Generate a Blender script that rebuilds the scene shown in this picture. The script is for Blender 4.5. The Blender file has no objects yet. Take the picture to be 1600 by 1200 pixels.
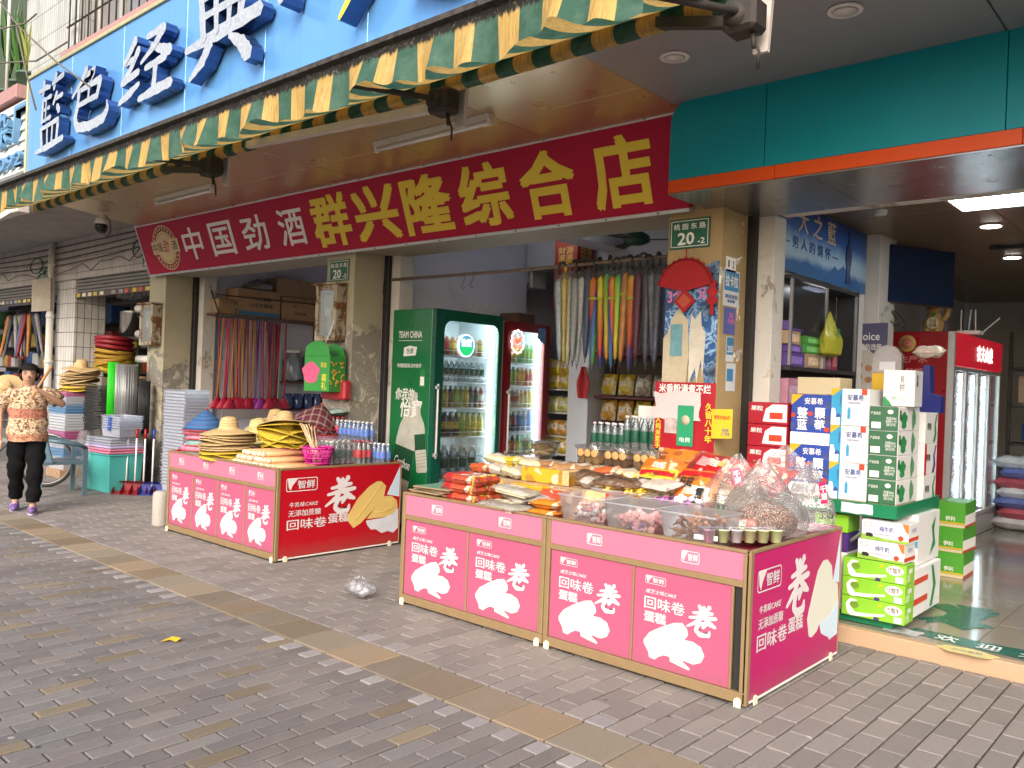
import bpy,bmesh,math,random
from mathutils import Vector,Matrix
random.seed(11)
RAD =math.radians
scene =bpy.context.scene
COL =scene.collection

# ------------------------------------------------------------------ camera
def camera_axes(yaw,pitch,roll):
    f =Vector((-math.sin(yaw)*math.cos(pitch),math.cos(yaw)*math.cos(pitch),math.sin(pitch)))
    r =Vector((math.cos(yaw),math.sin(yaw),0.0))
    d =f.cross(r)
    c,s =math.cos(roll),math.sin(roll)
    return (c*r + s*d),(-s*r + c*d),f
CR,CD,CF =camera_axes(RAD(41.518),RAD(0.0055),RAD(-2.211))
CAM =Vector((0,0,1.55))
cam_data =bpy.data.cameras.new("camera");cam =bpy.data.objects.new("camera",cam_data);COL.objects.link(cam)
cam.matrix_world =Matrix(((CR.x,-CD.x,-CF.x,CAM.x),(CR.y,-CD.y,-CF.y,CAM.y),(CR.z,-CD.z,-CF.z,CAM.z),(0,0,0,1)))
cam_data.sensor_width =36.0;cam_data.lens =1308.52/1600*36.0;cam_data.clip_end =400;cam_data.clip_start =0.05
scene.camera =cam

# ------------------------------------------------------------------ daylight
SUN_EL,SUN_AZ =RAD(34),RAD(152)          # azimuth clockwise from +Y
world =bpy.data.worlds.new("World");scene.world =world;world.use_nodes =True
wn =world.node_tree.nodes;wl =world.node_tree.links
sky =wn.new('ShaderNodeTexSky');sky.sky_type ='NISHITA';sky.sun_disc =False
sky.sun_elevation =SUN_EL;sky.sun_rotation =SUN_AZ;sky.dust_density =4.0;sky.ozone_density =0.6;sky.air_density =1.0
wn['Background'].inputs[1].default_value =0.15
wl.new(sky.outputs[0],wn['Background'].inputs[0])
sun_d =bpy.data.lights.new("sun",'SUN');sun_d.energy =1.3;sun_d.angle =RAD(40);sun_d.color =(1.0,0.96,0.91)
sun =bpy.data.objects.new("sun",sun_d);COL.objects.link(sun)
sdir =Vector((math.sin(SUN_AZ)*math.cos(SUN_EL),math.cos(SUN_AZ)*math.cos(SUN_EL),math.sin(SUN_EL)))
sun.rotation_euler =sdir.to_track_quat('Z','Y').to_euler();sun.location =sdir*40
vs =scene.view_settings
vs.view_transform ='Standard';vs.look ='None';vs.gamma =1.0;vs.use_curve_mapping =False;vs.exposure =1.12

# ------------------------------------------------------------------ materials
def lin(c):
    if isinstance(c,str):
        c =[int(c[i:i+2],16)/255 for i in (1,3,5)]
        c =[x/12.92 if x <= 0.04045 else ((x+0.055)/1.055)**2.4 for x in c]
    return tuple(c[:3])
MATS ={}
class NT:
    def __init__(s,m): s.n =m.node_tree.nodes;s.l =m.node_tree.links
    def new(s,t,**kw):
        n =s.n.new(t)
        for k,v in kw.items(): setattr(n,k,v)
        return n
    def link(s,a,b): s.l.new(a,b)
    def math(s,op,a,b=None):
        n =s.n.new('ShaderNodeMath');n.operation =op
        for i,q in enumerate((a,b)):
            if q is None: continue
            if isinstance(q,(int,float)): n.inputs[i].default_value =q
            else: s.l.new(q,n.inputs[i])
        return n.outputs[0]
    def mix(s,fac,a,b,mode='MIX'):
        n =s.n.new('ShaderNodeMix');n.data_type ='RGBA';n.blend_type =mode
        for i,q in ((0,fac),(6,a),(7,b)):
            if isinstance(q,(int,float)): n.inputs[i].default_value =q
            elif isinstance(q,(tuple,list)): n.inputs[i].default_value =(*q[:3],1)
            else: s.l.new(q,n.inputs[i])
        return n.outputs[2]
    def noise(s,co,scale,detail=4,rough=.6,dist=0):
        n =s.n.new('ShaderNodeTexNoise');n.inputs['Scale'].default_value =scale;n.inputs['Detail'].default_value =detail
        n.inputs['Roughness'].default_value =rough;n.inputs['Distortion'].default_value =dist
        s.l.new(co,n.inputs['Vector']);return n.outputs[0]
    def ramp(s,v,a,b):
        n =s.n.new('ShaderNodeMapRange');n.clamp =True
        s.l.new(v,n.inputs[0]);n.inputs[1].default_value =a;n.inputs[2].default_value =b
        return n.outputs[0]
    def mapped(s,co,scale=(1,1,1)):
        n =s.n.new('ShaderNodeMapping');n.inputs['Scale'].default_value =scale;s.l.new(co,n.inputs[0]);return n.outputs[0]
    def bump(s,h,strength,dist=.01):
        n =s.n.new('ShaderNodeBump');n.inputs['Strength'].default_value =strength;n.inputs['Distance'].default_value =dist
        s.l.new(h,n.inputs['Height']);return n.outputs[0]
    def sep(s,v):
        n =s.n.new('ShaderNodeSeparateXYZ');s.l.new(v,n.inputs[0]);return n.outputs
def base(name,rough=.5,metal=0.0):
    m =bpy.data.materials.new(name);m.use_nodes =True;t =NT(m);b =t.n['Principled BSDF']
    b.inputs['Roughness'].default_value =rough;b.inputs['Metallic'].default_value =metal
    co =t.new('ShaderNodeTexCoord').outputs['Object']
    MATS[name] =m
    return m,t,b,co
def mat(name,col,rough=.5,metal=0.0,var=.12,sc=5.0,bump=0.0,bs=40.0,obj=0.0,spec=None,emit=0.0,coat=0.0,dirt=0.0):
    """plain surface: colour with mottling, roughness variation, fine relief, optional grime"""
    if name in MATS: return MATS[name]
    m,t,b,co =base(name,rough,metal)
    c =lin(col)
    n1 =t.noise(co,sc,5,.65)
    k =t.math('ADD',t.math('MULTIPLY',t.math('SUBTRACT',n1,.5),var*2.2),1.0)
    if obj:
        oi =t.new('ShaderNodeObjectInfo').outputs['Random']
        k =t.math('MULTIPLY',k,t.math('ADD',t.math('MULTIPLY',t.math('SUBTRACT',oi,.5),obj*2),1.0))
    vm =t.new('ShaderNodeVectorMath',operation='SCALE');vm.inputs[0].default_value =c;t.link(k,vm.inputs['Scale'])
    out =vm.outputs[0]
    if dirt:
        d =t.ramp(t.noise(co,sc*.7+1.3,8,.75,.4),.55,.75)
        out =t.mix(t.math('MULTIPLY',d,dirt),out,(.05,.042,.032))
    t.link(out,b.inputs['Base Color'])
    rr =t.math('ADD',rough-.08,t.math('MULTIPLY',t.noise(co,sc*3+2,3),.16));t.link(rr,b.inputs['Roughness'])
    if bump: t.link(t.bump(t.noise(co,bs,4),bump),b.inputs['Normal'])
    if spec is not None: b.inputs['Specular IOR Level'].default_value =spec
    if coat: b.inputs['Coat Weight'].default_value =coat;b.inputs['Coat Roughness'].default_value =.1
    if emit:
        b.inputs['Emission Color'].default_value =(*c,1);b.inputs['Emission Strength'].default_value =emit
    return m
def clear(name,tint=(1,1,1),opacity=.12,rough=.08,gloss=1.0,wrinkle=0.0,ws=25.0,body=(.8,.82,.85)):
    """thin clear film or pane: see-through with reflections and a little body colour"""
    if name in MATS: return MATS[name]
    m,t,b,co =base(name);t.n.remove(b);out =t.n['Material Output']
    tr =t.new('ShaderNodeBsdfTransparent');tr.inputs[0].default_value =(*tint,1)
    gl =t.new('ShaderNodeBsdfGlossy');gl.inputs['Roughness'].default_value =rough
    df =t.new('ShaderNodeBsdfPrincipled');df.inputs['Base Color'].default_value =(*body,1);df.inputs['Roughness'].default_value =.35
    lw =t.new('ShaderNodeLayerWeight');lw.inputs[0].default_value =.35
    if wrinkle:
        nb =t.bump(t.noise(co,ws,3,.6,1.5),wrinkle,.03);t.link(nb,gl.inputs['Normal']);t.link(nb,lw.inputs['Normal']);t.link(nb,df.inputs['Normal'])
    m1 =t.new('ShaderNodeMixShader');m1.inputs[0].default_value =opacity;t.link(tr.outputs[0],m1.inputs[1]);t.link(df.outputs[0],m1.inputs[2])
    m2 =t.new('ShaderNodeMixShader');t.link(t.math('MULTIPLY',lw.outputs['Fresnel'],gloss),m2.inputs[0])
    t.link(m1.outputs[0],m2.inputs[1]);t.link(gl.outputs[0],m2.inputs[2]);t.link(m2.outputs[0],out.inputs['Surface'])
    return m
def glow(name,col,strength):
    if name in MATS: return MATS[name]
    m =mat(name,col,.4,emit=strength);return m

# ------------------------------------------------------------------ mesh helpers
def circ(n,r=1.0,ph=0.0): return [(r*math.cos(2*math.pi*i/n+ph),r*math.sin(2*math.pi*i/n+ph)) for i in range(n)]
class MB:
    def __init__(s): s.v =[];s.f =[];s.m =[];s.k =0;s.sm =[]
    def use(s,k): s.k =k;return s
    def add(s,vs_,fs,smooth=False):
        o =len(s.v);s.v += [tuple(p) for p in vs_]
        for f in fs: s.f.append([i+o for i in f]);s.m.append(s.k);s.sm.append(smooth)
        return s
    def box(s,x0,x1,y0,y1,z0,z1,c=0.0):
        if x0 > x1: x0,x1 =x1,x0
        if y0 > y1: y0,y1 =y1,y0
        if z0 > z1: z0,z1 =z1,z0
        if c <= 0:
            return s.add([(x0,y0,z0),(x1,y0,z0),(x1,y1,z0),(x0,y1,z0),(x0,y0,z1),(x1,y0,z1),(x1,y1,z1),(x0,y1,z1)],
                         [(0,3,2,1),(4,5,6,7),(0,1,5,4),(1,2,6,5),(2,3,7,6),(3,0,4,7)])
        c =min(c,(x1-x0)*.45,(y1-y0)*.45,(z1-z0)*.45)
        X =(x0,x1);Y =(y0,y1);Z =(z0,z1);vs_ =[];ix ={}
        for i in (0,1):
            for j in (0,1):
                for k in (0,1):
                    sx,sy,sz =(1-2*i),(1-2*j),(1-2*k)
                    ix[i,j,k] =len(vs_)
                    vs_ += [(X[i],Y[j]+sy*c,Z[k]+sz*c),(X[i]+sx*c,Y[j],Z[k]+sz*c),(X[i]+sx*c,Y[j]+sy*c,Z[k])]
        fs =[]
        g =lambda i,j,k,a: ix[i,j,k]+a
        for i in (0,1):
            q =[g(i,0,0,0),g(i,1,0,0),g(i,1,1,0),g(i,0,1,0)];fs.append(q if i else q[::-1])
            q =[g(0,i,0,1),g(0,i,1,1),g(1,i,1,1),g(1,i,0,1)];fs.append(q if i else q[::-1])
            q =[g(0,0,i,2),g(1,0,i,2),g(1,1,i,2),g(0,1,i,2)];fs.append(q if i else q[::-1])
        for i in (0,1):
            for j in (0,1):
                fs += [[g(i,j,0,0),g(i,j,1,0),g(i,j,1,1),g(i,j,0,1)],[g(i,0,j,0),g(i,1,j,0),g(i,1,j,2),g(i,0,j,2)],
                       [g(0,i,j,1),g(1,i,j,1),g(1,i,j,2),g(0,i,j,2)]]
                for k in (0,1): fs.append([g(i,j,k,0),g(i,j,k,1),g(i,j,k,2)])
        return s.add(vs_,fs)
    def prism(s,poly,plane,d0,d1):
        n =len(poly);A ={'xz': lambda a,b,d: (a,d,b),'yz': lambda a,b,d: (d,a,b),'xy': lambda a,b,d: (a,b,d)}[plane]
        vs_ =[A(a,b,d0) for a,b in poly]+[A(a,b,d1) for a,b in poly]
        fs =[list(range(n))[::-1],list(range(n,2*n))]+[[i,(i+1) % n,n+(i+1) % n,n+i] for i in range(n)]
        return s.add(vs_,fs)
    def lathe(s,prof,n=16,c=(0,0,0),sx=1,sy=1,smooth=True,wob=0.0,ph=0.0):
        vs_ =[];fs =[];m =len(prof)
        for j,(r,z) in enumerate(prof):
            for i in range(n):
                a =2*math.pi*i/n+ph;w =1+wob*math.sin(3*a+j)*.5+wob*random.uniform(-.5,.5)
                vs_.append((c[0]+r*w*math.cos(a)*sx,c[1]+r*w*math.sin(a)*sy,c[2]+z))
        for j in range(m-1):
            for i in range(n): fs.append([j*n+i,j*n+(i+1) % n,(j+1)*n+(i+1) % n,(j+1)*n+i])
        if prof[0][0] > 1e-4: fs.append(list(range(n))[::-1])
        if prof[-1][0] > 1e-4: fs.append([(m-1)*n+i for i in range(n)])
        return s.add(vs_,fs,smooth)
    def tube(s,pts,r,n=6,smooth=True):
        P =[Vector(p) for p in pts];vs_ =[];fs =[];up =None
        rr =r if isinstance(r,(list,tuple)) else [r]*len(P)
        for j,p in enumerate(P):
            d =(P[min(j+1,len(P)-1)]-P[max(j-1,0)]).normalized()
            if up is None: up =d.orthogonal().normalized()
            a =(up-d*up.dot(d));a =a.normalized() if a.length > 1e-5 else d.orthogonal().normalized();up =a
            b =d.cross(a)
            for i in range(n):
                t =2*math.pi*i/n;vs_.append(p+(a*math.cos(t)+b*math.sin(t))*rr[j])
        for j in range(len(P)-1):
            for i in range(n): fs.append([j*n+i,j*n+(i+1) % n,(j+1)*n+(i+1) % n,(j+1)*n+i])
        fs += [list(range(n))[::-1],[(len(P)-1)*n+i for i in range(n)]]
        return s.add(vs_,fs,smooth)
    def ball(s,c,r,n=12,m=8,wob=0.0):
        r =r if isinstance(r,(tuple,list)) else (r,r,r);vs_ =[];fs =[]
        for j in range(m+1):
            t =math.pi*j/m
            for i in range(n):
                a =2*math.pi*i/n;w =1+random.uniform(-wob,wob)
                vs_.append((c[0]+r[0]*w*math.sin(t)*math.cos(a),c[1]+r[1]*w*math.sin(t)*math.sin(a),c[2]+r[2]*w*math.cos(t)))
        for j in range(m):
            for i in range(n): fs.append([j*n+i,(j+1)*n+i,(j+1)*n+(i+1) % n,j*n+(i+1) % n])
        return s.add(vs_,fs,True)
    def grid(s,fn,nu,nv,smooth=True):
        vs_ =[fn(i/nu,j/nv) for j in range(nv+1) for i in range(nu+1)]
        fs =[[j*(nu+1)+i,j*(nu+1)+i+1,(j+1)*(nu+1)+i+1,(j+1)*(nu+1)+i] for j in range(nv) for i in range(nu)]
        return s.add(vs_,fs,smooth)
    def mesh(s,name,mats):
        me =bpy.data.meshes.new(name);me.from_pydata(s.v,[],s.f)
        for q in (mats if isinstance(mats,(list,tuple)) else [mats]): me.materials.append(q)
        me.polygons.foreach_set('material_index',s.m);me.polygons.foreach_set('use_smooth',s.sm);me.update()
        return me
    def build(s,name,mats,parent=None,loc=(0,0,0),rot=(0,0,0),label=None,cat=None,group=None,kind=None):
        return put(name,s.mesh(name,mats),parent,loc,rot,label,cat,group,kind)
    def bw(s,name,mats,parent,**kw):          # vertices given in world metres, parent is an unrotated root
        o =parent.location;s.v =[(a-o.x,b-o.y,c-o.z) for a,b,c in s.v]
        return s.build(name,mats,parent,**kw)
KID ={}
def kid(p,o):
    if p is not None: KID.setdefault(p.name,[]).append(o)
def put(name,me,parent=None,loc=(0,0,0),rot=(0,0,0),label=None,cat=None,group=None,kind=None,scale=None):
    o =bpy.data.objects.new(name,me);COL.objects.link(o);o.parent =parent;o.location =loc;o.rotation_euler =rot
    if scale: o.scale =scale
    kid(parent,o)
    for k,v in (('label',label),('category',cat),('group',group),('kind',kind)):
        if v: o[k] =v
    return o
def thing(name,label,cat,loc=(0,0,0),rz=0.0,group=None,rot=None):
    return put(name,None,None,loc,rot or (0,0,rz),label,cat,group)
def dup(root,loc,rz=None,label=None,group=None,parent=None,rot=None):
    r =root.copy();COL.objects.link(r);r.location =loc;r.parent =parent;kid(parent,r)
    if rz is not None: r.rotation_euler =(root.rotation_euler.x,root.rotation_euler.y,rz)
    if rot is not None: r.rotation_euler =rot
    if label: r['label'] =label
    if group: r['group'] =group
    for ch in KIDS(root):
        c =ch.copy();COL.objects.link(c);c.parent =r;kid(r,c)
        for g in KIDS(ch):
            d =g.copy();COL.objects.link(d);d.parent =c;kid(c,d)
    return r
def KIDS(o): return KID.get(o.name,[])

# lettering: built from the font that ships inside Blender, unit box, one mesh per string
TXT ={}
FACE ={'-y': (RAD(90),0,0),'+x': (RAD(90),0,RAD(90)),'+z': (0,0,0),'-x': (RAD(90),0,RAD(-90)),'+y': (RAD(90),0,RAD(180))}
def txt_mesh(s,bold,m,depth=0.0,shear=0.0,align='CENTER',vert=False):
    key =(s,bold,m.name,depth,shear,vert)
    if key in TXT: return TXT[key]
    c =bpy.data.curves.new('lettering','FONT');c.body ='\n'.join(s) if vert else s;c.resolution_u =2;c.extrude =depth;c.shear =shear;c.align_x =align
    o =bpy.data.objects.new('lettering',c);COL.objects.link(o)
    dg =bpy.context.evaluated_depsgraph_get();src =bpy.data.meshes.new_from_object(o.evaluated_get(dg))
    bpy.data.objects.remove(o);bpy.data.curves.remove(c)
    V =[tuple(v.co) for v in src.vertices];Fc =[tuple(p.vertices) for p in src.polygons];bpy.data.meshes.remove(src)
    v2 =[];f2 =[]
    shifts =[(0,0)] if bold <= 0.004 else [(0,0)]+[(bold*1.15*math.cos(a),bold*1.15*math.sin(a)) for a in [math.pi/4*(2*k+1) for k in range(4)]]
    for k,(dx,dy) in enumerate(shifts):          # strokes thickened by overlaid copies, each a hair deeper
        o_ =len(v2);v2 += [(x+dx,y+dy,z-(.0006 if depth == 0 else .002)*k) for x,y,z in V];f2 += [[i+o_ for i in f] for f in Fc]
    xs =[v[0] for v in v2];ys =[v[1] for v in v2]
    x0,x1,y0,y1 =min(xs),max(xs),min(ys),max(ys);w,h =x1-x0,y1-y0
    me =bpy.data.meshes.new('lettering');me.from_pydata([((x-(x0+x1)/2)/w,(y-(y0+y1)/2)/h,z) for x,y,z in v2],[],f2)
    me.materials.append(m);me.update()
    TXT[key] =(me,w/h);return TXT[key]
def txt(s,c,w,h,face,m,parent,bold=.012,depth=0.0,shear=0.0,name='lettering',thick=1.0,rot=None,vert=False):
    me,asp =txt_mesh(s,bold,m,depth,shear,vert=vert)
    if w is None: w =h*asp
    if h is None: h =w/asp
    o =put(name,me,parent,c,rot or FACE[face]);o.scale =(w,h,thick);return o
def tw(s,c,w,h,face,m,parent,**kw):        # centre in world metres
    return txt(s,Vector(c)-parent.location,w,h,face,m,parent,**kw)
# ================================================================== SETTING
def in_view(p,margin=60):
    q =Vector(p)-CAM;dz =q.dot(CF)
    if dz < .3: return None
    x =800+1308.5*q.dot(CR)/dz;y =600+1308.5*q.dot(CD)/dz
    if -margin < x < 1600+margin and -margin < y < 1200+margin: return dz
    return None

# --- pavement: mortar bed below, real bricks on it
def paver_material(name,src,tan=False):
    m,t,b,co =base(name,.75)
    geo =t.new('ShaderNodeNewGeometry').outputs['Position']
    if src == 'obj': tint =t.new('ShaderNodeAttribute',attribute_type='OBJECT',attribute_name='tint').outputs['Color']
    else: tint =t.new('ShaderNodeAttribute',attribute_type='GEOMETRY',attribute_name='tint').outputs['Color']
    n1 =t.noise(geo,55,6,.75);n2 =t.noise(geo,1.7,5,.6,.5);n3 =t.noise(geo,220,2)
    k =t.math('ADD',.62,t.math('MULTIPLY',n1,.75))
    vm =t.new('ShaderNodeVectorMath',operation='SCALE');t.link(tint,vm.inputs[0]);t.link(k,vm.inputs['Scale'])
    worn =t.mix(t.math('MULTIPLY',t.ramp(n2,.48,.68),.38),vm.outputs[0],(.23,.20,.18))       # dusty trodden patches
    spots =t.mix(t.math('MULTIPLY',t.ramp(t.noise(geo,9,7,.8,.7),.62,.72),.30),worn,(.05,.046,.043))
    pale =t.mix(t.math('MULTIPLY',t.ramp(t.noise(geo,6.3,8,.85,1.2),.64,.72),.35),spots,(.42,.40,.37))
    vo =t.new('ShaderNodeTexVoronoi');vo.inputs['Scale'].default_value =5.5;t.link(geo,vo.inputs['Vector'])
    gum =t.math('MULTIPLY',t.ramp(vo.outputs['Distance'],.085,.06),t.math('GREATER_THAN',t.sep(vo.outputs['Color'])[0],.72))
    pale =t.mix(t.math('MULTIPLY',gum,.75),pale,t.mix(t.math('GREATER_THAN',t.sep(vo.outputs['Color'])[1],.5),(.03,.028,.026),(.36,.34,.31)))
    t.link(pale,b.inputs['Base Color'])
    t.link(t.math('ADD',.48,t.math('MULTIPLY',n1,.4)),b.inputs['Roughness'])
    h =t.math('ADD',t.math('MULTIPLY',n1,.6),t.math('MULTIPLY',n3,.4));t.link(t.bump(h,.55,.006),b.inputs['Normal'])
    return m
PAV_O =paver_material('paver_single','obj');PAV_G =paver_material('paver_mass','geo')
def ground_material():
    m,t,b,co =base('mortar_bed',.95)
    geo =t.new('ShaderNodeNewGeometry').outputs['Position']
    br =t.new('ShaderNodeTexBrick');t.link(t.mapped(geo,(10.5,10.5,10.5)),br.inputs['Vector']);br.inputs['Scale'].default_value =1
    br.inputs['Color1'].default_value =(.10,.095,.10,1);br.inputs['Color2'].default_value =(.15,.14,.14,1);br.inputs['Mortar'].default_value =(.03,.03,.028,1)
    br.inputs['Mortar Size'].default_value =.04;br.inputs['Brick Width'].default_value =2.4;br.inputs['Row Height'].default_value =1
    far =t.math('LESS_THAN',t.sep(geo)[0],-15.0)
    bed =t.mix(t.noise(geo,14,5),(.028,.026,.022),(.075,.068,.055))
    t.link(t.mix(far,bed,br.outputs['Color']),b.inputs['Base Color'])
    return m
g =MB();g.grid(lambda u,v: (-60+u*100,-30+v*75,-.012),2,2,False)
pavement =g.build('pavement',ground_material(),kind='structure')

def grey(): 
    k =random.uniform(.84,1.2);w =random.uniform(-.004,.008)
    return (.144*k+w,.133*k,.128*k-w*.5)
def warm_grey():
    k =random.uniform(.86,1.16);return (.196*k,.176*k,.163*k)
def tan_c():
    k =random.uniform(.75,1.2);return (.175*k,.140*k,.095*k)
def light_c():
    k =random.uniform(.85,1.15);return (.25*k,.235*k,.235*k)
def strip_c():
    k =random.uniform(.66,1.22);w =random.uniform(-.01,.04);return ((.215+w*.7)*k,.180*k,(.132-w*.5)*k)
bricks =[]      # (x0, x1, y0, y1, colour, kind)
J =.0045
x =-15.0;ci =0
while x < 2.2:                                   # street side: courses run from the kerb to the shops
    w =.092;y =2.862;half =ci % 2 == 0;first =True
    yy =y
    if half:
        bricks.append((x+J,x+w-J,yy-.118+J,yy-J,light_c() if random.random() < .75 else grey(),'half'));yy -= .12
    k =0
    while yy > -.9:
        col_ =tan_c() if ((ci*3+k*4) % 13 == 0 or random.random() < .012) else grey()
        bricks.append((x+J,x+w-J,yy-.24+J,yy-J,col_,'street'));yy -= .24;k += 1
    x += w;ci += 1
x =-15.0;ci =0
while x < 2.2:                                   # shop side, between the tan strip and the step
    w =.121;yy =3.178;off =(ci % 2)*.12
    if off: bricks.append((x+J,x+w-J,yy+J,yy+.12-J,warm_grey() if random.random() < .7 else light_c(),'shophalf'));yy += .12
    ymax =5.40 if x > -2.9 else 6.0
    while yy < ymax:
        y1 =min(yy+.24,ymax)
        if y1-yy > .05: bricks.append((x+J,x+w-J,yy+J,y1-J,warm_grey(),'shop'))
        yy += .24
    x += w;ci += 1
x =-15.0
while x < 2.4:                                   # tan stone strip
    bricks.append((x+J,x+.318-J,2.866+J,3.174-J,strip_c(),'strip'));x += .318
def shows(b):
    c =((b[0]+b[1])/2,(b[2]+b[3])/2,0);d =in_view(c,10)
    if d is None: return -1
    if (-4.38 < c[0] < -1.84 and c[1] > 3.9) or (-7.86 < c[0] < -6.0 and c[1] > 3.93) or c[1] > 5.3: return -1
    return (b[1]-b[0])*(b[3]-b[2])*(1.55/d)/d**2
kinds ={'street': [],'half': [],'shop': [],'shophalf': [],'strip': []}
for b in bricks: kinds[b[5]].append((shows(b),b))
def brick_mesh(w,l,name):
    q =MB();q.box(-w/2,w/2,-l/2,l/2,-.05,0,.004);return q.mesh(name,PAV_O)
rest =[];allb =sorted([q for k in ('street','half','shop','shophalf') for q in kinds[k]],key=lambda q: -q[0])
singles =[b for s_,b in allb[:292] if s_ > 0];rest =[b for s_,b in allb[len(singles):]]
bm_cache ={}
for b in singles:
    w,l =round(b[1]-b[0],4),round(b[3]-b[2],3)
    if (w,l) not in bm_cache: bm_cache[w,l] =brick_mesh(w,l,'brick')
    o =put('brick',bm_cache[w,l],pavement,((b[0]+b[1])/2,(b[2]+b[3])/2,random.uniform(-.0025,.002)),(random.uniform(-.006,.006),random.uniform(-.008,.008),random.uniform(-.006,.006)))
    o['tint'] =b[4]
st =sorted(kinds['strip'],key=lambda q: -q[0])
tile_mesh =MB()
tile_mesh.box(-.1545,.1545,-.1495,.1495,-.05,0,.005)
tile_me =tile_mesh.mesh('tile',PAV_O)
for s_,b in st:
    if s_ > 0:
        o =put('tile',tile_me,pavement,((b[0]+b[1])/2,(b[2]+b[3])/2,random.uniform(-.001,.002)),(random.uniform(-.004,.004),random.uniform(-.004,.004),0));o['tint'] =b[4]
    else: rest.append(b)
q =MB();tints =[]
for b in rest:
    z =random.uniform(-.0025,.002);n0 =len(q.f);q.box(b[0],b[1],b[2],b[3],-.05,z,.004);tints += [b[4]]*(len(q.f)-n0)
me =q.mesh('bricks_beyond',PAV_G)
at_ =me.attributes.new('tint','FLOAT_COLOR','FACE');at_.data.foreach_set('color',[c for t_ in tints for c in (*t_,1.0)])
put('bricks_beyond',me,pavement,kind='stuff')

# --- shop floors and the step
STONE =mat('tan_terrazzo',(.40,.27,.17),.6,var=.35,sc=120,bump=.1,dirt=.25)
stp =MB();stp.box(-2.82,2.6,5.40,5.47,-.02,.098,.006);step =stp.build('threshold_step',STONE,kind='structure')
FLOORT =mat('polished_floor_tile',(.25,.225,.18),.13,var=.10,sc=2.0,dirt=.12,coat=.3)
fl =MB();fl.box(-2.82,3.0,5.47,15,.02,.088);shop_floor =fl.build('shop_floor',mat('floor_joint',(.10,.09,.075),.8),kind='structure')
tq =MB();tq.box(-.398,.398,-.398,.398,-.006,.0,.002);tile80 =tq.mesh('tile',FLOORT)
for i in range(6):
    for j in range(9): put('tile',tile80,shop_floor,(-2.41+.8*i,5.875+.8*j,.096))
fl =MB();fl.box(-6.96,-2.82,5.9,13,-.02,.06);fl.box(-11.06,-6.96,5.9,13,-.02,.06);fl.box(-22,-11.06,5.9,13,-.02,.06)
fl.build('shop_floor',mat('dusty_concrete_floor',(.22,.21,.20),.7,var=.25,sc=3),kind='structure')

# --- materials of the building
def peeling(name,top,under,thresh=.52,sc=1.6,zcut=None):
    m,t,b,co =base(name,.8)
    n =t.noise(co,sc,9,.72,.6);mask =t.ramp(n,thresh,thresh+.02)
    if zcut is not None:       # plaster is knocked off in the lower part of the column only
        z_ =t.sep(co)[2];zz =t.math('ADD',z_,t.math('MULTIPLY',t.math('SUBTRACT',t.noise(co,3.1,6),.5),1.0))
        mask =t.math('MULTIPLY',mask,t.ramp(zz,zcut+.02,zcut-.02))
    tn =t.noise(co,5,6,.7);a =t.mix(tn,tuple(x*.78 for x in top),tuple(min(1,x*1.12) for x in top))
    un =t.noise(co,38,8,.8,.5);u =t.mix(un,tuple(x*.35 for x in under),tuple(min(1,x*1.5) for x in under))
    u =t.mix(t.ramp(t.noise(co,4.2,7,.75,1),.53,.58),u,tuple(min(1.,x*1.9) for x in under))
    c =t.mix(mask,a,u)
    c =t.mix(t.math('MULTIPLY',t.ramp(t.noise(co,2.2,8,.8,1.5),.60,.72),.45),c,(.10,.07,.045))
    t.link(c,b.inputs['Base Color'])
    h =t.math('ADD',t.math('MULTIPLY',mask,-.8),t.math('MULTIPLY',un,.35));t.link(t.bump(h,.8,.012),b.inputs['Normal'])
    return m
COLA =peeling('column_paint_a',(.44,.40,.29),(.25,.23,.20),.50,1.7,1.75)
COLB =peeling('column_paint_b',(.40,.29,.14),(.50,.46,.38),.60,2.3)
JAMB =peeling('white_jamb',(.62,.60,.56),(.42,.36,.27),.60,2.8)
WALL_IN =mat('pale_lilac_wall',(.60,.61,.71),.8,var=.10,sc=1.5,dirt=.22)
CEIL_IN =mat('grey_room_ceiling',(.60,.60,.65),.85,var=.08,sc=1.2)
WHITE_IN =mat('white_plaster_inside',(.62,.61,.59),.8,var=.1,sc=2,dirt=.2)
DARKM =mat('dark_channel',(.015,.014,.014),.6)
def strip_tile(name,sx,sz,col1,col2,mort):
    m,t,b,co =base(name,.45)
    geo =t.new('ShaderNodeNewGeometry').outputs['Position'];s3 =t.sep(geo)
    cx =t.new('ShaderNodeCombineXYZ');t.link(t.math('MULTIPLY',s3[2],1.0),cx.inputs[0]);t.link(t.math('ADD',s3[0],s3[1]),cx.inputs[1])
    br =t.new('ShaderNodeTexBrick');br.offset =0;t.link(cx.outputs[0],br.inputs['Vector']);br.inputs['Scale'].default_value =1
    br.inputs['Brick Width'].default_value =sz;br.inputs['Row Height'].default_value =sx;br.inputs['Mortar Size'].default_value =.0055
    br.inputs['Color1'].default_value =(*col1,1);br.inputs['Color2'].default_value =(*col2,1);br.inputs['Mortar'].default_value =(*mort,1)
    grime =t.ramp(t.noise(t.mapped(geo,(2.5,2.5,.8)),1.6,8,.75,.5),.46,.72)
    t.link(t.mix(t.math('MULTIPLY',grime,.5),br.outputs['Color'],(.13,.10,.09)),b.inputs['Base Color'])
    inv =t.math('SUBTRACT',1.0,br.outputs['Fac']);t.link(t.bump(inv,.9,.006),b.inputs['Normal'])
    return m
STRIP =strip_tile('white_strip_tile',.046,.235,(.62,.58,.55),(.54,.50,.49),(.20,.16,.15))
BIGT =strip_tile('white_pillar_tile',.11,.235,(.62,.60,.57),(.56,.54,.52),(.13,.11,.10))
UPT =strip_tile('upper_strip_tile',.06,.30,(.47,.48,.46),(.41,.43,.41),(.20,.20,.18))
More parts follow.
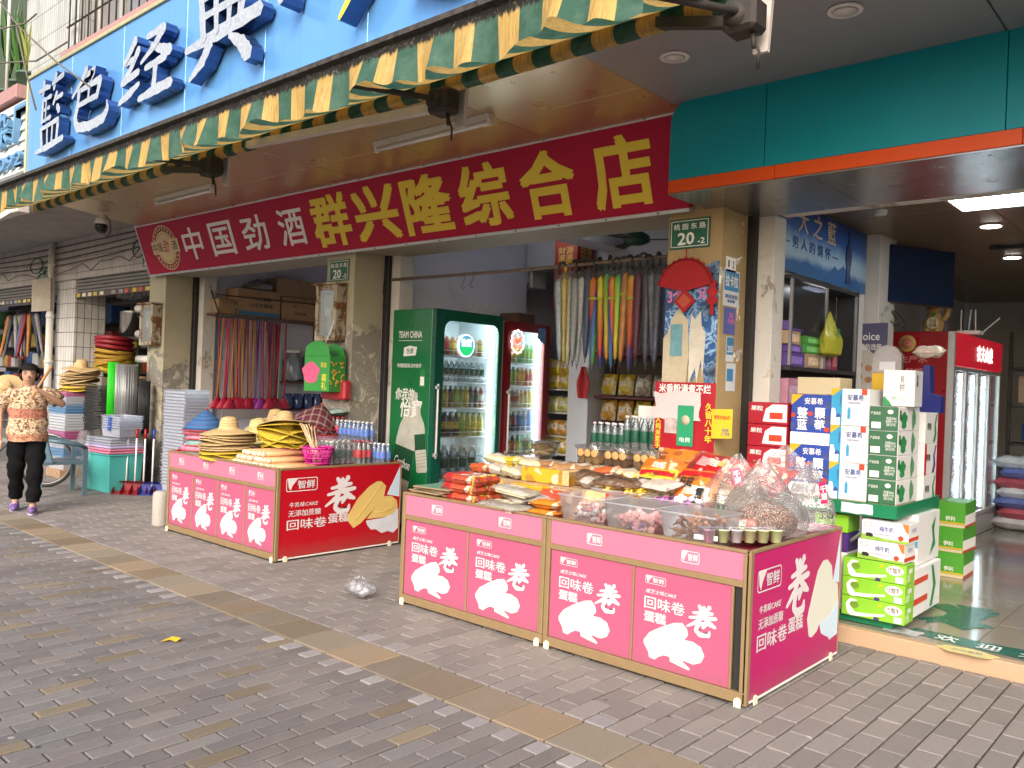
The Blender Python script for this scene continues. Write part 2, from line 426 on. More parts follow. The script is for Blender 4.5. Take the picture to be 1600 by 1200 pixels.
CONC =mat('grey_concrete',(.33,.31,.29),.9,var=.3,sc=2.2,bump=.2,dirt=.35)
PINKB =mat('pink_ledge_tile',(.36,.20,.19),.6,var=.25,sc=14,dirt=.3)

bld =thing('shop_building','long shophouse with strip tiled walls, peeling columns and open shop fronts','building',(-7,5.35,0))
def bb(name,m,*boxes,c=.006,label=None):
    q =MB()
    for b in boxes: q.box(*b,c)
    return q.bw(name,m,bld,label=label)
bb('column',COLA,(-11.53,-11.06,5.35,5.74,0,3.4),label='beige column with a rusty meter box and a scraped patch')
bb('column',peeling('column_paint_c',(.44,.40,.29),(.30,.27,.23),.40,2.0,2.05),(-7.43,-6.96,5.35,5.74,0,3.4),label='beige column with plaster knocked off its lower half')
bb('column',COLB,(-3.26,-2.82,5.35,5.74,0,3.4),label='ochre column covered in torn posters')
bb('column',BIGT,(-15.0,-14.25,5.40,5.9,0,2.96),label='pillar faced with white upright tiles')
for xx in (-11.05,-6.95,-2.81): bb('shutter_channel',DARKM,(xx-.02,xx+.05,5.745,5.80,0,3.1))
for xx in (-11.05,-6.95,-2.81): bb('jamb',JAMB,(xx-.02,xx+.17,5.805,6.0,0,2.99 if xx < -3 else 2.86))
# side walls between the bays and the rooms' backs
bb('side_wall',WALL_IN,(-11.3,-11.0,6.01,12.2,0,3.4));bb('side_wall',WALL_IN,(-7.2,-6.93,6.01,8.05,0,3.4));bb('side_wall',WALL_IN,(-7.9,-7.3,8.06,12.2,0,3.4))
bb('side_wall',WHITE_IN,(-3.1,-2.79,6.01,8.15,0,3.4));bb('wall_pillar',JAMB,(-3.1,-2.66,8.16,8.62,0,3.1));bb('side_wall',WHITE_IN,(-3.6,-3.45,8.62,14.6,0,3.4));bb('side_wall',WHITE_IN,(-3.44,-3.1,8.60,8.64,0,3.4))
bb('back_wall',WALL_IN,(-22,-3.11,12.3,12.5,0,3.5));bb('back_wall',WHITE_IN,(-3.6,4,14.7,14.9,0,3.5));bb('side_wall',WHITE_IN,(3.0,3.2,5.4,14.6,0,3.5))
bb('back_wall',WALL_IN,(-45,-15,9.8,10,0,3.2));  
bb('room_ceiling',CEIL_IN,(-45,-3.12,5.75,12.25,3.41,3.6))
bb('room_beam',CEIL_IN,(-6.92,-3.13,8.0,8.35,3.0,3.40));bb('room_beam',CEIL_IN,(-5.7,-5.4,5.9,7.99,3.12,3.405))
bb('lintel',mat('beige_lintel',(.36,.33,.25),.6,var=.1,sc=2,dirt=.2),(-11.06,-7.43,5.32,5.9,2.86,3.0),(-6.96,-3.26,5.32,5.9,2.86,3.0))
bb('header_beam',JAMB,(-2.63,3.0,5.8,5.98,2.862,3.06))
bb('roof_slab',CONC,(-45,3.2,3.75,15,3.62,3.85))
# tiled wall over the left-hand shops, shutter boxes below it
bb('tiled_wall',STRIP,(-45,-11.35,5.35,5.7,2.96,3.61))
SHUT =mat('grey_shutter_steel',(.27,.25,.235),.45,metal=.5,var=.15,sc=4,dirt=.3)
for x0,x1 in ((-14.24,-11.54),(-45,-15.02)):
    q =MB()
    for k in range(4): q.box(x0,x1,5.42,5.62,2.74+k*.055,2.788+k*.055,.012)
    q.bw('shutter_box',SHUT,bld)
    q =MB();q.box(x0,x1,5.40,5.44,2.66,2.735,.004);q.bw('shutter_rail',mat('brown_rail',(.10,.065,.05),.5,var=.2),bld)
    for k in range(int((x1-x0)/.22)):
        if random.random() < .8:
            c_ =random.choice(['#d8d4c8','#c9b04a','#9aa7c9','#b8544a','#d9d2b5','#8f8f96']);xx =x1-.12-k*.22-random.uniform(0,.05)
            q =MB();q.prism([(xx-.075,2.675),(xx+.06,2.668),(xx+.07,2.725),(xx-.06,2.73)],'xz',5.393,5.397);q.bw('sticker',mat('sticker_'+c_[1:],c_,.5,var=.3,sc=30),bld)
# soffit under the canopy: brown metal panels on the left, grey ones on the right
SOF =mat('bronze_soffit_panel',(.55,.42,.26),.30,metal=.65,var=.10,sc=.8)
SOFG =mat('grey_soffit_panel',(.30,.30,.32),.40,metal=.3,var=.05,sc=1.2)
xs =[-9.9,-8.75,-7.6,-6.45,-5.3,-4.15,-2.955]
q =MB();q.prism([(-10.55,3.66),(-9.905,3.66),(-9.905,5.30),(-11.28,5.30),(-11.22,5.0)],'xy',3.462,3.50);q.bw('soffit_panel',SOF,bld)
for a,b_ in zip(xs[:-1],xs[1:]):
    for y0,y1 in ((3.66,4.47),(4.475,5.30)): bb('soffit_panel',SOF,(a+.004,b_-.004,y0,y1,3.462+random.uniform(0,.003),3.5),c=.003)
for a,b_ in ((-2.95,-1.0),(-.995,1.0),(1.005,3.0)): bb('soffit_panel',SOFG,(a,b_-.004,3.4,5.30,3.458,3.5),c=.003)
bb('soffit_edge_trim',mat('cream_trim',(.50,.45,.36),.5,var=.15,dirt=.3),(-10.6,-2.96,3.60,3.655,3.44,3.60))
# neighbour's bare canopy slab on the far left
bb('canopy_slab',CONC,(-45,-11.36,4.0,5.34,3.60,3.74))
bb('canopy_slab',mat('white_slab_paint',(.60,.58,.54),.7,var=.15,sc=2,dirt=.3),(-45,-10.62,3.4,3.99,3.56,3.72))
# upper storey
bb('upper_wall',UPT,(-11.35,-9.75,3.62,4.0,3.86,8.0),(-9.75,3,3.62,4.0,3.86,4.98),(-9.75,3,3.75,4.0,6.6,8.0))
bb('window_ledge',PINKB,(-9.9,3,3.50,3.70,4.86,4.985))
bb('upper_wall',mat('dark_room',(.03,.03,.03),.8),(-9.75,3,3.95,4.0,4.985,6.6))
fr =mat('grey_window_frame',(.34,.33,.32),.5,var=.2,dirt=.3);pane =mat('dusty_window_pane',(.20,.20,.20),.18,var=.35,sc=2)
for k in range(8):
    xx =-9.7+k*.62
    w_ =bb('window_sash',fr,(xx,xx+.05,3.80,3.85,5.0,6.6),(xx+.55,xx+.60,3.80,3.85,5.0,6.6),(xx+.05,xx+.55,3.80,3.85,5.0,5.06),(xx+.05,xx+.55,3.80,3.85,5.72,5.77))
    qq =MB();qq.box(.06,.54,0,.008,5.06,5.71);qq.build('pane',pane,w_,(xx+7,3.825-5.35,0))
GR =mat('rusty_grille_bar',(.06,.05,.045),.6,var=.3)
grl =thing('window_grille','rusty window bars over the blue sign','grille',(-9.8,3.55,4.985))
for k in range(20):
    q =MB();q.tube([(k*.17,0,0),(k*.17,.0,1.8)],.009,5);q.build('bar',GR,grl)
for z in (.30,.85,1.4):
    q =MB();q.tube([(-.1,.015,z),(3.4,.015,z)],.011,5);q.build('rail',GR,grl)
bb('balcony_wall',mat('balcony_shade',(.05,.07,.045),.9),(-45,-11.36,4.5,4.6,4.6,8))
bb('planter_ledge',PINKB,(-45,-10.98,3.42,3.9,4.70,4.86));bb('planter_ledge',PINKB,(-45,-11.05,3.50,3.9,4.60,4.695))
# teal fascia over the right-hand shop
def streaked(name,c):
    m,t,b,co =base(name,.38);s_ =t.noise(t.mapped(co,(16,1,.9)),1.4,8,.75);n =t.noise(co,2.2,5)
    k =t.mix(n,tuple(x*.86 for x in c),tuple(min(1,x*1.1) for x in c));k =t.mix(t.math('MULTIPLY',t.ramp(s_,.54,.74),.35),k,tuple(x*.55+.02 for x in c));k =t.mix(t.math('MULTIPLY',t.ramp(t.noise(co,38,6,.8),.66,.74),.25),k,(.35,.35,.33))
    t.link(k,b.inputs['Base Color']);b.inputs['Specular IOR Level'].default_value =.35;t.link(t.math('ADD',.28,t.math('MULTIPLY',s_,.3)),b.inputs['Roughness']);t.link(t.bump(t.noise(co,1.5,2),.35,.05),b.inputs['Normal']);return m
TEAL =streaked('teal_acrylic_panel',(.0,.25,.31));ORG =streaked('orange_acrylic_strip',(.62,.070,.006))
fas =thing('shop_fascia','teal fascia board with an orange strip along its lower edge','fascia',(-2.96,4.84,2.86))
def arc(cx,cz,r,a0,a1,n=7): return [(cx+r*math.cos(RAD(a0+(a1-a0)*i/n)),cz+r*math.sin(RAD(a0+(a1-a0)*i/n))) for i in range(n+1)]
q =MB();q.prism([(0,.085),(.668,.085),(.668,.598)]+arc(.13,.468,.13,90,180),'xz',0,.06);q.build('panel',TEAL,fas)
for a,b_ in ((.672,1.97),(1.974,3.9),(3.904,5.9)):
    q =MB();q.box(a,b_,0,.06,.085,.598,.002);q.build('panel',TEAL,fas)
for a,b_ in ((0,.74),(.743,2.05),(2.053,5.9)):
    q =MB();q.box(a,b_,-.004,.06,0,.083,.002);q.build('orange_strip',ORG,fas)
STEEL =mat('brushed_steel_underside',(.30,.30,.31),.25,metal=.8,var=.12,sc=1.5)
for a,b_ in ((0,.96),(.963,2.2),(2.203,5.9)):
    q =MB();q.box(a,b_,.0,.955,-.012,-.002,.001);q.build('underside_panel',STEEL,fas)
q =MB();q.box(0,.01,.06,.5,0,.47);q.build('end_panel',STEEL,fas)
# ================================================================== SIGNS, AWNING, FIXTURES
WHITEP =mat('white_print',(.82,.81,.79),.5,var=.05);YELP =mat('yellow_print',(.78,.60,.05),.55,var=.05)
BLACKP =mat('black_print',(.02,.02,.022),.5,var=.05);REDP =mat('red_print',(.50,.012,.02),.45,var=.08);BLUEP =mat('navy_print',(.03,.08,.30),.5,var=.05)
GREENP =mat('green_print',(.02,.22,.06),.45,var=.08);GOLDP =mat('gold_print',(.55,.36,.10),.45,var=.1);ALU =mat('aluminium_trim',(.62,.62,.63),.35,metal=.6,var=.12,sc=9,dirt=.2)
STEELD =mat('painted_white_metal',(.66,.65,.63),.4,var=.1,sc=7,dirt=.25);BLKP =mat('black_plastic',(.022,.022,.024),.4,var=.2)

# --- red shop sign, leaning out at the top
sgn =thing('shop_sign','long leaning red shop sign with yellow and white lettering and a round emblem','sign',(-11.31,5.25,2.845),rot=(RAD(20),0,0))
W =8.28;Hh =.655
def sign_red():
    m,t,b,co =base('red_sign_sheet',.5)
    n =t.noise(co,.8,4);st_ =t.noise(t.mapped(co,(14,1,.7)),1.5,6,.7)
    c =t.mix(n,(.36,.004,.034),(.45,.008,.048));c =t.mix(t.math('MULTIPLY',t.ramp(st_,.58,.75),.25),c,(.25,.02,.03))
    t.link(c,b.inputs['Base Color']);b.inputs['Specular IOR Level'].default_value =.25
    t.link(t.bump(t.noise(co,2.6,3),.25,.03),b.inputs['Normal'])
    return m
q =MB();q.box(0,W,0,.05,0,Hh,.002);q.build('panel',sign_red(),sgn)
for z0,z1 in ((-.022,.006),(Hh-.006,Hh+.022)):
    q =MB();q.box(-.02,W,-.012,.056,z0,z1,.003);q.build('edge_trim',ALU,sgn)
q =MB();q.box(-.022,.0,-.010,.056,0,Hh,.003);q.build('edge_trim',ALU,sgn)
q =MB()
for k in range(18): 
    for z in (-.008,Hh+.008): q.lathe([(.007,0),(.007,.004)],6,(0,0,0)) if False else q.box(.2+k*.46,.212+k*.46,-.016,-.011,z-.006,z+.006)
q.build('screws',BLKP,sgn)
for ch,x0,x1 in (('中',-10.19,-9.71),('国',-9.52,-8.98),('劲',-8.80,-8.27),('酒',-8.05,-7.56)):
    txt(ch,((x0+x1)/2+11.31,-.004,.325),(x1-x0)*.96,.40,'-y',WHITEP,sgn,bold=.014)
for ch,x0,x1 in (('群',-7.43,-6.79),('兴',-6.72,-6.06),('隆',-5.99,-5.34),('综',-5.25,-4.65),('合',-4.54,-3.97),('店',-3.82,-3.27)):
    txt(ch,((x0+x1)/2+11.31,-.004,.325),(x1-x0)*.98,.53,'-y',YELP,sgn,bold=.034)
def ellipse(cx,cz,rx,rz,n=28): return [(cx+rx*math.cos(2*math.pi*i/n),cz+rz*math.sin(2*math.pi*i/n)) for i in range(n)]
CREAM =mat('cream_print',(.66,.50,.28),.5,var=.08);MAROON =mat('maroon_print',(.26,.03,.02),.5,var=.08)
ex,ez =.66,.325
for k,(rx,rz,mm) in enumerate(((.33,.292,CREAM),(.315,.278,MAROON),(.245,.215,CREAM),(.225,.197,GOLDP),(.205,.18,CREAM))):
    q =MB();q.prism(ellipse(ex,ez,rx,rz),'xz',-.002-.0015*k,-.001-.0015*k);q.build('emblem_ring',mm,sgn)
q =MB();q.prism([(ex-.36,ez-.07),(ex+.36,ez-.07),(ex+.37,ez+.10),(ex-.35,ez+.10)],'xz',-.0105,-.0095);q.build('emblem_band',CREAM,sgn)
txt('中国',(ex-.2,-.012,ez+.015),.26,.12,'-y',BLACKP,sgn);txt('酒',(ex+.25,-.012,ez+.015),.13,.12,'-y',BLACKP,sgn);txt('劲',(ex+.03,-.0125,ez+.02),.17,.17,'-y',REDP,sgn,shear=.3)
for k in range(26):
    a =2*math.pi*k/26
    if abs(math.sin(a)) > .38:
        q =MB();q.box(-.012,.012,-.001,0,-.016,.016);q.build('emblem_letter',CREAM,sgn,(ex+.282*math.cos(a),-.0045,ez+.248*math.sin(a)),(0,-a+math.pi/2,0))

# --- blue sign with deep letters on the canopy
bs =thing('rooftop_sign','large glossy blue sign with raised silver brush characters','sign',(-10.48,3.40,3.46))
def blue_sheet():
    m,t,b,co =base('blue_sign_sheet',.28,.25)
    s_ =t.noise(t.mapped(co,(9,1,.5)),1.2,6,.7);n =t.noise(co,.6,3)
    c =t.mix(n,(.08,.27,.62),(.15,.37,.74));c =t.mix(t.math('MULTIPLY',t.ramp(s_,.55,.75),.35),c,(.02,.09,.34));t.link(c,b.inputs['Base Color']);b.inputs['Coat Weight'].default_value =.6;b.inputs['Coat Roughness'].default_value =.1
    return m
BLUE =blue_sheet()
for k in range(8):
    x0 =k*1.22
    q =MB();q.box(x0,min(x0+1.216,9.2),0,.05,0,1.32,.002);q.build('panel',BLUE,bs)
q =MB();q.box(-.03,9.2,-.02,.06,1.32,1.36,.004);q.build('edge_trim',mat('worn_gold_trim',(.50,.47,.25),.4,metal=.4,var=.35,sc=18),bs)
q =MB();q.box(-.035,0,-.02,.06,0,1.32,.004);q.build('edge_trim',MATS['worn_gold_trim'],bs)
SILV =mat('silver_glitter_face',(.50,.52,.54),.3,metal=.45,var=.5,sc=38);NAVY =mat('navy_letter_side',(.05,.11,.27),.22,metal=.7,var=.1);YELF =mat('yellow_letter_face',(.72,.66,.03),.4,var=.1)
# brush strokes as (x, z, width) polylines in a unit box, read off the sign's brush hand
BRUSH ={
 '藍': [[(.05,.86,.05),(.30,.88,.08),(.46,.86,.05)],[(.22,.98,.08),(.20,.80,.06)],[(.55,.88,.05),(.95,.93,.07)],[(.66,1.0,.09),(.60,.80,.06)],
       [(.22,.72,.06),(.20,.42,.07)],[(.22,.71,.04),(.52,.73,.06)],[(.22,.58,.04),(.46,.59,.05)],[(.34,.72,.04),(.34,.44,.04)],[(.22,.43,.04),(.52,.45,.06)],
       [(.72,.74,.07),(.60,.60,.05)],[(.66,.66,.05),(.92,.68,.06)],[(.74,.56,.08),(.82,.48,.09)],
       [(.18,.34,.07),(.24,.08,.07)],[(.18,.33,.05),(.82,.37,.07)],[(.80,.36,.08),(.76,.08,.07)],[(.40,.34,.05),(.42,.08,.05)],[(.60,.35,.05),(.59,.08,.05)],[(.0,.04,.05),(.45,.06,.09),(1.0,.10,.07)]],
 '色': [[(.42,1.0,.10),(.30,.82,.08),(.06,.62,.04)],[(.36,.88,.06),(.62,.92,.08),(.50,.74,.06)],[(.24,.68,.09),(.22,.42,.07)],[(.24,.68,.06),(.78,.72,.09)],[(.78,.72,.10),(.70,.44,.08)],[(.50,.70,.06),(.48,.46,.05)],[(.22,.44,.06),(.70,.47,.07)],
       [(.22,.46,.09),(.16,.24,.10),(.24,.08,.12),(.55,.03,.12),(.88,.06,.12),(.98,.18,.08),(.96,.32,.03)]],
 '经': [[(.30,1.0,.10),(.18,.82,.08),(.08,.70,.06)],[(.08,.70,.06),(.28,.72,.07)],[(.36,.84,.09),(.20,.58,.08),(.04,.42,.07)],[(.04,.42,.07),(.38,.50,.08)],[(.0,.14,.05),(.20,.22,.10),(.40,.32,.05)],
       [(.52,.94,.06),(.84,.97,.09)],[(.84,.97,.10),(.66,.76,.08),(.42,.60,.04)],[(.60,.80,.06),(.78,.68,.10),(.96,.60,.11)],[(.50,.50,.06),(.88,.54,.09)],[(.70,.52,.09),(.68,.14,.09)],[(.40,.08,.06),(.70,.12,.11),(1.0,.14,.10)]],
 '典': [[(.20,.90,.09),(.26,.40,.09)],[(.20,.88,.08),(.78,.93,.10)],[(.78,.93,.10),(.74,.42,.10)],[(.40,1.0,.08),(.44,.42,.07)],[(.60,1.0,.08),(.60,.42,.07)],[(.24,.66,.06),(.76,.69,.07)],
       [(.0,.36,.06),(.45,.40,.12),(1.0,.46,.12)],[(.36,.34,.10),(.26,.16,.10),(.08,.0,.04)],[(.62,.32,.05),(.78,.18,.12),(.88,.02,.14)]]}
def brush(parent,strokes,x0,z0,w,h,y0,y1,face,side,name='character',slant=0.0,fat=.62):
    q =MB()
    for s_ in strokes:
        pts =[Vector((x0+(p[0]+slant*p[1])*w,z0+p[1]*h)) for p in s_];ws =[p[2]*(w+h)/2*fat for p in s_]
        # resample
        P =[];Wd =[]
        for i in range(len(pts)-1):
            for k in range(5): t_ =k/5;P.append(pts[i].lerp(pts[i+1],t_));Wd.append(ws[i]*(1-t_)+ws[i+1]*t_)
        P.append(pts[-1]);Wd.append(ws[-1]);L =[];Rr =[];n =len(P)
        for i in range(n):
            d =(P[min(i+1,n-1)]-P[max(i-1,0)]).normalized();nn =Vector((-d.y,d.x));ww =Wd[i]*(1+.10*math.sin(i*2.3+x0*7))
            L.append(P[i]+nn*ww);Rr.append(P[i]-nn*ww)
        d0 =(P[0]-P[1]).normalized();d1 =(P[-1]-P[-2]).normalized()
        poly =[P[0]+d0*Wd[0]*.7]+L+[P[-1]+d1*Wd[-1]*.7]+Rr[::-1]
        poly =[(p.x,p.y) for p in poly];eps =random.uniform(0,.006) if abs(y1-y0) > .01 else -random.uniform(.0002,.0018)
        n =len(poly);o =len(q.v)
        q.use(0).add([(a,y0+eps,b) for a,b in poly],[list(range(n))])
        q.use(1).add([(a,y0+eps,b) for a,b in poly]+[(a,y1,b) for a,b in poly],[[i,(i+1) % n,n+(i+1) % n,n+i] for i in range(n)],False)
    return q.build(name,[face,side],parent)
for ch,x0,x1,z0,z1 in (('藍',-9.86,-9.12,3.80,4.58),('色',-8.97,-8.05,3.86,4.46),('经',-7.83,-6.83,3.88,4.48),('典',-6.60,-5.50,3.90,4.60)):
    brush(bs,BRUSH[ch],x0+10.48,z0-3.46,x1-x0,z1-z0,-.125,-.02,SILV,NAVY,slant=.02,fat=.54)
brush(bs,[[(.0,.1,.10),(.1,.5,.12)]],5.35,.62,.5,.6,-.19,-.02,SILV,NAVY)
brush(bs,[[(.0,.0,.04),(.3,.25,.09),(.7,.8,.10)]],6.0,.40,.55,.7,-.16,-.02,YELF,NAVY)
brush(bs,[[(.0,.15,.06),(.5,.05,.12),(.9,.2,.10)],[(.5,.1,.08),(.5,.9,.1)]],6.62,.36,.7,.8,-.16,-.02,SILV,NAVY)

# --- neighbour's siding sign
ns =thing('siding_sign','pale blue letters on white siding beside the blue sign','sign',(-14.2,3.46,3.80))
SID =mat('white_siding',(.62,.66,.66),.5,var=.1,sc=4,dirt=.25)
for k in range(7):
    q =MB();q.prism([(-.02,k*.122),(.03,k*.122),(.03,k*.122+.118),(.012,k*.122+.118)],'yz',0,3.62);q.build('slat',SID,ns)
LB =mat('pale_blue_letter',(.12,.27,.46),.5,var=.15)
for s_,c in (('用',2.28),('杂',2.88),('厂',3.46)): txt(s_,(c,-.05,.55),.46,.42,'-y',LB,ns,bold=.03,depth=.03)
txt('2028092',(2.6,-.05,.14),1.9,.17,'-y',LB,ns,bold=.02,depth=.02)

# --- striped awning
def awning_cloth(back):
    m,t,b,co =base('awning_underside' if back else 'awning_stripe',.75)
    geo =t.new('ShaderNodeNewGeometry').outputs['Position'];s3 =t.sep(geo)
    ph =t.math('FRACT',t.math('MULTIPLY',t.math('ADD',s3[0],40.0),1/.27));g_ =t.math('LESS_THAN',ph,.5)
    fr_ =t.noise(t.mapped(geo,(40,8,3)),2.0,8,.8);blot =t.noise(geo,9,6,.7)
    yel =t.mix(t.ramp(fr_,.45,.68),(.62,.42,.13),(.30,.17,.05));yel =t.mix(t.math('MULTIPLY',t.ramp(blot,.55,.7),.4),yel,(.70,.56,.30))
    grn =t.mix(t.ramp(blot,.4,.7),(.030,.105,.070),(.085,.17,.13))
    c =t.mix(g_,yel,grn)
    if not back:     # mould creeping down from the rail
        zz =t.math('ADD',s3[2],t.math('MULTIPLY',t.math('SUBTRACT',t.noise(t.mapped(geo,(22,5,5)),1.6,8,.8),.5),.13))
        c =t.mix(t.ramp(zz,3.20,3.215),c,t.mix(t.ramp(t.noise(geo,60,5),.55,.75),(.014,.011,.009),(.17,.16,.14)))
    t.link(c,b.inputs['Base Color'])
    tr =t.new('ShaderNodeBsdfTranslucent');t.link(c,tr.inputs[0]);mx =t.new('ShaderNodeMixShader');mx.inputs[0].default_value =.35
    t.link(b.outputs[0],mx.inputs[1]);t.link(tr.outputs[0],mx.inputs[2]);t.link(mx.outputs[0],t.n['Material Output'].inputs['Surface'])
    t.link(t.bump(fr_,.5,.01),b.inputs['Normal'])
    return m
AWF =awning_cloth(False);AWB =awning_cloth(True)
aw =thing('striped_awning','weathered green and yellow striped awning half rolled out under the blue sign','awning',(-10.4,3.5,3.3))
def wavy(x): return .018*math.sin(x*9.7+1.3*math.sin(x*1.7))+.016*math.sin(x*21.1+2*math.sin(x*2.3))+.014*math.sin(x*4.1)+.008*math.sin(x*37+x*x)
X0,X1 =-10.4,-1.82
def valance(u,v):
    x =X0+(X1-X0)*u;amp =v**1.2
    return (x-aw.location.x,2.745+wavy(x)*amp*1.3-.02*amp-aw.location.y,3.275-v*(.235+.020*math.sin(x*11.6+1.8*math.sin(x*1.3))+.022*math.sin(x*5.3+.7*x)+.008*math.sin(x*31+x*x))-aw.location.z)
q =MB();q.grid(valance,520,10);vo =q.build('valance',AWF,aw)
def canopy(u,v):
    x =X0+(X1-X0)*u;sag =-.09*math.sin(math.pi*v)-.02*math.sin(x*3)*math.sin(math.pi*v)
    return (x-aw.location.x,2.76+(3.5-2.76)*v-aw.location.y,3.30+(3.40-3.30)*v+sag-aw.location.z)
q =MB();q.grid(canopy,140,8);q.build('canopy',AWB,aw)
MOULD =mat('mouldy_rail',(.035,.03,.026),.85,var=1.6,sc=22,bump=.6)
q =MB();q.prism([(2.712,3.268),(2.745,3.258),(2.775,3.268),(2.78,3.298),(2.75,3.310),(2.715,3.298)],'yz',X0,X1);q.bw('front_rail',MOULD,aw)
q =MB();q.tube([(X0-.02,3.5,3.345),(X1,3.5,3.345)],.048,14);q.bw('roller',AWB,aw)
ARM =mat('white_awning_arm',(.55,.50,.47),.4,var=.15,sc=6,dirt=.25);RUST =mat('black_rusty_iron',(.03,.024,.02),.7,var=.5,sc=20)
for xa,xb,am in ((-5.86,-3.68,ARM),(-7.2,-6.42,RUST),(-2.2,-1.74,RUST)):
    q =MB();q.prism([(xa,3.34),(xb,3.225),(xb,3.175),(xa,3.29)],'xz',3.42,3.47);a_ =q.bw('arm',am,aw)
    q =MB();q.box(xb-.09,xb+.07,3.38,3.52,3.15,3.30,.02);q.tube([(xb-.02,3.36,3.22),(xb-.02,3.54,3.22)],.05,10);q.tube([(xb+.03,3.45,3.15),(xb+.04,3.45,3.08)],.012,6)
    q.tube([(xb,3.45,3.2),(xb+.06,3.46,3.06),(xb+.05,3.47,2.99)],.007,5);q.bw('elbow_bracket',RUST,aw)
    q =MB();q.tube([(xb+.05,3.45,3.22),(xb-.42,2.80,3.26)],.02,6);q.bw('forearm',RUST,aw)
    q =MB();q.prism([(xb-.02,3.10),(xb+.05,3.10),(xb+.07,3.44),(xb-.04,3.44)],'xz',3.56,3.585);q.bw('wall_bracket',ARM,aw)
# neighbour's awning, folded away at the far left
na =thing('neighbour_awning','end of a striped awning with a white arm at the far left shop','awning',(-14,3.4,3.3))
q =MB();q.tube([(-18,3.45,3.42),(-10.7,3.45,3.42)],.045,10);q.bw('roller',AWB,na)
q =MB();q.prism([(-13.9,3.08),(-10.75,3.42),(-10.75,3.35),(-13.9,3.01)],'xz',3.40,3.44);q.bw('arm',ARM,na)
q =MB();q.box(-10.8,-10.62,3.36,3.5,3.30,3.52,.01);q.bw('end_bracket',ARM,na)

# --- fluorescent battens (unlit), downlights
def batten(x0,x1,label):
    o =thing('fluorescent_light',label,'light',(x0,4.30,3.40),group='unlit tubes under the canopy');L =x1-x0
    q =MB();q.prism([(-.035,.06),(.035,.06),(.022,.02),(-.022,.02)],'yz',0,L);q.build('housing',mat('aged_white_housing',(.56,.53,.46),.5,var=.25,sc=20,dirt=.4),o)
    q =MB();q.tube([(.03,0,-.005),(L-.03,0,-.005)],.014,10);q.build('tube',mat('white_glass_tube',(.74,.74,.76),.2),o)
    for xx in (0,L-.03):
        q =MB();q.box(xx,xx+.03,-.018,.018,-.022,.03,.004);q.build('end_cap',STEELD,o)
batten(-5.38,-4.10,'unlit fluorescent tube over the yellow characters of the red sign');batten(-9.18,-7.96,'unlit fluorescent tube over the white characters of the red sign')
dl =thing('downlight','round white downlight beside the striped awning','light',(-2.53,4.15,3.456),group='downlights in the grey soffit')
q =MB();q.lathe([(.085,0),(.085,-.008),(.065,-.012),(.06,-.004)],24);q.build('bezel',STEELD,dl)
q =MB();q.lathe([(.058,-.0125),(.058,-.014)],24);q.build('diffuser',mat('frosted_diffuser',(.60,.58,.55),.5),dl)
dup(dl,(-1.56,4.13,3.456),label='round white downlight nearer the top right corner')

# --- security camera, cables
sc =thing('security_camera','white and black dome security camera under the soffit end','camera',(-10.55,4.30,3.46))
q =MB();q.box(-.05,.05,-.05,.05,-.012,0,.004);q.tube([(0,0,-.01),(0,0,-.09)],.022,10);q.build('mount',STEELD,sc)
q =MB();q.lathe([(.02,.0),(.06,-.02),(.075,-.06),(.075,-.09)],16,(.0,-.03,-.07));q.build('housing',STEELD,sc)
q =MB();q.ball((0,-.03,-.19),(.075,.075,.085),14,10);d_ =q.build('lens_dome',mat('glossy_black',(.012,.012,.014),.12),sc)
q =MB();q.lathe([(.018,0),(.018,-.01)],10);q.build('lens',mat('lens_glass',(.05,.05,.06),.05),d_,(.02,-.10,-.19),(RAD(-90),0,0))
q =MB();q.tube([(.04,0,-.05),(.12,.02,-.12),(.13,.03,-.24),(.02,.04,-.30),(-.10,.03,-.24),(-.12,.02,-.16)],.007,6);q.build('cable',BLKP,sc)
CBL =mat('black_cable',(.025,.025,.026),.5)
lab =['uppermost black cable strung along the tiled wall','second black cable down along the tiled wall','third black cable down along the tiled wall','lowest straight black cable along the tiled wall','drooping black cable with loops on the tiled wall']
for k in range(5):
    z0 =3.53-k*.075;pts =[]
    for i in range(25):
        x =-19+i*.33;pts.append((x,5.31-.004*k,z0-.05*math.sin((x+19)/7.9*math.pi)*(.6+.5*k)+(.05*math.sin(x*5.3)+.04*math.sin(x*9) if k == 4 else 0)))
    q =MB();q.tube(pts,.009 if k < 4 else .007,6);q.build('cable',CBL,label=lab[k],cat='cable',group='cables on the tiled wall')
def loop(c,r,label,n=14,rx=1.0):
    q =MB();q.tube([(c[0]+r*rx*math.cos(2*math.pi*i/n*1.15),c[1]-.008*i/n,c[2]+r*math.sin(2*math.pi*i/n*1.15)) for i in range(n+1)]+[(c[0]+r*1.8,c[1],c[2]+r*.4)],.009,6);q.build('cable_loop',CBL,label=label,cat='cable')
loop((-11.75,5.28,3.25),.13,'coil of black cable by the left end of the red sign',rx=1.4);loop((-15.6,5.28,3.25),.13,'coil of black cable above the number plate at the far left',rx=2.2)
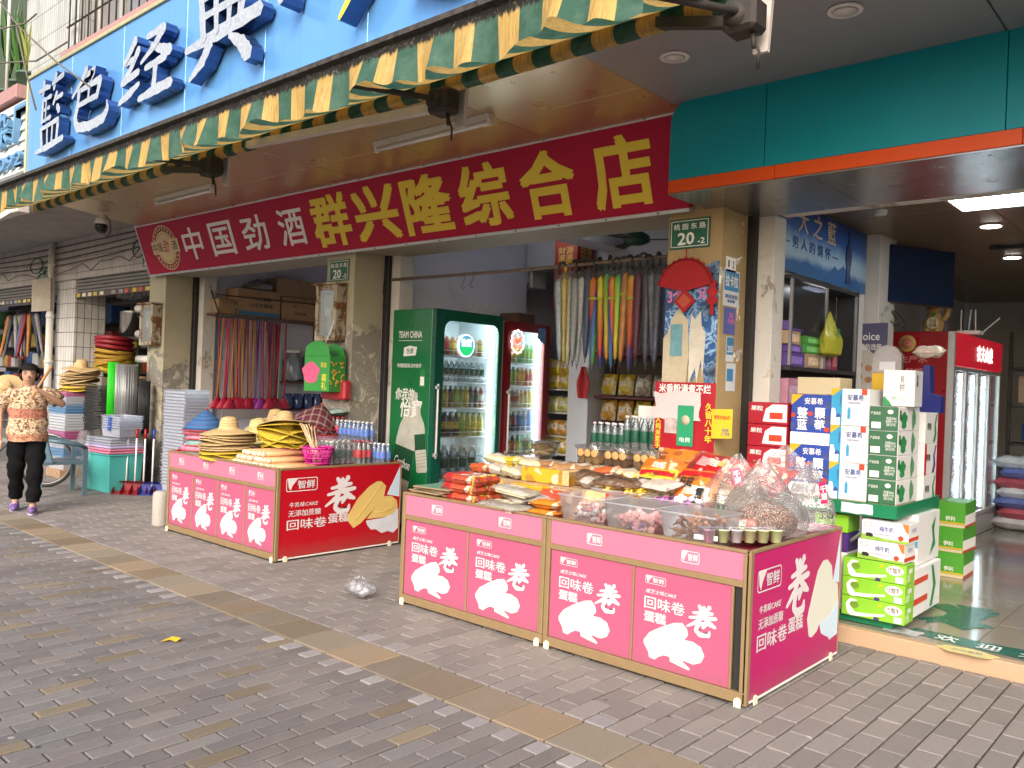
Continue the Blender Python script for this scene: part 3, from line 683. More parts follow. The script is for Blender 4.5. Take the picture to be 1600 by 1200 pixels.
# thin bare twigs and wires in front of the upper wall
TW =mat('grey_twig',(.13,.11,.09),.8,var=.3)
for k,(pts,lb) in enumerate((([(-11.5,2.9,5.02),(-9.4,3.1,4.66),(-8.6,3.1,4.66)],'level bare wire crossing the upper tiled wall'),([(-10.3,2.9,5.6),(-9.65,3.0,5.05),(-8.9,3.1,4.55),(-8.0,3.1,4.10)],'slanting wire hanging across the blue sign'),
    ([(-9.7,3.0,5.05),(-9.55,3.05,4.6),(-9.35,3.1,4.15)],'short wire dangling before the first blue sign character'),([(-10.8,3.0,5.25),(-9.9,3.0,5.1),(-9.45,3.0,5.02),(-9.2,3.02,5.06)],'dry twig in front of the upper tiled wall'))):
    q =MB();q.tube(pts,.009,5);q.build('wire',TW,label=lb,cat='wire')

# --- drain pipe and things on the columns
dp =thing('drain_pipe','white drain pipe running down the tiled pillar','pipe',(-14.9,5.27,0))
q =MB();q.tube([(0,0,0),(0,0,3.6)],.055,12);q.build('tube',JAMB,dp)
for z in (.6,1.6,2.35,3.2):
    q =MB();q.lathe([(.065,0),(.065,.05)],12,(0,0,z));q.build('collar',JAMB,dp)
PLG =mat('green_enamel',(.010,.115,.068),.35,var=.12,sc=9)
def plate(c,w,h,num,label,small=False):
    o =thing('house_number_plate',label,'number plate',c,group='street number plates')
    q =MB();q.box(-w/2,w/2,0,.008,-h/2,h/2,.002);q.build('panel',PLG,o)
    q =MB();e =.012
    for a in ((-w/2+e,w/2-e,h/2-e-.005,h/2-e),(-w/2+e,w/2-e,-h/2+e,-h/2+e+.005),(-w/2+e,-w/2+e+.005,-h/2+e,h/2-e),(w/2-e-.005,w/2-e,-h/2+e,h/2-e)): q.box(a[0],a[1],-.0015,0,a[2],a[3])
    q.build('border',WHITEP,o)
    txt('桃 园 东 路',(0,-.002,h*.24),w*.80,h*.21,'-y',WHITEP,o,bold=.02)
    a,b_ =num.split('-') if '-' in num else (num,'')
    txt(a,(-w*.08 if b_ else 0,-.002,-h*.17),w*.42,h*.42,'-y',WHITEP,o,bold=.03)
    if b_: txt('-'+b_,(w*.30,-.002,-h*.27),w*.18,h*.20,'-y',WHITEP,o,bold=.03)
    return o
plate((-3.075,5.338,2.685),.325,.215,'20-2','green number plate reading 20-2 over the red fan')
plate((-7.21,5.338,2.67),.335,.22,'20-3','green number plate reading 20-3 over the rusty meter box')
plate((-15.52,5.338,3.15),.30,.20,'22','small green number plate reading 22 at the far left');plate((-11.62,5.338,3.10),.30,.20,'20-4','green number plate half hidden behind the red sign')
RUSTW =peeling('rusty_frame',(.42,.37,.28),(.17,.075,.03),.50,7.0)
def meter(c,w,h,label):
    o =thing('meter_box',label,'meter box',c)
    q =MB()
    for a in ((-w/2,w/2,h/2-.05,h/2),(-w/2,w/2,-h/2,-h/2+.05),(-w/2,-w/2+.05,-h/2+.05,h/2-.05),(w/2-.05,w/2,-h/2+.05,h/2-.05)): q.box(a[0],a[1],-.13,0,a[2],a[3],.005)
    q.build('frame',RUSTW,o)
    q =MB();q.box(-w/2+.04,w/2-.04,-.02,-.005,-h/2+.04,h/2-.04);q.build('back_board',mat('dark_board',(.14,.11,.08),.7,var=.3,sc=8),o)
    q =MB();q.box(-.09,.07,-.09,-.02,.02,.19,.012);q.box(-.06,.06,-.07,-.02,-.20,-.02,.01);q.build('meter',mat('cream_meter',(.55,.53,.47),.4,var=.15),o)
    q =MB();q.box(-.05,.05,-.098,-.092,-.03,.05);q.build('paper_tag',WHITEP,o)
    q =MB();q.box(-w/2+.045,w/2-.045,-.115,-.112,-h/2+.045,h/2-.045);q.build('glass',clear('dusty_glass',(.9,.9,.88),.15,.15,.7),o)
    q =MB();q.box(-w/2-.05,w/2+.02,-.16,.0,h/2+.002,h/2+.02,.004);q.build('roof',RUSTW,o)
meter((-7.24,5.34,2.215),.36,.58,'rusty open meter box under plate 20-3');meter((-11.31,5.34,2.165),.38,.56,'rusty meter box on the left beige column')
bd =thing('hanging_board','weathered board hanging beside the white drain pipe','board',(-14.98,5.15,2.70),RAD(25))
q =MB();q.prism([(-.2,.25),(.18,.30),(.2,-.24),(-.19,-.26)],'xz',0,.03);q.build('panel',mat('weathered_board',(.35,.30,.24),.8,var=.35,sc=6),bd)
q =MB();q.tube([(-.15,.01,.24),(0,.05,.42),(.15,.01,.28)],.005,5);q.build('hanger',RUST,bd)

# hanging green gift carton with a red pack behind it on column 20-3
ct =thing('gift_carton','green printed gift carton hanging from the meter box by a white cord','carton',(-7.12,5.17,1.40),RAD(8))
GCART =mat('green_carton',(.035,.27,.045),.4,var=.1,sc=12)
q =MB();q.box(-.19,.17,-.13,.10,0,.36,.004);q.build('body',GCART,ct)
q =MB();q.prism([(-.19,.36),(.17,.36),(.15,.46),(.05,.51),(-.07,.51),(-.17,.46)],'xz',-.13,-.125);q.build('flap',GCART,ct);q =MB();q.prism([(-.19,.36),(.17,.36),(.13,.45),(.0,.50),(-.15,.44)],'xz',.085,.09);q.build('flap',GCART,ct)
q =MB();q.prism([(-.17+.12*math.cos(a)*(1+.15*math.sin(5*a))+.08,.19+.11*math.sin(a)) for a in [i*.35 for i in range(18)]],'xz',-.133,-.1315);q.build('flower_print',mat('pink_flower',(.60,.10,.22),.45,var=.4,sc=40),ct)
q =MB()
for k in range(34): q.ball((.171,random.uniform(-.11,.08),random.uniform(.05,.30)),(.004,.014,.013),6,4)
q.build('peanut_print',mat('nut_yellow',(.55,.33,.05),.45,var=.3,sc=30),ct,kind='stuff')
txt('花生',(.09,-.132,.27),.09,.05,'-y',YELP,ct,bold=.02);txt('喜礼',(.10,-.132,.10),None,.16,'-y',YELP,ct,vert=True)
q =MB();q.tube([(-.02,-.02,.48),(.03,.02,.66),(.04,.05,.78)],.006,5);q.build('cord',WHITEP,ct)
rp =MB();rp.box(-.2,.2,-.05,.05,0,.20,.02);rp.build('red_gift_pack',mat('red_film',(.42,.02,.035),.3,var=.3,sc=14,bump=.3),None,(-7.10,5.28,1.32),label='flat red pack behind the green gift carton',cat='pack')
# ================================================================== COUNTERS
class Proto:
    def __init__(s,root): s.root =root;s.used =False
    def at(s,loc,rz=0.0,label=None,group=None,rot=None):
        if s.used: return dup(s.root,loc,rz,label,group,rot=rot)
        s.used =True;o =s.root;o.location =loc;o.rotation_euler =rot or (o.rotation_euler.x,o.rotation_euler.y,rz)
        if label: o['label'] =label
        if group: o['group'] =group
        return o
CAKE =[(0.124,0.256),(0.182,0.344),(0.299,0.426),(0.436,0.502),(0.524,0.524),(0.575,0.47),(0.587,0.411),(0.549,0.358),(0.638,0.361),(0.719,0.327),(0.757,0.249),(0.724,0.172),(0.646,0.135),(0.555,0.147),(0.536,0.139),(0.617,0.084),(0.608,0.064),(0.508,0.082),(0.411,0.102),(0.406,0.145),(0.346,0.148),(0.287,0.114),(0.248,0.077),(0.188,0.088),(0.177,0.14),(0.125,0.219)]
WCAKE =[(0.613,0.449),(0.708,0.731),(0.77,0.797),(0.825,0.795),(0.886,0.731),(0.904,0.61),(0.975,0.566),(.994,0.399),(0.990,0.152),(0.887,0.132),(0.864,0.163),(0.82,0.187),(0.775,0.219),(0.75,0.302),(0.72,0.253),(0.656,0.224),(0.623,0.243),(0.595,0.382)]
Y1 =[(0.531,0.387),(0.617,0.6),(0.712,0.739),(0.78,0.796),(0.822,0.795),(0.867,0.728),(0.851,0.603),(0.757,0.443),(0.649,0.29),(0.588,0.245),(0.546,0.328)]
Y2 =[(0.844,0.6),(0.92,0.596),(0.973,0.534),(0.983,0.443),(0.949,0.37),(0.868,0.336),(0.703,0.337),(0.757,0.434)]
PAP2 =[(0.697,0.315),(0.868,0.33),(0.99,0.432),(0.994,0.181),(0.951,0.121),(0.897,0.153),(0.842,0.135),(0.787,0.195),(0.746,0.194),(0.711,0.259)]
BRUSH['卷'] =[[(.34,.98,.06),(.46,.82,.08)],[(.72,1.0,.08),(.60,.80,.05)],[(.16,.70,.04),(.55,.76,.08),(.86,.80,.05)],[(.52,.96,.07),(.52,.62,.08)],[(.06,.52,.04),(.50,.60,.08),(1.0,.66,.06)],
    [(.52,.66,.09),(.36,.42,.08),(.02,.20,.03)],[(.60,.58,.06),(.82,.44,.10),(1.02,.36,.04)],[(.40,.36,.06),(.68,.42,.07)],[(.68,.42,.08),(.58,.26,.05)],[(.42,.36,.08),(.36,.14,.08),(.52,.02,.09),(.82,.06,.08),(.84,.20,.03)]]
def brush_flat(parent,strokes,org,w,h,face,m,name='brush_character',slant=0.0):
    o =brush(parent,strokes,0,0,w,h,0,.0004,m,m,name,slant,.92);o.location =org;o.rotation_euler =(0,0,FACE[face][2]);return o
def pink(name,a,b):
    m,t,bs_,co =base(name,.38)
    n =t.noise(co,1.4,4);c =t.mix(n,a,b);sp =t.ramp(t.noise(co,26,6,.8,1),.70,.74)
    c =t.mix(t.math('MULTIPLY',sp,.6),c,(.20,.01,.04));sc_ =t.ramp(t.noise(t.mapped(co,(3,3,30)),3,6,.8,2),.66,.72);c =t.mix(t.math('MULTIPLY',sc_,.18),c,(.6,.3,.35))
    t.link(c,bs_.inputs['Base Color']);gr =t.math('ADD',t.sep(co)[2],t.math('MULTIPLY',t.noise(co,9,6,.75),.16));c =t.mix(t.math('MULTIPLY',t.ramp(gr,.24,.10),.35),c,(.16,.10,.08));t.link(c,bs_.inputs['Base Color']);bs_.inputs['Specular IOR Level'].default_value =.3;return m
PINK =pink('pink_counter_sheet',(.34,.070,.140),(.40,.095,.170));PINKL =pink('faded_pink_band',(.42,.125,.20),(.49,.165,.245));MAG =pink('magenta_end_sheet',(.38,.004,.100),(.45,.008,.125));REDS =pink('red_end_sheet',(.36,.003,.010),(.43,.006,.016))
BRASS =mat('brown_gold_profile',(.30,.205,.105),.42,metal=.35,var=.16,sc=16,dirt=.12);CREAMP =mat('cream_plastic',(.66,.62,.45),.5,var=.08);CAKEW =mat('off_white_print',(.60,.60,.53),.5,var=.04,sc=12);SKYP =mat('sky_paper_print',(.52,.64,.76),.5,var=.1,sc=4)
CAKEY =mat('cake_yellow_print',(.62,.44,.14),.5,var=.12,sc=5);PAPW =mat('paper_print',(.56,.58,.64),.5,var=.18,sc=9)
WHITEL =mat('white_letter_vinyl',(.62,.58,.59),.45,var=.06)
def logo(parent,c,w,h,face='-y'):
    """rounded outline box with a page-fold and the two-character brand"""
    r =h*.18;n =4
    def rr(w_,h_,r_):
        pts =[]
        for cx,cz,a0 in ((w_/2-r_,h_/2-r_,0),(-w_/2+r_,h_/2-r_,90),(-w_/2+r_,-h_/2+r_,180),(w_/2-r_,-h_/2+r_,270)):
            pts += [(cx+r_*math.cos(RAD(a0+90*i/n)),cz+r_*math.sin(RAD(a0+90*i/n))) for i in range(n+1)]
        return pts
    o_ =rr(w,h,r);i_ =rr(w-h*.12,h-h*.12,r*.8);k =len(o_);q =MB()
    q.add([(a,0,b) for a,b in o_]+[(a,0,b) for a,b in i_],[[j,(j+1) % k,k+(j+1) % k,k+j] for j in range(k)])
    q.prism([(-w*.46,h*.44),(-w*.14,h*.44),(-w*.30,-h*.05),(-w*.36,-h*.40),(-w*.42,-h*.2)],'xz',-.0006,0)
    e =put('logo_frame',q.mesh('logo_frame',WHITEL),parent,c,(0,0,FACE[face][2]))
    txt('智鲜',Vector((w*.14,-.001,0)),w*.56,h*.62,'-y',WHITEL,e,bold=.02)
def front_panel(root,x0,x1,z0,z1):
    w,h =x1-x0,z1-z0
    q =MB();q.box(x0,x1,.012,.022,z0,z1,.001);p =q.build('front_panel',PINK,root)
    U =lambda u,v,d=.009: (x0+u*w,d,z0+v*h)
    q =MB();q.prism([(x0+u*w,z0+v*h) for u,v in CAKE],'xz',.0105,.0112);q.build('cake_print',CAKEW,p)
    logo(p,U(.23,.895),w*.22,h*.085)
    txt('咸芝士味CAKE',U(.29,.775),w*.33,h*.045,'-y',WHITEL,p,bold=.006,shear=.2)
    txt('回味卷',U(.33,.655),w*.43,h*.13,'-y',WHITEL,p,bold=.012);txt('蛋糕',U(.235,.51),w*.24,h*.115,'-y',WHITEL,p,bold=.035)
    brush_flat(p,BRUSH['卷'],U(.56,.445),w*.28,h*.30,'-y',WHITEL,slant=.12)
def end_panel(root,x,y0,y1,z0,z1,m,red):
    w,h =y1-y0,z1-z0
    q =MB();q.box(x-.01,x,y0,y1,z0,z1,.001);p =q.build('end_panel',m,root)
    U =lambda u,v,d=.003: (x+d,y0+u*w,z0+v*h)
    def pr(poly,mm,d,nm='cake_print'): 
        q =MB();q.prism([(y0+u*w,z0+v*h) for u,v in poly],'yz',x+d,x+d+.0007);q.build(nm,mm,p)
    if red:
        pr([(.994,.97),(.994,.58),(.879,.619)],SKYP,.0006,'paper_print');pr(PAP2,PAPW,.0008,'paper_print');pr(Y2,CAKEY,.0018);pr(Y1,CAKEY,.0028)
        cx =[(.60,.34),(.72,.55),(.80,.70),(.83,.74)];q =MB();q.tube([U(u,v,.0035) for u,v in cx],.004,4);q.build('cake_line',GOLDP,p)
        q =MB();q.tube([U(u,v,.0025) for u,v in ((.77,.41),(.86,.40),(.93,.43),(.95,.50),(.90,.55))],.004,4);q.build('cake_line',GOLDP,p)
    else:
        pr([(.994,.97),(.994,.571),(.909,.598)],SKYP,.0006,'paper_print');pr(WCAKE,CAKEW,.0012);pr([(.75,.30),(.775,.219),(.82,.187),(.864,.163),(.887,.132),(.988,.152),(.992,.42),(.88,.33)],SKYP,.0022,'paper_print')
    logo(p,U(.16,.80 if not red else .83),w*.24,h*.155,'+x')
    brush_flat(p,BRUSH['卷'],U(.34,.46),w*.24,h*.42,'+x',WHITEL,slant=.08)
    txt('牛乳味CAKE',U(.18,.60),w*.22,h*.055,'+x',WHITEL,p,bold=.006,shear=.15);txt('无添加蔗糖',U(.19,.50),w*.25,h*.075,'+x',WHITEL,p,bold=.008)
    txt('回味卷',U(.21,.37),w*.31,h*.12,'+x',WHITEL,p,bold=.012);txt('蛋糕',U(.46,.395),w*.17,h*.12,'+x',WHITEL,p,bold=.03)
def counter(name,label,x0,y0,L,D,H,units,panels,endm,red):
    r =thing(name,label,'display counter',(x0,y0,0))
    uw =L/units
    def rail(*b,nm='rail'): q =MB();q.box(*b,.003);q.build(nm,BRASS,r)
    for u in range(units):
        a,b =u*uw,(u+1)*uw-.006
        rail(a,b,0,.03,.018,.072);rail(a,b,.004,.03,.588,.622);rail(a,b,0,.034,H-.016,H)
        rail(a,a+.032,0,.03,.073,H-.017,nm='post');rail(b-.032,b,0,.03,.073,H-.017,nm='post')
        q =MB();q.box(a+.033,b-.033,.006,.016,.623,H-.017,.001);bd_ =q.build('top_band',PINKL,r)
        n =panels;pw =(b-a-.066-(.05 if red is False and u == units-1 else .0))/n
        for k in range(n): logo(bd_,(a+.033+(b-a-.066)*(k+.5)/n+.01,.004,(.622+H)/2-.008),.105 if n == 2 else .09,.062)
        for k in range(n):
            xa =a+.033+k*pw;front_panel(r,xa+.004,xa+pw-.008,.074,.586)
            rail(xa+pw-.010,xa+pw+.002,.006,.026,.073,.587,nm='divider')
        if red is False and u == units-1: q =MB();q.box(b-.032-.046,b-.034,.024,.028,.073,.587);q.build('gap_backing',DARKM,r)
        for xx in (a+.035,b-.035):
            q =MB();q.prism([(xx-.018,0),(xx+.018,0),(xx+.018,.03)]+arc(xx,.03,.018,0,180,5)[1:-1]+[(xx-.018,.03)],'xz',-.008,.0);q.build('foot',CREAMP,r)
    end_panel(r,L,.035,D-.012,.030,H-.020,endm,red)
    rail(L-.02,L+.004,0,.034,.012,H,nm='corner_post');rail(L-.02,L+.004,.035,D,H-.018,H);rail(L-.02,L+.003,D-.011,D,.02,H-.019,nm='corner_post')
    q =MB();q.box(L-.008,L+.003,.036,D-.012,.016,.028,.002);q.build('bottom_trim',mat('white_trim_strip',(.66,.64,.60),.5,var=.1),r)
    for yy in (.10,D-.12):
        q =MB();q.prism([(yy-.018,0),(yy+.018,0),(yy+.018,.03)]+arc(yy,.03,.018,0,180,5)[1:-1]+[(yy-.018,.03)],'yz',L+.002,L+.01);q.build('foot',CREAMP,r)
    q =MB();q.box(0,L-.011,D-.01,D,.02,H,.001);q.build('back_panel',endm,r)
    q =MB();q.box(-.002,.008,.035,D-.012,.02,H,.001);q.build('end_panel',endm,r)
    q =MB();q.box(.01,L-.012,.035,D-.012,H-.05,H-.035);q.build('tray',mat('wine_tray_board',(.22,.012,.03),.5,var=.15,sc=4),r)
    return r
counter('display_counter','long pink sweets counter with white cake pictures and a magenta end',-4.40,3.87,2.58,1.215,.775,2,2,MAG,False)
counter('display_counter','smaller pink counter with a red end showing two yellow cakes',-7.88,3.90,1.89,1.345,.78,1,4,REDS,True)

# ------------------------------------------------------------------ goods: shared builders
def pillow_mesh(w,l,h,mats,seed=0,crimp=.06,wr=.12,nu=12,nv=10,e1=3.5,e2=3.0):
    """filled snack bag: puffed body, flat crimped ends along x"""
    rnd =random.Random(seed);ph =[rnd.uniform(0,6) for _ in range(6)]
    q =MB();P =[]
    def surf(sgn):
        def fn(u,v):
            a,b =2*u-1,2*v-1;e =max(0.0,1-max(0,abs(a)-(1-2*crimp))/(2*crimp)) if abs(a) > 1-2*crimp else 1
            z =(1-abs(a)**e1)**.5*(1-abs(b)**e2)**.6*h/2 if abs(a) < 1 and abs(b) < 1 else 0
            k =1+wr*math.sin(5*a+ph[0]+3*b)+wr*.6*math.sin(9*b+ph[1]+4*a)+wr*.4*math.sin(17*a+ph[2])
            xx =a*w/2;yy =b*l/2*(1-.10*(1-abs(a)**2)*0+.02*math.sin(6*a+ph[3]))
            return (xx,yy,h/2+sgn*z*max(k,.2)+.002*sgn)
        return fn
    q.use(0).grid(surf(1),nu,nv);q.grid(surf(-1),nu,nv)
    return q.mesh('bag',mats)
def film(name,col,rough=.25,var=.3,sc=12):
    """printed packet film: colour field, pale panel with rows of fine print, blotches, crinkles"""
    if name in MATS: return MATS[name]
    m,t,b,co =base(name,rough);c =lin(col);s3 =t.sep(co);n =t.noise(co,sc,4)
    k =t.mix(n,tuple(x*(1-var) for x in c),tuple(min(.8,x*(1+var)+.01) for x in c));v =t.new('ShaderNodeTexVoronoi');v.inputs['Scale'].default_value =20;t.link(co,v.inputs['Vector']);vc =t.sep(v.outputs['Color'])
    k =t.mix(t.math('MULTIPLY',t.math('GREATER_THAN',vc[0],.74),.75),k,t.mix(t.math('GREATER_THAN',vc[1],.55),(.62,.56,.42),tuple(min(.7,x*.35+.02) for x in c)))
    rows =t.math('GREATER_THAN',t.math('SINE',t.math('MULTIPLY',s3[1],420)),.1);ink =t.math('MULTIPLY',rows,t.math('GREATER_THAN',t.noise(t.mapped(co,(170,30,10)),1.0,2),.52));pan =t.math('MULTIPLY',t.math('LESS_THAN',t.math('ABSOLUTE',t.math('ADD',s3[0],.02)),.045),t.math('LESS_THAN',t.math('ABSOLUTE',t.math('SUBTRACT',s3[1],.008)),.03))
    k =t.mix(pan,k,t.mix(ink,(.64,.60,.52),tuple(x*.4 for x in c)));t.link(k,b.inputs['Base Color']);t.link(t.bump(t.math('ADD',t.noise(co,20,4,.6,1),t.math('MULTIPLY',t.noise(co,60,3,.6,1.5),.4)),.55,.012),b.inputs['Normal']);b.inputs['Coat Weight'].default_value =.35;b.inputs['Coat Roughness'].default_value =.12;return m
CLEAR =clear('clear_plastic',(.99,.99,.99),.05,.08,.7);CLEARW =clear('crinkled_clear_film',(.99,.99,1.0),.085,.10,.6,1.0,9,(.95,.95,.97));FROST =clear('frosted_bin_plastic',(.98,.98,.99),.20,.3,.5,0,1,(.86,.85,.90))
def tub(w,d,h,taper=.9,lid=True,nm='clear_tub',label='',r=.03,c=(0,0,0),rz=0,group=None,m=CLEAR,wall=.003):
    o =thing(nm,label,'tub',c,rz,group)
    def ring(sx,sy,z,rr_):
        pts =[]
        for cx,cy,a0 in ((sx/2-rr_,sy/2-rr_,0),(-sx/2+rr_,sy/2-rr_,90),(-sx/2+rr_,-sy/2+rr_,180),(sx/2-rr_,-sy/2+rr_,270)):
            pts += [(cx+rr_*math.cos(RAD(a0+30*i)),cy+rr_*math.sin(RAD(a0+30*i)),z) for i in range(4)]
        return pts
    q =MB();A =ring(w*taper,d*taper,0,r*taper);B =ring(w,d,h,r);k =len(A);C_ =ring(w+.012,d+.012,h,r);D_ =ring(w+.012,d+.012,h-.008,r)
    q.add(A+B+C_+D_,[list(range(k))[::-1]]+[[i,(i+1) % k,k+(i+1) % k,k+i] for i in range(k)]+[[k+i,k+(i+1) % k,2*k+(i+1) % k,2*k+i] for i in range(k)]+[[2*k+i,2*k+(i+1) % k,3*k+(i+1) % k,3*k+i] for i in range(k)],True)
    q.build('container',m,o)
    if lid:
        q =MB();A =ring(w+.016,d+.016,h+.001,r);B =ring(w+.016,d+.016,h+.010,r);C_ =ring(w-.02,d-.02,h+.014,r*.8)
        q.add(A+B+C_,[[i,(i+1) % k,k+(i+1) % k,k+i] for i in range(k)]+[[k+i,k+(i+1) % k,2*k+(i+1) % k,2*k+i] for i in range(k)]+[[2*k+i for i in range(k)]],True);q.build('lid',CLEAR,o)
    return o
BISC =[mat('biscuit_golden',(.50,.30,.11),.8,var=.25,sc=30,bump=.3),mat('biscuit_brown',(.25,.13,.05),.8,var=.3,sc=30,bump=.3),mat('biscuit_pale',(.62,.47,.24),.8,var=.2,sc=30,bump=.3),mat('peanut_brittle',(.36,.21,.10),.6,var=.5,sc=60,bump=.5)]
cq =MB();cq.lathe([(.0,0),(.026,0),(.030,.004),(.030,.010),(.024,.013),(.0,.012)],12);COOK =[cq.mesh('cookie',m) for m in BISC]
def fill_cookies(o,w,d,h,kind,n=None,stand=True):
    nx =max(1,int(w/.062));ny =max(1,int(d/.062)) 
    for i in range(nx):
        xx =-w/2+.031+i*(w-.062)/max(1,nx-1) if nx > 1 else 0
        if stand:
            m_ =int(d/.022)
            for j in range(m_):
                put('cookie',COOK[kind],o,(xx,-d/2+.015+j*(d-.03)/max(1,m_-1),.034),(RAD(90+random.uniform(-12,12)),0,random.uniform(-.2,.2)))
        else:
            for j in range(ny):
                for k in range(int(h/.016)): put('cookie',COOK[kind],o,(xx+random.uniform(-.006,.006),-d/2+.031+j*(d-.062)/max(1,ny-1),.004+k*.015),(random.uniform(-.15,.15),random.uniform(-.15,.15),random.uniform(0,6)))

# ------------------------------------------------------------------ goods on the long counter (top about 0.74)
T0 =.742
# cardboard riser that carries the back rows
KRAFT =mat('kraft_cardboard',(.33,.215,.125),.8,var=.15,sc=5,dirt=.1)
rs =MB();rs.box(-4.33,-2.45,4.42,5.02,.742,.88,.003);rs.build('cardboard_tray',KRAFT,label='wide cardboard tray carrying the back rows of the long counter',cat='tray')
# flat printed cartons
GPR =mat('faded_green_print',(.10,.24,.16),.6,var=.3,sc=9)
for k in range(6):
    q =MB();q.box(-.16,.16,-.24,.24,0,.006,.001);o =q.build('folded_carton',KRAFT,None,(-4.20+random.uniform(-.03,.03),4.16+random.uniform(-.03,.03),.776+k*.0085),(0,0,random.uniform(-.12,.12)),label='folded flat carton with green print in the corner pile',cat='carton',group='pile of folded cartons')
    q =MB();q.box(-.15,.13,-.22,.2,.0061,.0068);q.build('print',GPR,o)
# red wafer packs 2 x 3
RW =film('wafer_orange_red',(.40,.055,.02));RW2 =film('wafer_red_end',(.42,.01,.012));YW =film('yellow_pack',(.68,.47,.03))
wp =thing('wafer_pack','x','biscuit pack');wp['group'] ='stack of orange red wafer packs'
b_ =put('wrapper',pillow_mesh(.33,.118,.060,RW,2,.04,.10,22,12,14,9),wp)
q =MB();q.box(-.150,-.06,-.0585,.0585,-.001,.066,.014);q.build('red_band',RW2,wp);q =MB();q.box(.105,.140,-.0592,.0592,.002,.066,.012);q.build('yellow_label',YW,wp)
WP =Proto(wp)
for lv in range(3):
    for k in range(2):
        WP.at((-3.94+random.uniform(-.015,.015),4.02+k*.125,.744+lv*.062),random.uniform(-.05,.05),('bottom','middle','top')[lv]+' row orange red wafer pack, '+('front' if k == 0 else 'rear')+' of its pair')
# white wafer bags piled
WBG =mat('creamy_wafers',(.68,.60,.42),.6,var=.2,sc=22,bump=.4);WF =clear('white_wrapper_film',(.95,.95,.93),.35,.2,.9,.6,20,(.8,.78,.72))
sfm =MB()
for k in range(7): sfm.box(-.12,.12,-.085+k*.025,-.064+k*.025,.004,.030,.005)
wme =sfm.mesh('wafer_rolls',WBG);pme =pillow_mesh(.31,.20,.052,WF,3)
lbs =['lowest white wafer bag leaning on the orange packs','white wafer bag lying across the small pile','white wafer bag with a purple print on the pile','topmost white wafer bag of the pile','white wafer bag at the counter edge']
for k,(x,y,z,rz,ry) in enumerate(((-3.60,4.02,.745,.3,0),(-3.56,4.16,.785,-.5,.08),(-3.42,4.22,.80,.9,-.12),(-3.55,4.10,.835,.1,.1),(-3.50,3.97,.746,-.15,0))):
    o =thing('wafer_bag',lbs[k],'biscuit bag',(x,y,z),group='pile of white wafer bags',rot=(0,ry,rz));put('wafer_rolls',wme,o);put('wrapper',pme,o)
    q =MB();q.box(-.05,.05,-.03,.03,.0565,.0572);q.build('label',mat('purple_print' if k == 2 else 'pale_label',(.12,.06,.20) if k == 2 else (.62,.56,.40),.5),o)
# orange bags
OB =film('orange_bag_film',(.58,.16,.01),sc=25,var=.5);obm =pillow_mesh(.20,.15,.055,OB,5)
for k,(z,lb) in enumerate(((.744,'lower orange sweets bag beside the clear bins'),(.800,'upper orange sweets bag beside the clear bins'))):
    put('sweets_bag',obm,None,(-3.22+k*.02,4.00,z),(0,0,.15*k),lb,'sweets bag','two orange sweets bags')
# yellow boxes and brown wafers in the middle row
YB =film('yellow_box_wrap',(.66,.32,.008),.35,.1,4)
def block(nm,lab_,cat_,c,s,m,rz=0,ch=.006,band=None,grp=None):
    q =MB();q.box(-s[0]/2,s[0]/2,-s[1]/2,s[1]/2,0,s[2],ch);o =q.build(nm,m,None,c,(0,0,rz),lab_,cat_,grp)
    if band: q =MB();q.box(s[0]/2*band[1],s[0]/2*band[2],-s[1]/2-.0012,s[1]/2+.0012,-.0004,s[2]+.0012,ch);q.build('band',band[0],o)
    return o
WAF =mat('stacked_wafers',(.55,.36,.16),.7,var=.35,sc=30,bump=.4)
block('biscuit_box','long yellow biscuit box on the cardboard tray','biscuit box',(-3.60,4.50,.882),(.40,.14,.10),YB,.05,band=(WAF,.72,1.0));block('biscuit_box','small yellow box below the long yellow box','biscuit box',(-3.62,4.33,.75),(.30,.12,.13),YB,-.05)
block('biscuit_pack','orange red wafer pack with a yellow tab before the yellow box','biscuit pack',(-3.28,4.24,.80),(.28,.12,.085),RW,.06,.014,(YW,.78,.92));block('biscuit_pack','wafer pack with a red end beside the bins','biscuit pack',(-3.02,4.30,.82),(.24,.12,.085),WAF,.1,.01,(RW2,.4,1.02));block('cardboard_riser','low cardboard riser under the wafer packs','riser',(-3.12,4.27,.742),(.60,.14,.058),KRAFT)
# clear boxes and tubs of biscuits at the back
for k,(x,y,z,w,d,h,kind,lb) in enumerate(((-4.20,4.60,.882,.34,.24,.055,1,'low clear box of brown biscuits at the left rear'),(-4.06,4.80,.882,.32,.2,.13,1,'clear tub with a white label under the round tub'),(-3.74,4.76,.882,.30,.2,.11,3,'clear tub of nut brittle next to the round tub'),
        (-3.45,4.70,.882,.30,.2,.10,3,'clear tub of nut brittle behind the long yellow box'))):
    o =tub(w,d,h,.92,True,'clear_tub',lb,c=(x,y,z));fill_cookies(o,w*.86,d*.86,h*.8,kind,stand=(k == 3))
    if k in (1,3): q =MB();q.box(-w*.45,-w*.2,-d/2-.008,-d/2-.006,h*.15,h*.9);q.build('label',WHITEP,o)
bk =['left clear box of round golden biscuits at the back edge','middle clear box of round golden biscuits at the back edge','right clear box of round golden biscuits at the back edge']
for k,x in enumerate((-3.55,-3.31,-3.07)):
    o =tub(.225,.15,.125,.9,True,'biscuit_box',bk[k],c=(x,4.92,.995));fill_cookies(o,.19,.12,.12,(0,1,0)[k]);
    for j in range(3): put('cookie',COOK[0],o,(-.06+j*.06,-.062,.085),(RAD(90),0,0))
block('cardboard_riser','cardboard riser under the three biscuit boxes','riser',(-3.31,4.92,.882),(.74,.18,.112),KRAFT)
rt =thing('round_tub','round clear tub of pale wafer fingers on top of other tubs','tub',(-3.96,4.82,1.03))
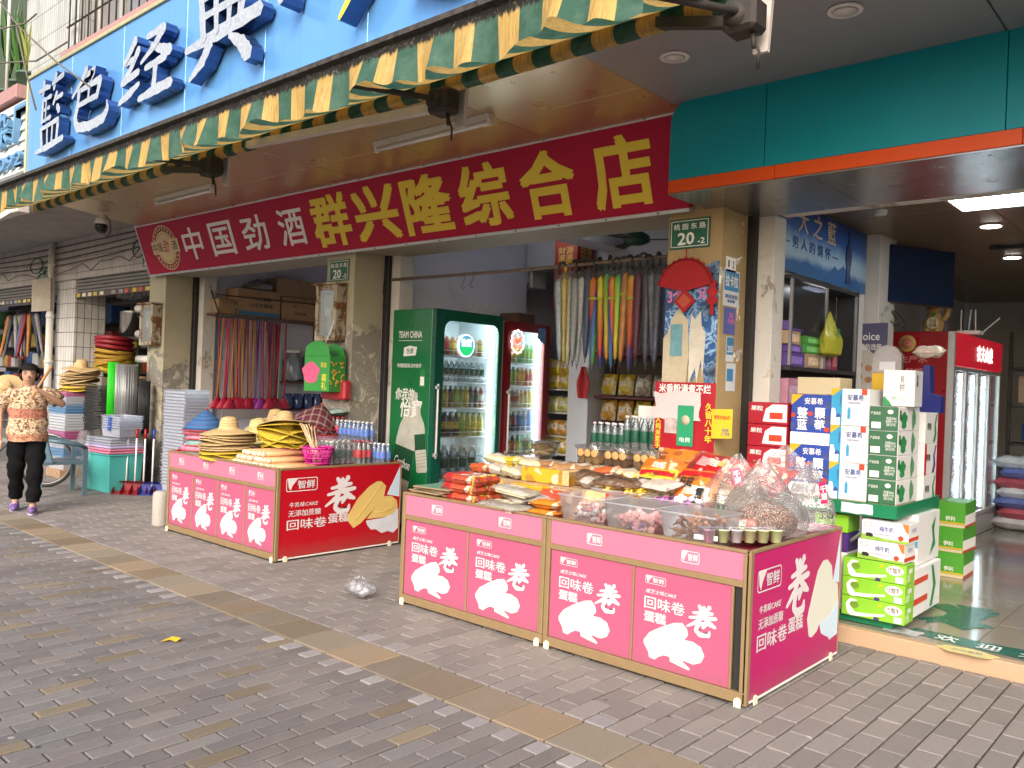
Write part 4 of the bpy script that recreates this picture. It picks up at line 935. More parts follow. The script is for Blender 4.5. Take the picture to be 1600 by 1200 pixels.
q =MB();q.lathe([(.125,0),(.145,.10),(.15,.10)],24);q.build('container',CLEAR,rt);q =MB();q.lathe([(.155,.098),(.155,.112),(.14,.116),(.0,.116)],24);q.build('lid',CLEAR,rt)
for k in range(26):
    a =random.uniform(0,6.28);r_ =random.uniform(0,.085);q =MB();q.box(-.045,.045,-.013,.013,0,.02,.006);q.build('wafer_finger',BISC[2],rt,(r_*math.cos(a),r_*math.sin(a),.004+.0028*k),(random.uniform(-.2,.2),random.uniform(-.2,.2),random.uniform(0,3)))
# brown crinkled bags
BRB =clear('brown_bag_film',(.85,.75,.68),.25,.15,1.0,.7,16,(.35,.22,.14));NUTS =mat('dark_nut_mass',(.13,.065,.03),.6,var=.7,sc=45,bump=.8)
nmz =pillow_mesh(.30,.17,.075,NUTS,8,wr=.2);bmz =pillow_mesh(.36,.2,.10,BRB,9)
for k,(x,y,z,rz,lb) in enumerate(((-3.33,4.60,.885,.1,'left crinkled bag of dark nut sweets before the biscuit boxes'),(-3.08,4.64,.885,-.15,'right crinkled bag of dark nut sweets before the biscuit boxes'),(-3.0,4.46,.885,.25,'front crinkled bag of dark nut sweets near the yellow candies'))):
    o =thing('nut_bag',lb,'sweets bag',(x,y,z),rz,'bags of dark nut sweets');put('nuts',nmz,o,(0,0,.01));put('wrapper',bmz,o)
# frosted bins with candies
def bin_(c,w,d,h,rz,lb): return tub(w,d,h,.84,False,'frosted_bin',lb,.02,c,rz,'frosted candy bins',FROST)
bin_((-2.93,4.10,T0),.34,.30,.17,.02,'frosted bin of pink and white sweets, leftmost of the front row');bin_((-2.56,4.04,T0),.34,.30,.17,.0,'frosted bin of pink marshmallow cubes, middle of the front row');bin_((-2.19,4.03,T0),.34,.30,.17,-.02,'frosted bin of wrapped brown sweets, rightmost of the front row')
bin_((-2.92,4.43,T0+.02),.36,.28,.16,0,'frosted bin of yellow candies in the rear row');bin_((-2.52,4.38,T0+.01),.36,.28,.165,0,'frosted bin of purple candies in the rear row')
MM ={'pinkm': mat('pink_marshmallow',(.66,.36,.36),.8,var=.1,obj=.12),'whitem': mat('white_sweet',(.72,.72,.74),.5,obj=.1),'lilac': mat('lilac_wrapper',(.34,.25,.55),.3,var=.3,sc=30,obj=.2),'yel': mat('yellow_candy',(.66,.42,.04),.35,var=.25,sc=25,obj=.2),'purp': mat('purple_candy',(.36,.10,.36),.35,var=.3,sc=25,obj=.25),'brn': mat('brown_wrapped_sweet',(.30,.15,.10),.35,var=.6,sc=35,obj=.3)}
def candy_mesh(kind,m):
    q =MB()
    if kind == 'cube': q.box(-.018,.018,-.016,.016,-.016,.016,.005)
    elif kind == 'ball': q.ball((0,0,0),(.02,.018,.016),8,6)
    else: q.ball((0,0,0),(.022,.013,.012),8,6);q.box(.02,.038,-.012,.012,-.002,.002);q.box(-.038,-.02,-.012,.012,-.002,.002)
    return q.mesh('candy',m)
CM ={'pink': (candy_mesh('cube',MM['pinkm']),'pink marshmallow cube in the middle frosted bin'),'white': (candy_mesh('ball',MM['whitem']),'white or pink sweet in the leftmost frosted bin'),'pink2': (candy_mesh('twist',MM['pinkm']),'white or pink sweet in the leftmost frosted bin'),'lil': (candy_mesh('twist',MM['lilac']),'lilac wrapped sweet among the marshmallow cubes'),
      'yel': (candy_mesh('twist',MM['yel']),'yellow wrapped candy in the rear frosted bin'),'yelw': (candy_mesh('ball',MM['whitem']),'white or pale lilac ball on the purple candies'),'purp': (candy_mesh('twist',MM['purp']),'purple wrapped candy in the rear frosted bin'),'brn': (candy_mesh('twist',MM['brn']),'brown wrapped sweet in the rightmost frosted bin')}
def scatter(kind,n,c,w,d,z0,z1,grp):
    me,lb =CM[kind]
    for k in range(n): put('candy',me,None,(c[0]+random.uniform(-w,w)/2,c[1]+random.uniform(-d,d)/2,random.uniform(z0,z1)),(random.uniform(-.7,.7),random.uniform(-.7,.7),random.uniform(0,6)),lb,'candy',grp)
scatter('pink',62,(-2.56,4.04),.24,.20,.765,.845,'pink marshmallow cubes');scatter('lil',8,(-2.53,3.96),.10,.05,.765,.80,'lilac sweets');scatter('white',26,(-2.93,4.10),.24,.20,.765,.83,'white and pink sweets');scatter('pink2',16,(-2.93,4.10),.24,.20,.765,.85,'white and pink sweets')
scatter('yel',46,(-2.92,4.43),.28,.2,.86,.93,'yellow candies');scatter('purp',30,(-2.52,4.38),.28,.2,.85,.91,'purple candies');scatter('yelw',10,(-2.5,4.37),.26,.18,.90,.92,'pale balls');scatter('brn',60,(-2.19,4.03),.24,.20,.765,.87,'brown sweets')
for c_,rx in (((-2.92,4.43),.30),((-2.52,4.38),.30)): pass
# big branded snack bags behind the bins
def print_bag(nm,lb,c,rot,w,l,h,m,seed,extra=()):
    o =thing(nm,lb,'snack bag',c,rot=rot);put('wrapper',pillow_mesh(w,l,h,m,seed),o)
    for (kind,x0,x1,y0,y1,mm) in extra:
        q =MB();q.grid(lambda u,v: (x0+(x1-x0)*u,y0+(y1-y0)*v,h/2+.006+h/2*(1-abs(2*(x0+(x1-x0)*u)/w)**3.5)**.5*(1-abs(2*(y0+(y1-y0)*v)/l)**3)**.6),5,4);q.build(kind,mm,o)
    return o
ORF =film('orange_snack_film',(.62,.16,.015),.3,.35,6);YEF =film('yellow_snack_film',(.66,.45,.03),.3,.35,6);REF =film('red_snack_film',(.40,.008,.014),.28,.4,6);WRF =film('white_red_film',(.58,.45,.40),.3,.5,18)
WINDOW =mat('cracker_window',(.66,.50,.26),.4,var=.4,sc=20)
o =print_bag('snack_bag','yellow and red snack bag with a biscuit window beside the brittle',(-2.80,4.56,.905),(.95,0,.05),.26,.30,.07,YEF,21,(('window',.0,.09,-.06,.06,WINDOW),('red_band',-.12,.12,.085,.125,REF)))
txt('旺旺',(-.05,.02,.085),.09,.06,'+z',BLACKP,o,bold=.04)
o =print_bag('snack_bag','orange snack bag with black characters and a white plate',(-2.50,4.56,.91),(1.0,0,-.05),.28,.32,.08,ORF,22,(('white_plate',.02,.11,-.11,.03,WHITEP),('red_band',-.13,.13,.10,.14,REF)))
txt('旺旺',(-.05,.05,.096),.09,.06,'+z',BLACKP,o,bold=.04);txt('雪饼',(.065,-.04,.104),None,.11,'+z',BLACKP,o,bold=.04,vert=True)
o =print_bag('snack_bag','orange and yellow cracker bag against the red notice',(-2.87,4.98,1.02),(1.15,0,.0),.36,.26,.07,ORF,23,(('window',-.12,.12,-.08,-.01,YEF),))
print_bag('snack_bag','glossy orange bag lying over the cracker bags',(-2.90,4.83,.99),(.7,0,.12),.32,.2,.08,ORF,24)
o =print_bag('snack_bag','large red snack bag lying on the orange bag',(-2.50,4.82,1.02),(.65,.12,-.12),.42,.26,.10,REF,25,(('pink_print',-.12,-.02,-.04,.06,mat('pinkish_print',(.62,.25,.25),.35,var=.5,sc=18)),('gold_crest',.02,.07,-.01,.03,GOLDP)))
print_bag('snack_bag','red snack bag edge behind the clear bags',(-2.22,4.90,1.0),(.7,.1,-.3),.36,.24,.09,REF,26)
block('cardboard_riser','cardboard box propping up the snack bags','riser',(-2.60,4.82,.745),(.85,.34,.25),KRAFT,0)
for k,(x,y,z,rz,lb) in enumerate(((-2.82,4.42,.925,.2,'white and brown striped biscuit bag on the yellow candies'),(-2.70,4.36,.93,-.3,'white and red striped biscuit bag on the purple candies'),(-2.98,4.38,.91,.5,'flat red edged biscuit bag behind the bins'))):
    put('biscuit_bag',pillow_mesh(.27,.17,.05,WRF if k < 2 else REF,30+k),None,(x,y+.12,z+.01),(.25,0,rz),lb,'biscuit bag')
# jelly cup pack at the front corner
CUPL =[mat('cup_purple',(.28,.25,.52),.35,var=.3,sc=30),mat('cup_green',(.58,.64,.34),.35,var=.4,sc=30),mat('cup_white',(.62,.64,.66),.35,var=.4,sc=30),mat('cup_pink',(.56,.28,.40),.35,var=.3,sc=30)]
cups =MB();cups.lathe([(.026,0),(.034,.062),(.036,.062),(.036,.066),(.0,.066)],14);cl =['dark purple jelly cup in the shrink wrapped front row','yellow green jelly cup in the shrink wrapped pack','white jelly cup in the shrink wrapped pack','pink jelly cup in the shrink wrapped pack']
cm_ =[cups.mesh('jelly_cup',m) for m in CUPL];foil =MB().lathe([(.0,.0665),(.035,.0665),(.035,.0675),(.0,.0675)],14).mesh('foil_lid',mat('foil_lid',(.62,.63,.65),.25,metal=.6,var=.2,sc=20))
for i in range(6):
    for j in range(2):
        k =(0,0,2,1,2,3)[i] if j == 0 else random.choice((1,2,3));o =put('jelly_cup',cm_[k],None,(-2.10+.072*i*.55+j*.02,3.93+.072*i*.85*.55+j*-.0,.777+.001*j),(0,0,0),cl[k],'jelly cup','shrink wrapped jelly cups');o.location =(-2.13+i*.046+j*.055,3.965+i*.058-j*.045,.777);put('foil_lid',foil,o)
q =MB();q.box(-.06,.06,-.002,0,-.012,.012);q.build('paper_strip',WHITEP,None,(-2.085,3.903,.80),(0,0,.3),'white paper strip on the jelly cups','strip')
# meat snack pack
put('meat_pack',pillow_mesh(.16,.12,.07,film('meat_red_pack',(.40,.10,.08),.2,.8,30),41),None,(-2.06,4.26,.80),(.9,0,.3),'small red vacuum pack between the bins and the peanut bag','pack')
# clear bags
def soft_bag(nm,lb,c,w,d,h,rz,seed,fill=None,m=CLEARW,peak=.25,prints=()):
    o =thing(nm,lb,'plastic bag',c,rz);rnd =random.Random(seed);ph =[rnd.uniform(0,6) for _ in range(5)]
    def fn(u,v):
        a =2*math.pi*u;t =v
        r =(1-.95*max(0,(t-.45)/.55)**1.2)*(.92+.12*math.sin(math.pi*min(1,t*1.6)))
        if t < .08: r *= t/.08*.9+.1
        k =1+.06*math.sin(3*a+ph[0]+5*t)+.05*math.sin(7*a+ph[1]+2*t)*t+.035*abs(math.sin(8*a+ph[2]+9*t))+.02*abs(math.sin(19*a+ph[4]-14*t))
        flat =1-.6*max(0,(t-.4)/.6)
        return (w/2*math.cos(a)*r*k*(1+.5*max(0,t-.5))+peak*w*max(0,t-.3)*.6,d/2*math.sin(a)*r*k*flat,h*t+.012*math.sin(4*a+ph[3])*(t > .6))
    q =MB();q.grid(fn,64,40);q.build('film',m,o)
    if fill:
        q =MB();q.ball((0,0,h*.24),(w*.43,d*.43,h*.24),22,14,.025);q.build('contents',fill,o)
    for s_,x,z,tw_,th,mm in prints: txt(s_,(x,-d/2-.004,z),tw_,th,'-y',mm,o,bold=.02,rot=(RAD(80),0,0))
    return o
def grain(name,a,b,sc):
    m,t,bs_,co =base(name,.55);v =t.new('ShaderNodeTexVoronoi');v.inputs['Scale'].default_value =sc;t.link(co,v.inputs['Vector']);cr =t.sep(v.outputs['Color'])[0]
    c =t.mix(cr,a,b);c =t.mix(t.ramp(v.outputs['Distance'],.25,.6),c,tuple(x*.25 for x in a));t.link(c,bs_.inputs['Base Color']);t.link(t.bump(t.math('SUBTRACT',1.0,v.outputs['Distance']),1.0,.02),bs_.inputs['Normal']);return m
PNUT =grain('fried_peanuts',(.26,.075,.025),(.52,.22,.085),75)
soft_bag('peanut_bag','clear bag of reddish peanuts at the counter corner',(-2.0,4.42,T0),.40,.34,.44,RAD(35),51,PNUT,peak=-.2)
MEATM =mat('dried_snack_mix',(.30,.13,.06),.6,var=.8,sc=55,bump=.8);PRB =mat('crimson_tag',(.42,.01,.08),.4,var=.1)
o =soft_bag('snack_sack','clear printed bag with a crimson tag, left of the peanut bag',(-2.30,4.58,T0+.02),.36,.26,.42,RAD(30),52,None,peak=.28)
q =MB();q.box(-.028,.028,-.003,0,-.055,.055,.002);t_ =q.build('crimson_tag',PRB,o,(.03,-.115,.30),(RAD(-14),RAD(-14),0));txt('千湖',(0,-.005,0),None,.075,'-y',WHITEP,t_,bold=.02,vert=True);txt('手工',(-.06,-.13,.18),.10,.045,'-y',BLACKP,o,rot=(RAD(78),0,RAD(8)));txt('山坊',(-.02,-.135,.11),.13,.06,'-y',GREENP,o,rot=(RAD(82),0,0),bold=.02)
o =soft_bag('snack_sack','clear printed bag with a crimson tag hanging over the counter end',(-1.88,4.72,T0+.03),.26,.26,.40,RAD(60),53,None,peak=-.05)
q =MB();q.box(-.022,.022,-.003,0,-.06,.06,.002);t_ =q.build('crimson_tag',PRB,o,(-.01,-.125,.24),(RAD(-8),RAD(-6),0));txt('千湖',(0,-.005,0),None,.08,'-y',WHITEP,t_,bold=.02,vert=True);txt('工山',(.01,-.135,.12),.09,.05,'-y',BLACKP,o,bold=.02)
soft_bag('snack_sack','empty looking clear bag behind the peanut bag',(-2.10,4.84,.90),.36,.24,.34,RAD(40),54,None,peak=.1)
# more small packs filling the back of the long counter
EXTRA =[film('amber_wafer_film',(.50,.22,.03),.3,.5,20),film('orange_red_film',(.52,.09,.02),.3,.4,20),WRF,YEF,film('brown_cake_film',(.30,.15,.06),.3,.6,26),film('cream_film',(.60,.50,.32),.3,.4,20)]
ew =['amber','orange red','white and red','yellow','brown','cream'];em =[pillow_mesh(.20,.13,.065,m,300+k,.05,.14,14,10,8,5) for k,m in enumerate(EXTRA)]
for r_,(y,z) in enumerate(((4.36,.80),(4.50,.89),(4.64,.89),(4.66,.95))):
    for i in range(8):
        k =random.choice((0,1,1,2,4,4,5,5,3));x =-4.22+i*.165+random.uniform(-.03,.03)
        if -3.83 < x < -3.37 and y < 4.6 or (r_ == 0 and x > -3.9): continue
        put('sweets_pack',em[k],None,(x,y+random.uniform(-.03,.03),z),(random.uniform(-.1,.25),random.uniform(-.15,.15),random.uniform(-.5,.5)),ew[k]+' sweets pack among the rear rows of the long counter','sweets pack',ew[k]+' packs in the rear rows')
for i in range(7):
    k =(2,1,3,0,5,1,2)[i];put('sweets_pack',em[k],None,(-3.12+i*.115,4.60+.03*(i % 2),.90+.02*(i % 3)),(.5,random.uniform(-.2,.2),random.uniform(-.6,.6)),ew[k]+' sweets pack leaning behind the frosted bins','sweets pack',ew[k]+' packs behind the frosted bins')
# ================================================================== LEFT COUNTER GOODS
def straw_mat(name,a,b):
    m,t,bs_,co =base(name,.75)
    s3 =t.sep(co);r =t.math('SQRT',t.math('ADD',t.math('POWER',s3[0],2.0),t.math('POWER',s3[1],2.0)))
    ring =t.math('SINE',t.math('MULTIPLY',t.math('ADD',r,t.math('MULTIPLY',s3[2],.7)),520));n =t.noise(co,90,4)
    c =t.mix(t.math('ADD',t.math('MULTIPLY',ring,.25),t.math('MULTIPLY',n,.75)),b,a);t.link(c,bs_.inputs['Base Color']);t.link(t.bump(t.math('ADD',ring,n),.6,.004),bs_.inputs['Normal']);return m
STRAW =straw_mat('woven_straw',(.62,.46,.24),(.40,.26,.11));YSTRAW =straw_mat('yellow_straw_rim',(.66,.50,.04),(.45,.30,.02));PSTRAW =straw_mat('pale_straw',(.66,.60,.28),(.50,.40,.16))
def hat_mesh(R_,crown_h,crown_r,m,droop=.02,seed=0,wob=.012):
    rnd =random.Random(seed);q =MB();n =30
    prof =[(R_,-droop),(R_*.9,-droop*.55),(R_*.75,0),(crown_r*1.12,.012),(crown_r,.035),(crown_r*.93,crown_h*.6),(crown_r*.78,crown_h*.88),(crown_r*.4,crown_h),(0.001,crown_h*1.01)]
    vs_ =[]
    for j,(r,z) in enumerate(prof):
        for i in range(n):
            a =2*math.pi*i/n;vs_.append((r*math.cos(a)*(1+.015*math.sin(2*a+seed)),r*math.sin(a),z+(wob*math.sin(2*a+seed)+wob*.6*math.sin(3*a+2*seed) if r > crown_r*1.05 else 0)))
    q.add(vs_,[[j*n+i,j*n+(i+1) % n,(j+1)*n+(i+1) % n,(j+1)*n+i] for j in range(len(prof)-1) for i in range(n)],True)
    q.tube([(R_*math.cos(2*math.pi*i/24)*(1+.015*math.sin(2*2*math.pi*i/24+seed)),R_*math.sin(2*math.pi*i/24),-droop+wob*math.sin(4*math.pi*i/24+seed)+wob*.6*math.sin(6*math.pi*i/24+2*seed)) for i in range(25)],.005,5)
    return q.mesh('straw_hat',m)
HATS =[hat_mesh(.25,.13,.088,STRAW,.025,k) for k in range(3)];HATY =[hat_mesh(.245,.13,.088,YSTRAW,.03,k+5) for k in range(2)];HATP =hat_mesh(.24,.12,.09,PSTRAW,.05,9)
def hat_stack(c,specs,tilt,labels,grp,dz=.024):
    x,y,z =c
    for k,(me,lb) in enumerate(zip(specs,labels)):
        put('straw_hat',me,None,(x+k*dz*math.sin(tilt[1])+random.uniform(-.006,.006),y-k*dz*math.sin(tilt[0])+random.uniform(-.006,.006),z+k*dz),(tilt[0],tilt[1],random.uniform(0,6)),lb,'hat',grp)
mid ='straw hat nested in the upright stack on the red ended counter'
hat_stack((-7.13,4.10,.80),[HATY[0]]*3+[HATS[k % 3] for k in range(7)],(0,0),['yellow edged hat at the bottom of the upright straw stack']*3+[mid]*6+['topmost natural straw hat of the upright stack'],'upright stack of straw hats')
hat_stack((-6.95,4.60,.82),[HATY[k % 2] for k in range(10)]+[HATS[1]],(RAD(14),RAD(14)),['yellow edged hat nested in the leaning stack']*10+['natural straw hat topping the leaning yellow stack'],'leaning stack of yellow edged hats',.026)
put('straw_hat',HATP,None,(-7.45,4.62,.99),(RAD(20),RAD(10),0),'pale yellow hat between the two straw stacks','hat');put('straw_hat',HATS[2],None,(-7.72,4.98,1.06),(RAD(-6),RAD(4),1),'straw hat behind the two stacks','hat');put('straw_hat',HATS[0],None,(-7.6,4.95,1.02),(RAD(-6),RAD(-8),2),'straw hat lower in the rear pile','hat')
block('cardboard_riser','cardboard box under the rear hats','riser',(-7.45,4.95,.745),(.6,.4,.22),KRAFT)
# conical hats
def cone_mesh(R_,h,m,rim,seed=0):
    q =MB();n =28
    q.lathe([(R_,0),(R_*.66,h*.40),(R_*.33,h*.74),(.012,h),(.0,h)],n);q.use(1);q.tube([(R_*math.cos(2*math.pi*i/28),R_*math.sin(2*math.pi*i/28),0) for i in range(29)],.006,5);q.ball((0,0,h),.014,8,6)
    return q.mesh('conical_hat',[m,rim])
BWEAVE =straw_mat('blue_weave',(.04,.14,.34),(.02,.06,.17));REDR =mat('red_rim',(.42,.03,.03),.5);FLOR =mat('floral_cloth_teal',(.20,.34,.34),.8,var=.9,sc=26);FLOP =mat('floral_cloth_pink',(.52,.22,.32),.8,var=.8,sc=24)
def plaid():
    m,t,bs_,co =base('plaid_cloth',.8);s3 =t.sep(co)
    a =t.math('LESS_THAN',t.math('FRACT',t.math('MULTIPLY',s3[0],14)),.22);b =t.math('LESS_THAN',t.math('FRACT',t.math('MULTIPLY',s3[1],14)),.22)
    c =t.mix(t.math('MULTIPLY',t.math('ADD',a,b),.5),(.085,.012,.02),(.30,.22,.20));t.link(c,bs_.inputs['Base Color']);return m
PLAID =plaid()
specs =[(FLOR,'teal floral conical hat at the bottom of the blue topped stack'),(FLOP,'pink floral conical hat low in the blue topped stack'),(FLOR,'second teal floral conical hat in the blue topped stack'),(FLOP,'second pink floral conical hat in the blue topped stack'),(FLOP,'third pink conical hat under the blue one'),(BWEAVE,'blue woven conical hat with a red tip on top of its stack')]
for k,(m,lb) in enumerate(specs):
    put('conical_hat',cone_mesh(.235-.004*k,.20 if k < 5 else .20,m,REDR),None,(-7.64+random.uniform(-.02,.02),4.16+random.uniform(-.02,.02),.76+k*.046),(random.uniform(-.06,.06),random.uniform(-.06,.06),k),lb,'hat','stack of conical hats')
specs =[(FLOR,'teal floral conical hat under the plaid ones'),(FLOP,'pink floral conical hat under the plaid ones'),(PLAID,'lower dark plaid conical hat'),(PLAID,'top dark red plaid conical hat leaning on the column')]
for k,(m,lb) in enumerate(specs):
    put('conical_hat',cone_mesh(.26,.19,m,REDR),None,(-6.98-.02*k,5.02,.94+k*.05),(RAD(8),RAD(12),k*.3),lb,'hat','plaid conical hats')
block('cardboard_riser','cardboard box under the plaid hats','riser',(-6.98,5.05,.745),(.4,.3,.2),KRAFT)
put('wrapped_pack',pillow_mesh(.5,.22,.07,film('green_white_film',(.35,.55,.45),.25,.6,8),61),None,(-7.15,5.2,1.16),(.1,0,.05),'green and white plastic wrapped pack behind the plaid hats','pack')
# rolls of joss sticks
JOSS =mat('peach_paper_roll',(.58,.30,.15),.5,var=.25,sc=20);JEND =mat('clear_wrapped_end',(.60,.46,.34),.25,var=.4,sc=40,bump=.5);JRED =mat('wine_roll_end',(.22,.02,.03),.5)
jr =thing('joss_stick_roll','x','joss stick roll');q =MB();q.tube([(0,.03,0),(0,.46,0)],.024,10);q.build('roll',JOSS,jr);q =MB();q.ball((0,.015,0),(.024,.026,.024),8,6,.06);q.build('twisted_end',JEND,jr);q =MB();q.tube([(0,.36,0),(0,.465,0)],.0248,10);q.build('red_band',JRED,jr)
JR =Proto(jr)
rows =['lowest layer','second layer','top layer']
for lv in range(3):
    for k in range(13-lv*3):
        JR.at((-6.80+lv*.03+k*.054+random.uniform(-.008,.008),3.945+lv*.03+random.uniform(0,.03),.768+lv*.043),RAD(random.uniform(-14,0)),'wrapped joss stick roll in the '+rows[lv]+' of the pile before the hats','pile of joss stick rolls')
# magenta basket with sticks
MAGB =mat('magenta_plastic',(.50,.02,.22),.35,var=.1);bk_ =thing('plastic_basket','magenta openwork basket holding wooden sticks','basket',(-6.17,4.42,.746))
for z,r in ((.004,.095),(.045,.105),(.09,.115),(.135,.125),(.178,.135)):
    q =MB();q.tube([(r*math.cos(2*math.pi*i/24),r*math.sin(2*math.pi*i/24),z) for i in range(25)],.006 if z < .17 else .011,5);q.build('hoop',MAGB,bk_)
q =MB()
for i in range(28):
    a =2*math.pi*i/28;b =a+.22;q.tube([(.095*math.cos(a),.095*math.sin(a),.004),(.135*math.cos(b),.135*math.sin(b),.178)],.0035,4);b =a-.22;q.tube([(.095*math.cos(a),.095*math.sin(a),.004),(.135*math.cos(b),.135*math.sin(b),.178)],.0035,4)
q.build('lattice',MAGB,bk_);q =MB();q.lathe([(.095,0),(.095,.004)],20);q.build('base',MAGB,bk_)
WOODL =mat('pale_wood_stick',(.55,.40,.24),.6,var=.2,sc=9)
for k in range(16):
    q =MB();a =random.uniform(-.05,.05);q.tube([(random.uniform(-.03,.05),random.uniform(-.04,.04),.01),(-.17+a,random.uniform(-.07,.07),.36+random.uniform(-.03,.03))],.0045,5);q.build('wooden_stick',WOODL,None,bk_.location,(0,0,0),'thin wooden stick standing in the magenta basket','stick','sticks in the magenta basket')
# bottles ---------------------------------------------------------------
WATER =clear('clear_water_bottle',(.90,.94,.96),.12,.06,1.0,0,1,(.7,.78,.82))
def bottle(h,r,m,lm,cm,neck=.42,lab=(.32,.62)):
    """one bottle: body with ribs, shoulder, neck; wrap label; cap"""
    me =MB().lathe([(0,.001),(r*.85,0),(r,h*.03),(r*.96,h*.16),(r,h*.20),(r,h*.62),(r*.93,h*.68),(r*.80,h*.78),(r*.42,h*.90),(r*.38,h*.95)],14).mesh('bottle',m)
    o =put('bottle',me);a,b =lab
    put('label',MB().lathe([(r*1.012,h*a),(r*1.02,h*(a+.01)),(r*1.02,h*(b-.01)),(r*1.012,h*b)],14).mesh('label',lm),o)
    put('cap',MB().lathe([(r*.46,h*.935),(r*.46,h*.995),(r*.40,h),(0,h)],12).mesh('cap',cm),o)
    o['category'] ='bottle'
    return o
CAPW =mat('white_cap',(.70,.71,.72),.4);CAPR =mat('red_cap',(.45,.02,.03),.4);CAPG =mat('green_cap',(.03,.25,.08),.4);CAPB =mat('black_cap',(.02,.02,.02),.4)
LG =mat('dark_green_label',(.008,.08,.045),.35,var=.3,sc=60);LR =mat('red_white_label',(.42,.05,.06),.35,var=.7,sc=50);LB_ =mat('blue_label',(.10,.18,.50),.35,var=.6,sc=50)
BG =Proto(bottle(.225,.031,WATER,LG,CAPW));BR =Proto(bottle(.225,.031,WATER,LR,CAPR));BB =Proto(bottle(.20,.030,clear('blue_water_bottle',(.80,.88,.97),.2,.06,1,0,1,(.4,.52,.75)),LB_,CAPW))
for i in range(3):
    for j in range(4):
        BG.at((-6.36+i*.066,4.60+j*.066,.746),i+j,'small water bottle with a dark green label beside the magenta basket','green label water bottles on the red ended counter')
        BR.at((-6.30+i*.066,4.87+j*.055,.746),i*j,'small water bottle with a red and white label in the shrink pack','red label water bottles on the red ended counter') if j < 3 else None
for i in range(4):
    for j in range(2): BB.at((-6.24+i*.062,5.06+j*.062,.746),i,'small bluish water bottle at the rear corner of the red ended counter','blue label water bottles on the red ended counter')
for i in range(9):
    for j in range(2): (BB if i > 1 else BR).at((-6.88+i*.066,5.12+j*.062-.02,.93 if i < 9 else .9),i,'bluish water bottle lined up on the raised rear row' if i > 1 else 'red capped water bottle at the end of the raised rear row','raised rear row of water bottles')
block('cardboard_riser','cardboard box under the rear row of water bottles','riser',(-6.60,5.13,.745),(.66,.17,.18),KRAFT)
q =MB();q.box(-.12,.12,-.15,.15,-.008,.235,.02);q.build('shrink_wrap',CLEARW,None,(-6.30,4.72,.76),label='crinkled shrink wrap round the green label bottles',cat='wrap')

# ================================================================== LEFT STREET GOODS
# stone bollard
bo =MB();bo.lathe([(.075,0),(.08,.02),(.08,.30),(.072,.335),(.05,.35),(0,.353)],18);bo.build('stone_bollard',mat('granite',(.33,.31,.28),.8,var=.35,sc=60,bump=.3,dirt=.25),None,(-8.13,3.97,0),label='short round stone bollard against the smaller counter',cat='bollard')
# teal storage box with lids and film
tb =thing('storage_box','big turquoise storage box half wrapped in clear film','storage box',(-10.95,4.70,0),RAD(5))
q =MB();w,d =.62,.44
q.add([(-w*.45,-d*.45,0),(w*.45,-d*.45,0),(w*.45,d*.45,0),(-w*.45,d*.45,0),(-w/2,-d/2,.46),(w/2,-d/2,.46),(w/2,d/2,.46),(-w/2,d/2,.46)],[(0,3,2,1),(0,1,5,4),(1,2,6,5),(2,3,7,6),(3,0,4,7)]);q.build('tub',mat('turquoise_plastic',(.08,.46,.43),.3,var=.08,sc=3),tb)
q =MB();q.box(-w/2-.015,w/2+.015,-d/2-.015,d/2+.015,.455,.475,.006);q.build('rim',MATS['turquoise_plastic'],tb)
LIDS =[mat('lid_pink',(.60,.20,.30),.35),mat('lid_lilac',(.45,.40,.62),.35),clear('lid_clear',(.88,.90,.95),.45,.2,.7,0,1,(.62,.66,.78))]
ll =['pink lid stacked on the turquoise box','second pink lid on the turquoise box','lilac lid on the turquoise box','lower clear lid on the turquoise box','middle clear lid on the turquoise box','upper clear lid on the turquoise box']
for k in range(6):
    m =LIDS[(0,0,1,2,2,2)[k]];q =MB();q.box(-.33+k*.006,.33-k*.006,-.24+k*.005,.24-k*.005,0,.030,.012);q.build('stacking_cover',m,None,(-10.95,4.70,.478+k*.034),(0,0,RAD(5+random.uniform(-2,2))),ll[k],'cover','lids on the turquoise box')
TRAY =clear('clear_bluish_tray',(.86,.90,.96),.42,.2,.7,0,1,(.66,.70,.80));BLUEH =mat('blue_clip',(.03,.09,.42),.4)
def tray_mesh(w,d,h):
    q =MB();A =[(-w*.44,-d*.44),(w*.44,-d*.44),(w*.44,d*.44),(-w*.44,d*.44)];B =[(-w/2,-d/2),(w/2,-d/2),(w/2,d/2),(-w/2,d/2)];C_ =[(a*1.05,b*1.05) for a,b in B]
    q.add([(a,b,0) for a,b in A]+[(a,b,h) for a,b in B]+[(a,b,h) for a,b in C_]+[(a,b,h-.014) for a,b in C_],[(0,3,2,1)]+[(i,(i+1) % 4,4+(i+1) % 4,4+i) for i in range(4)]+[(4+i,4+(i+1) % 4,8+(i+1) % 4,8+i) for i in range(4)]+[(8+i,8+(i+1) % 4,12+(i+1) % 4,12+i) for i in range(4)]);return q
tm =tray_mesh(.42,.30,.12).mesh('clear_tray',TRAY);clipm =MB().box(-.02,.02,-.018,.018,-.03,.02,.006).mesh('clip',BLUEH)
def tray_stack(c,n,dz,rz,lb,grp,clips=True):
    for k in range(n):
        o =put('clear_tray',tm,None,(c[0]+random.uniform(-.006,.006),c[1]+random.uniform(-.006,.006),c[2]+k*dz),(0,0,rz+random.uniform(-.02,.02)),lb if k < n-1 else lb.replace('nested in','topmost in'),'tray',grp)
        if clips and k < 8 and k % 2 == 0: put('clip',clipm,o,(-.22,-.08,.11));put('clip',clipm,o,(.0,-.165,.11))
tray_stack((-10.80,4.72,.69),6,.03,RAD(6),'clear tray nested in the stack on the turquoise box','trays on the turquoise box')
tray_stack((-8.95,4.62,.18),30,.036,RAD(4),'clear tray nested in the tall stack behind the stone bollard','tall stack of clear trays')
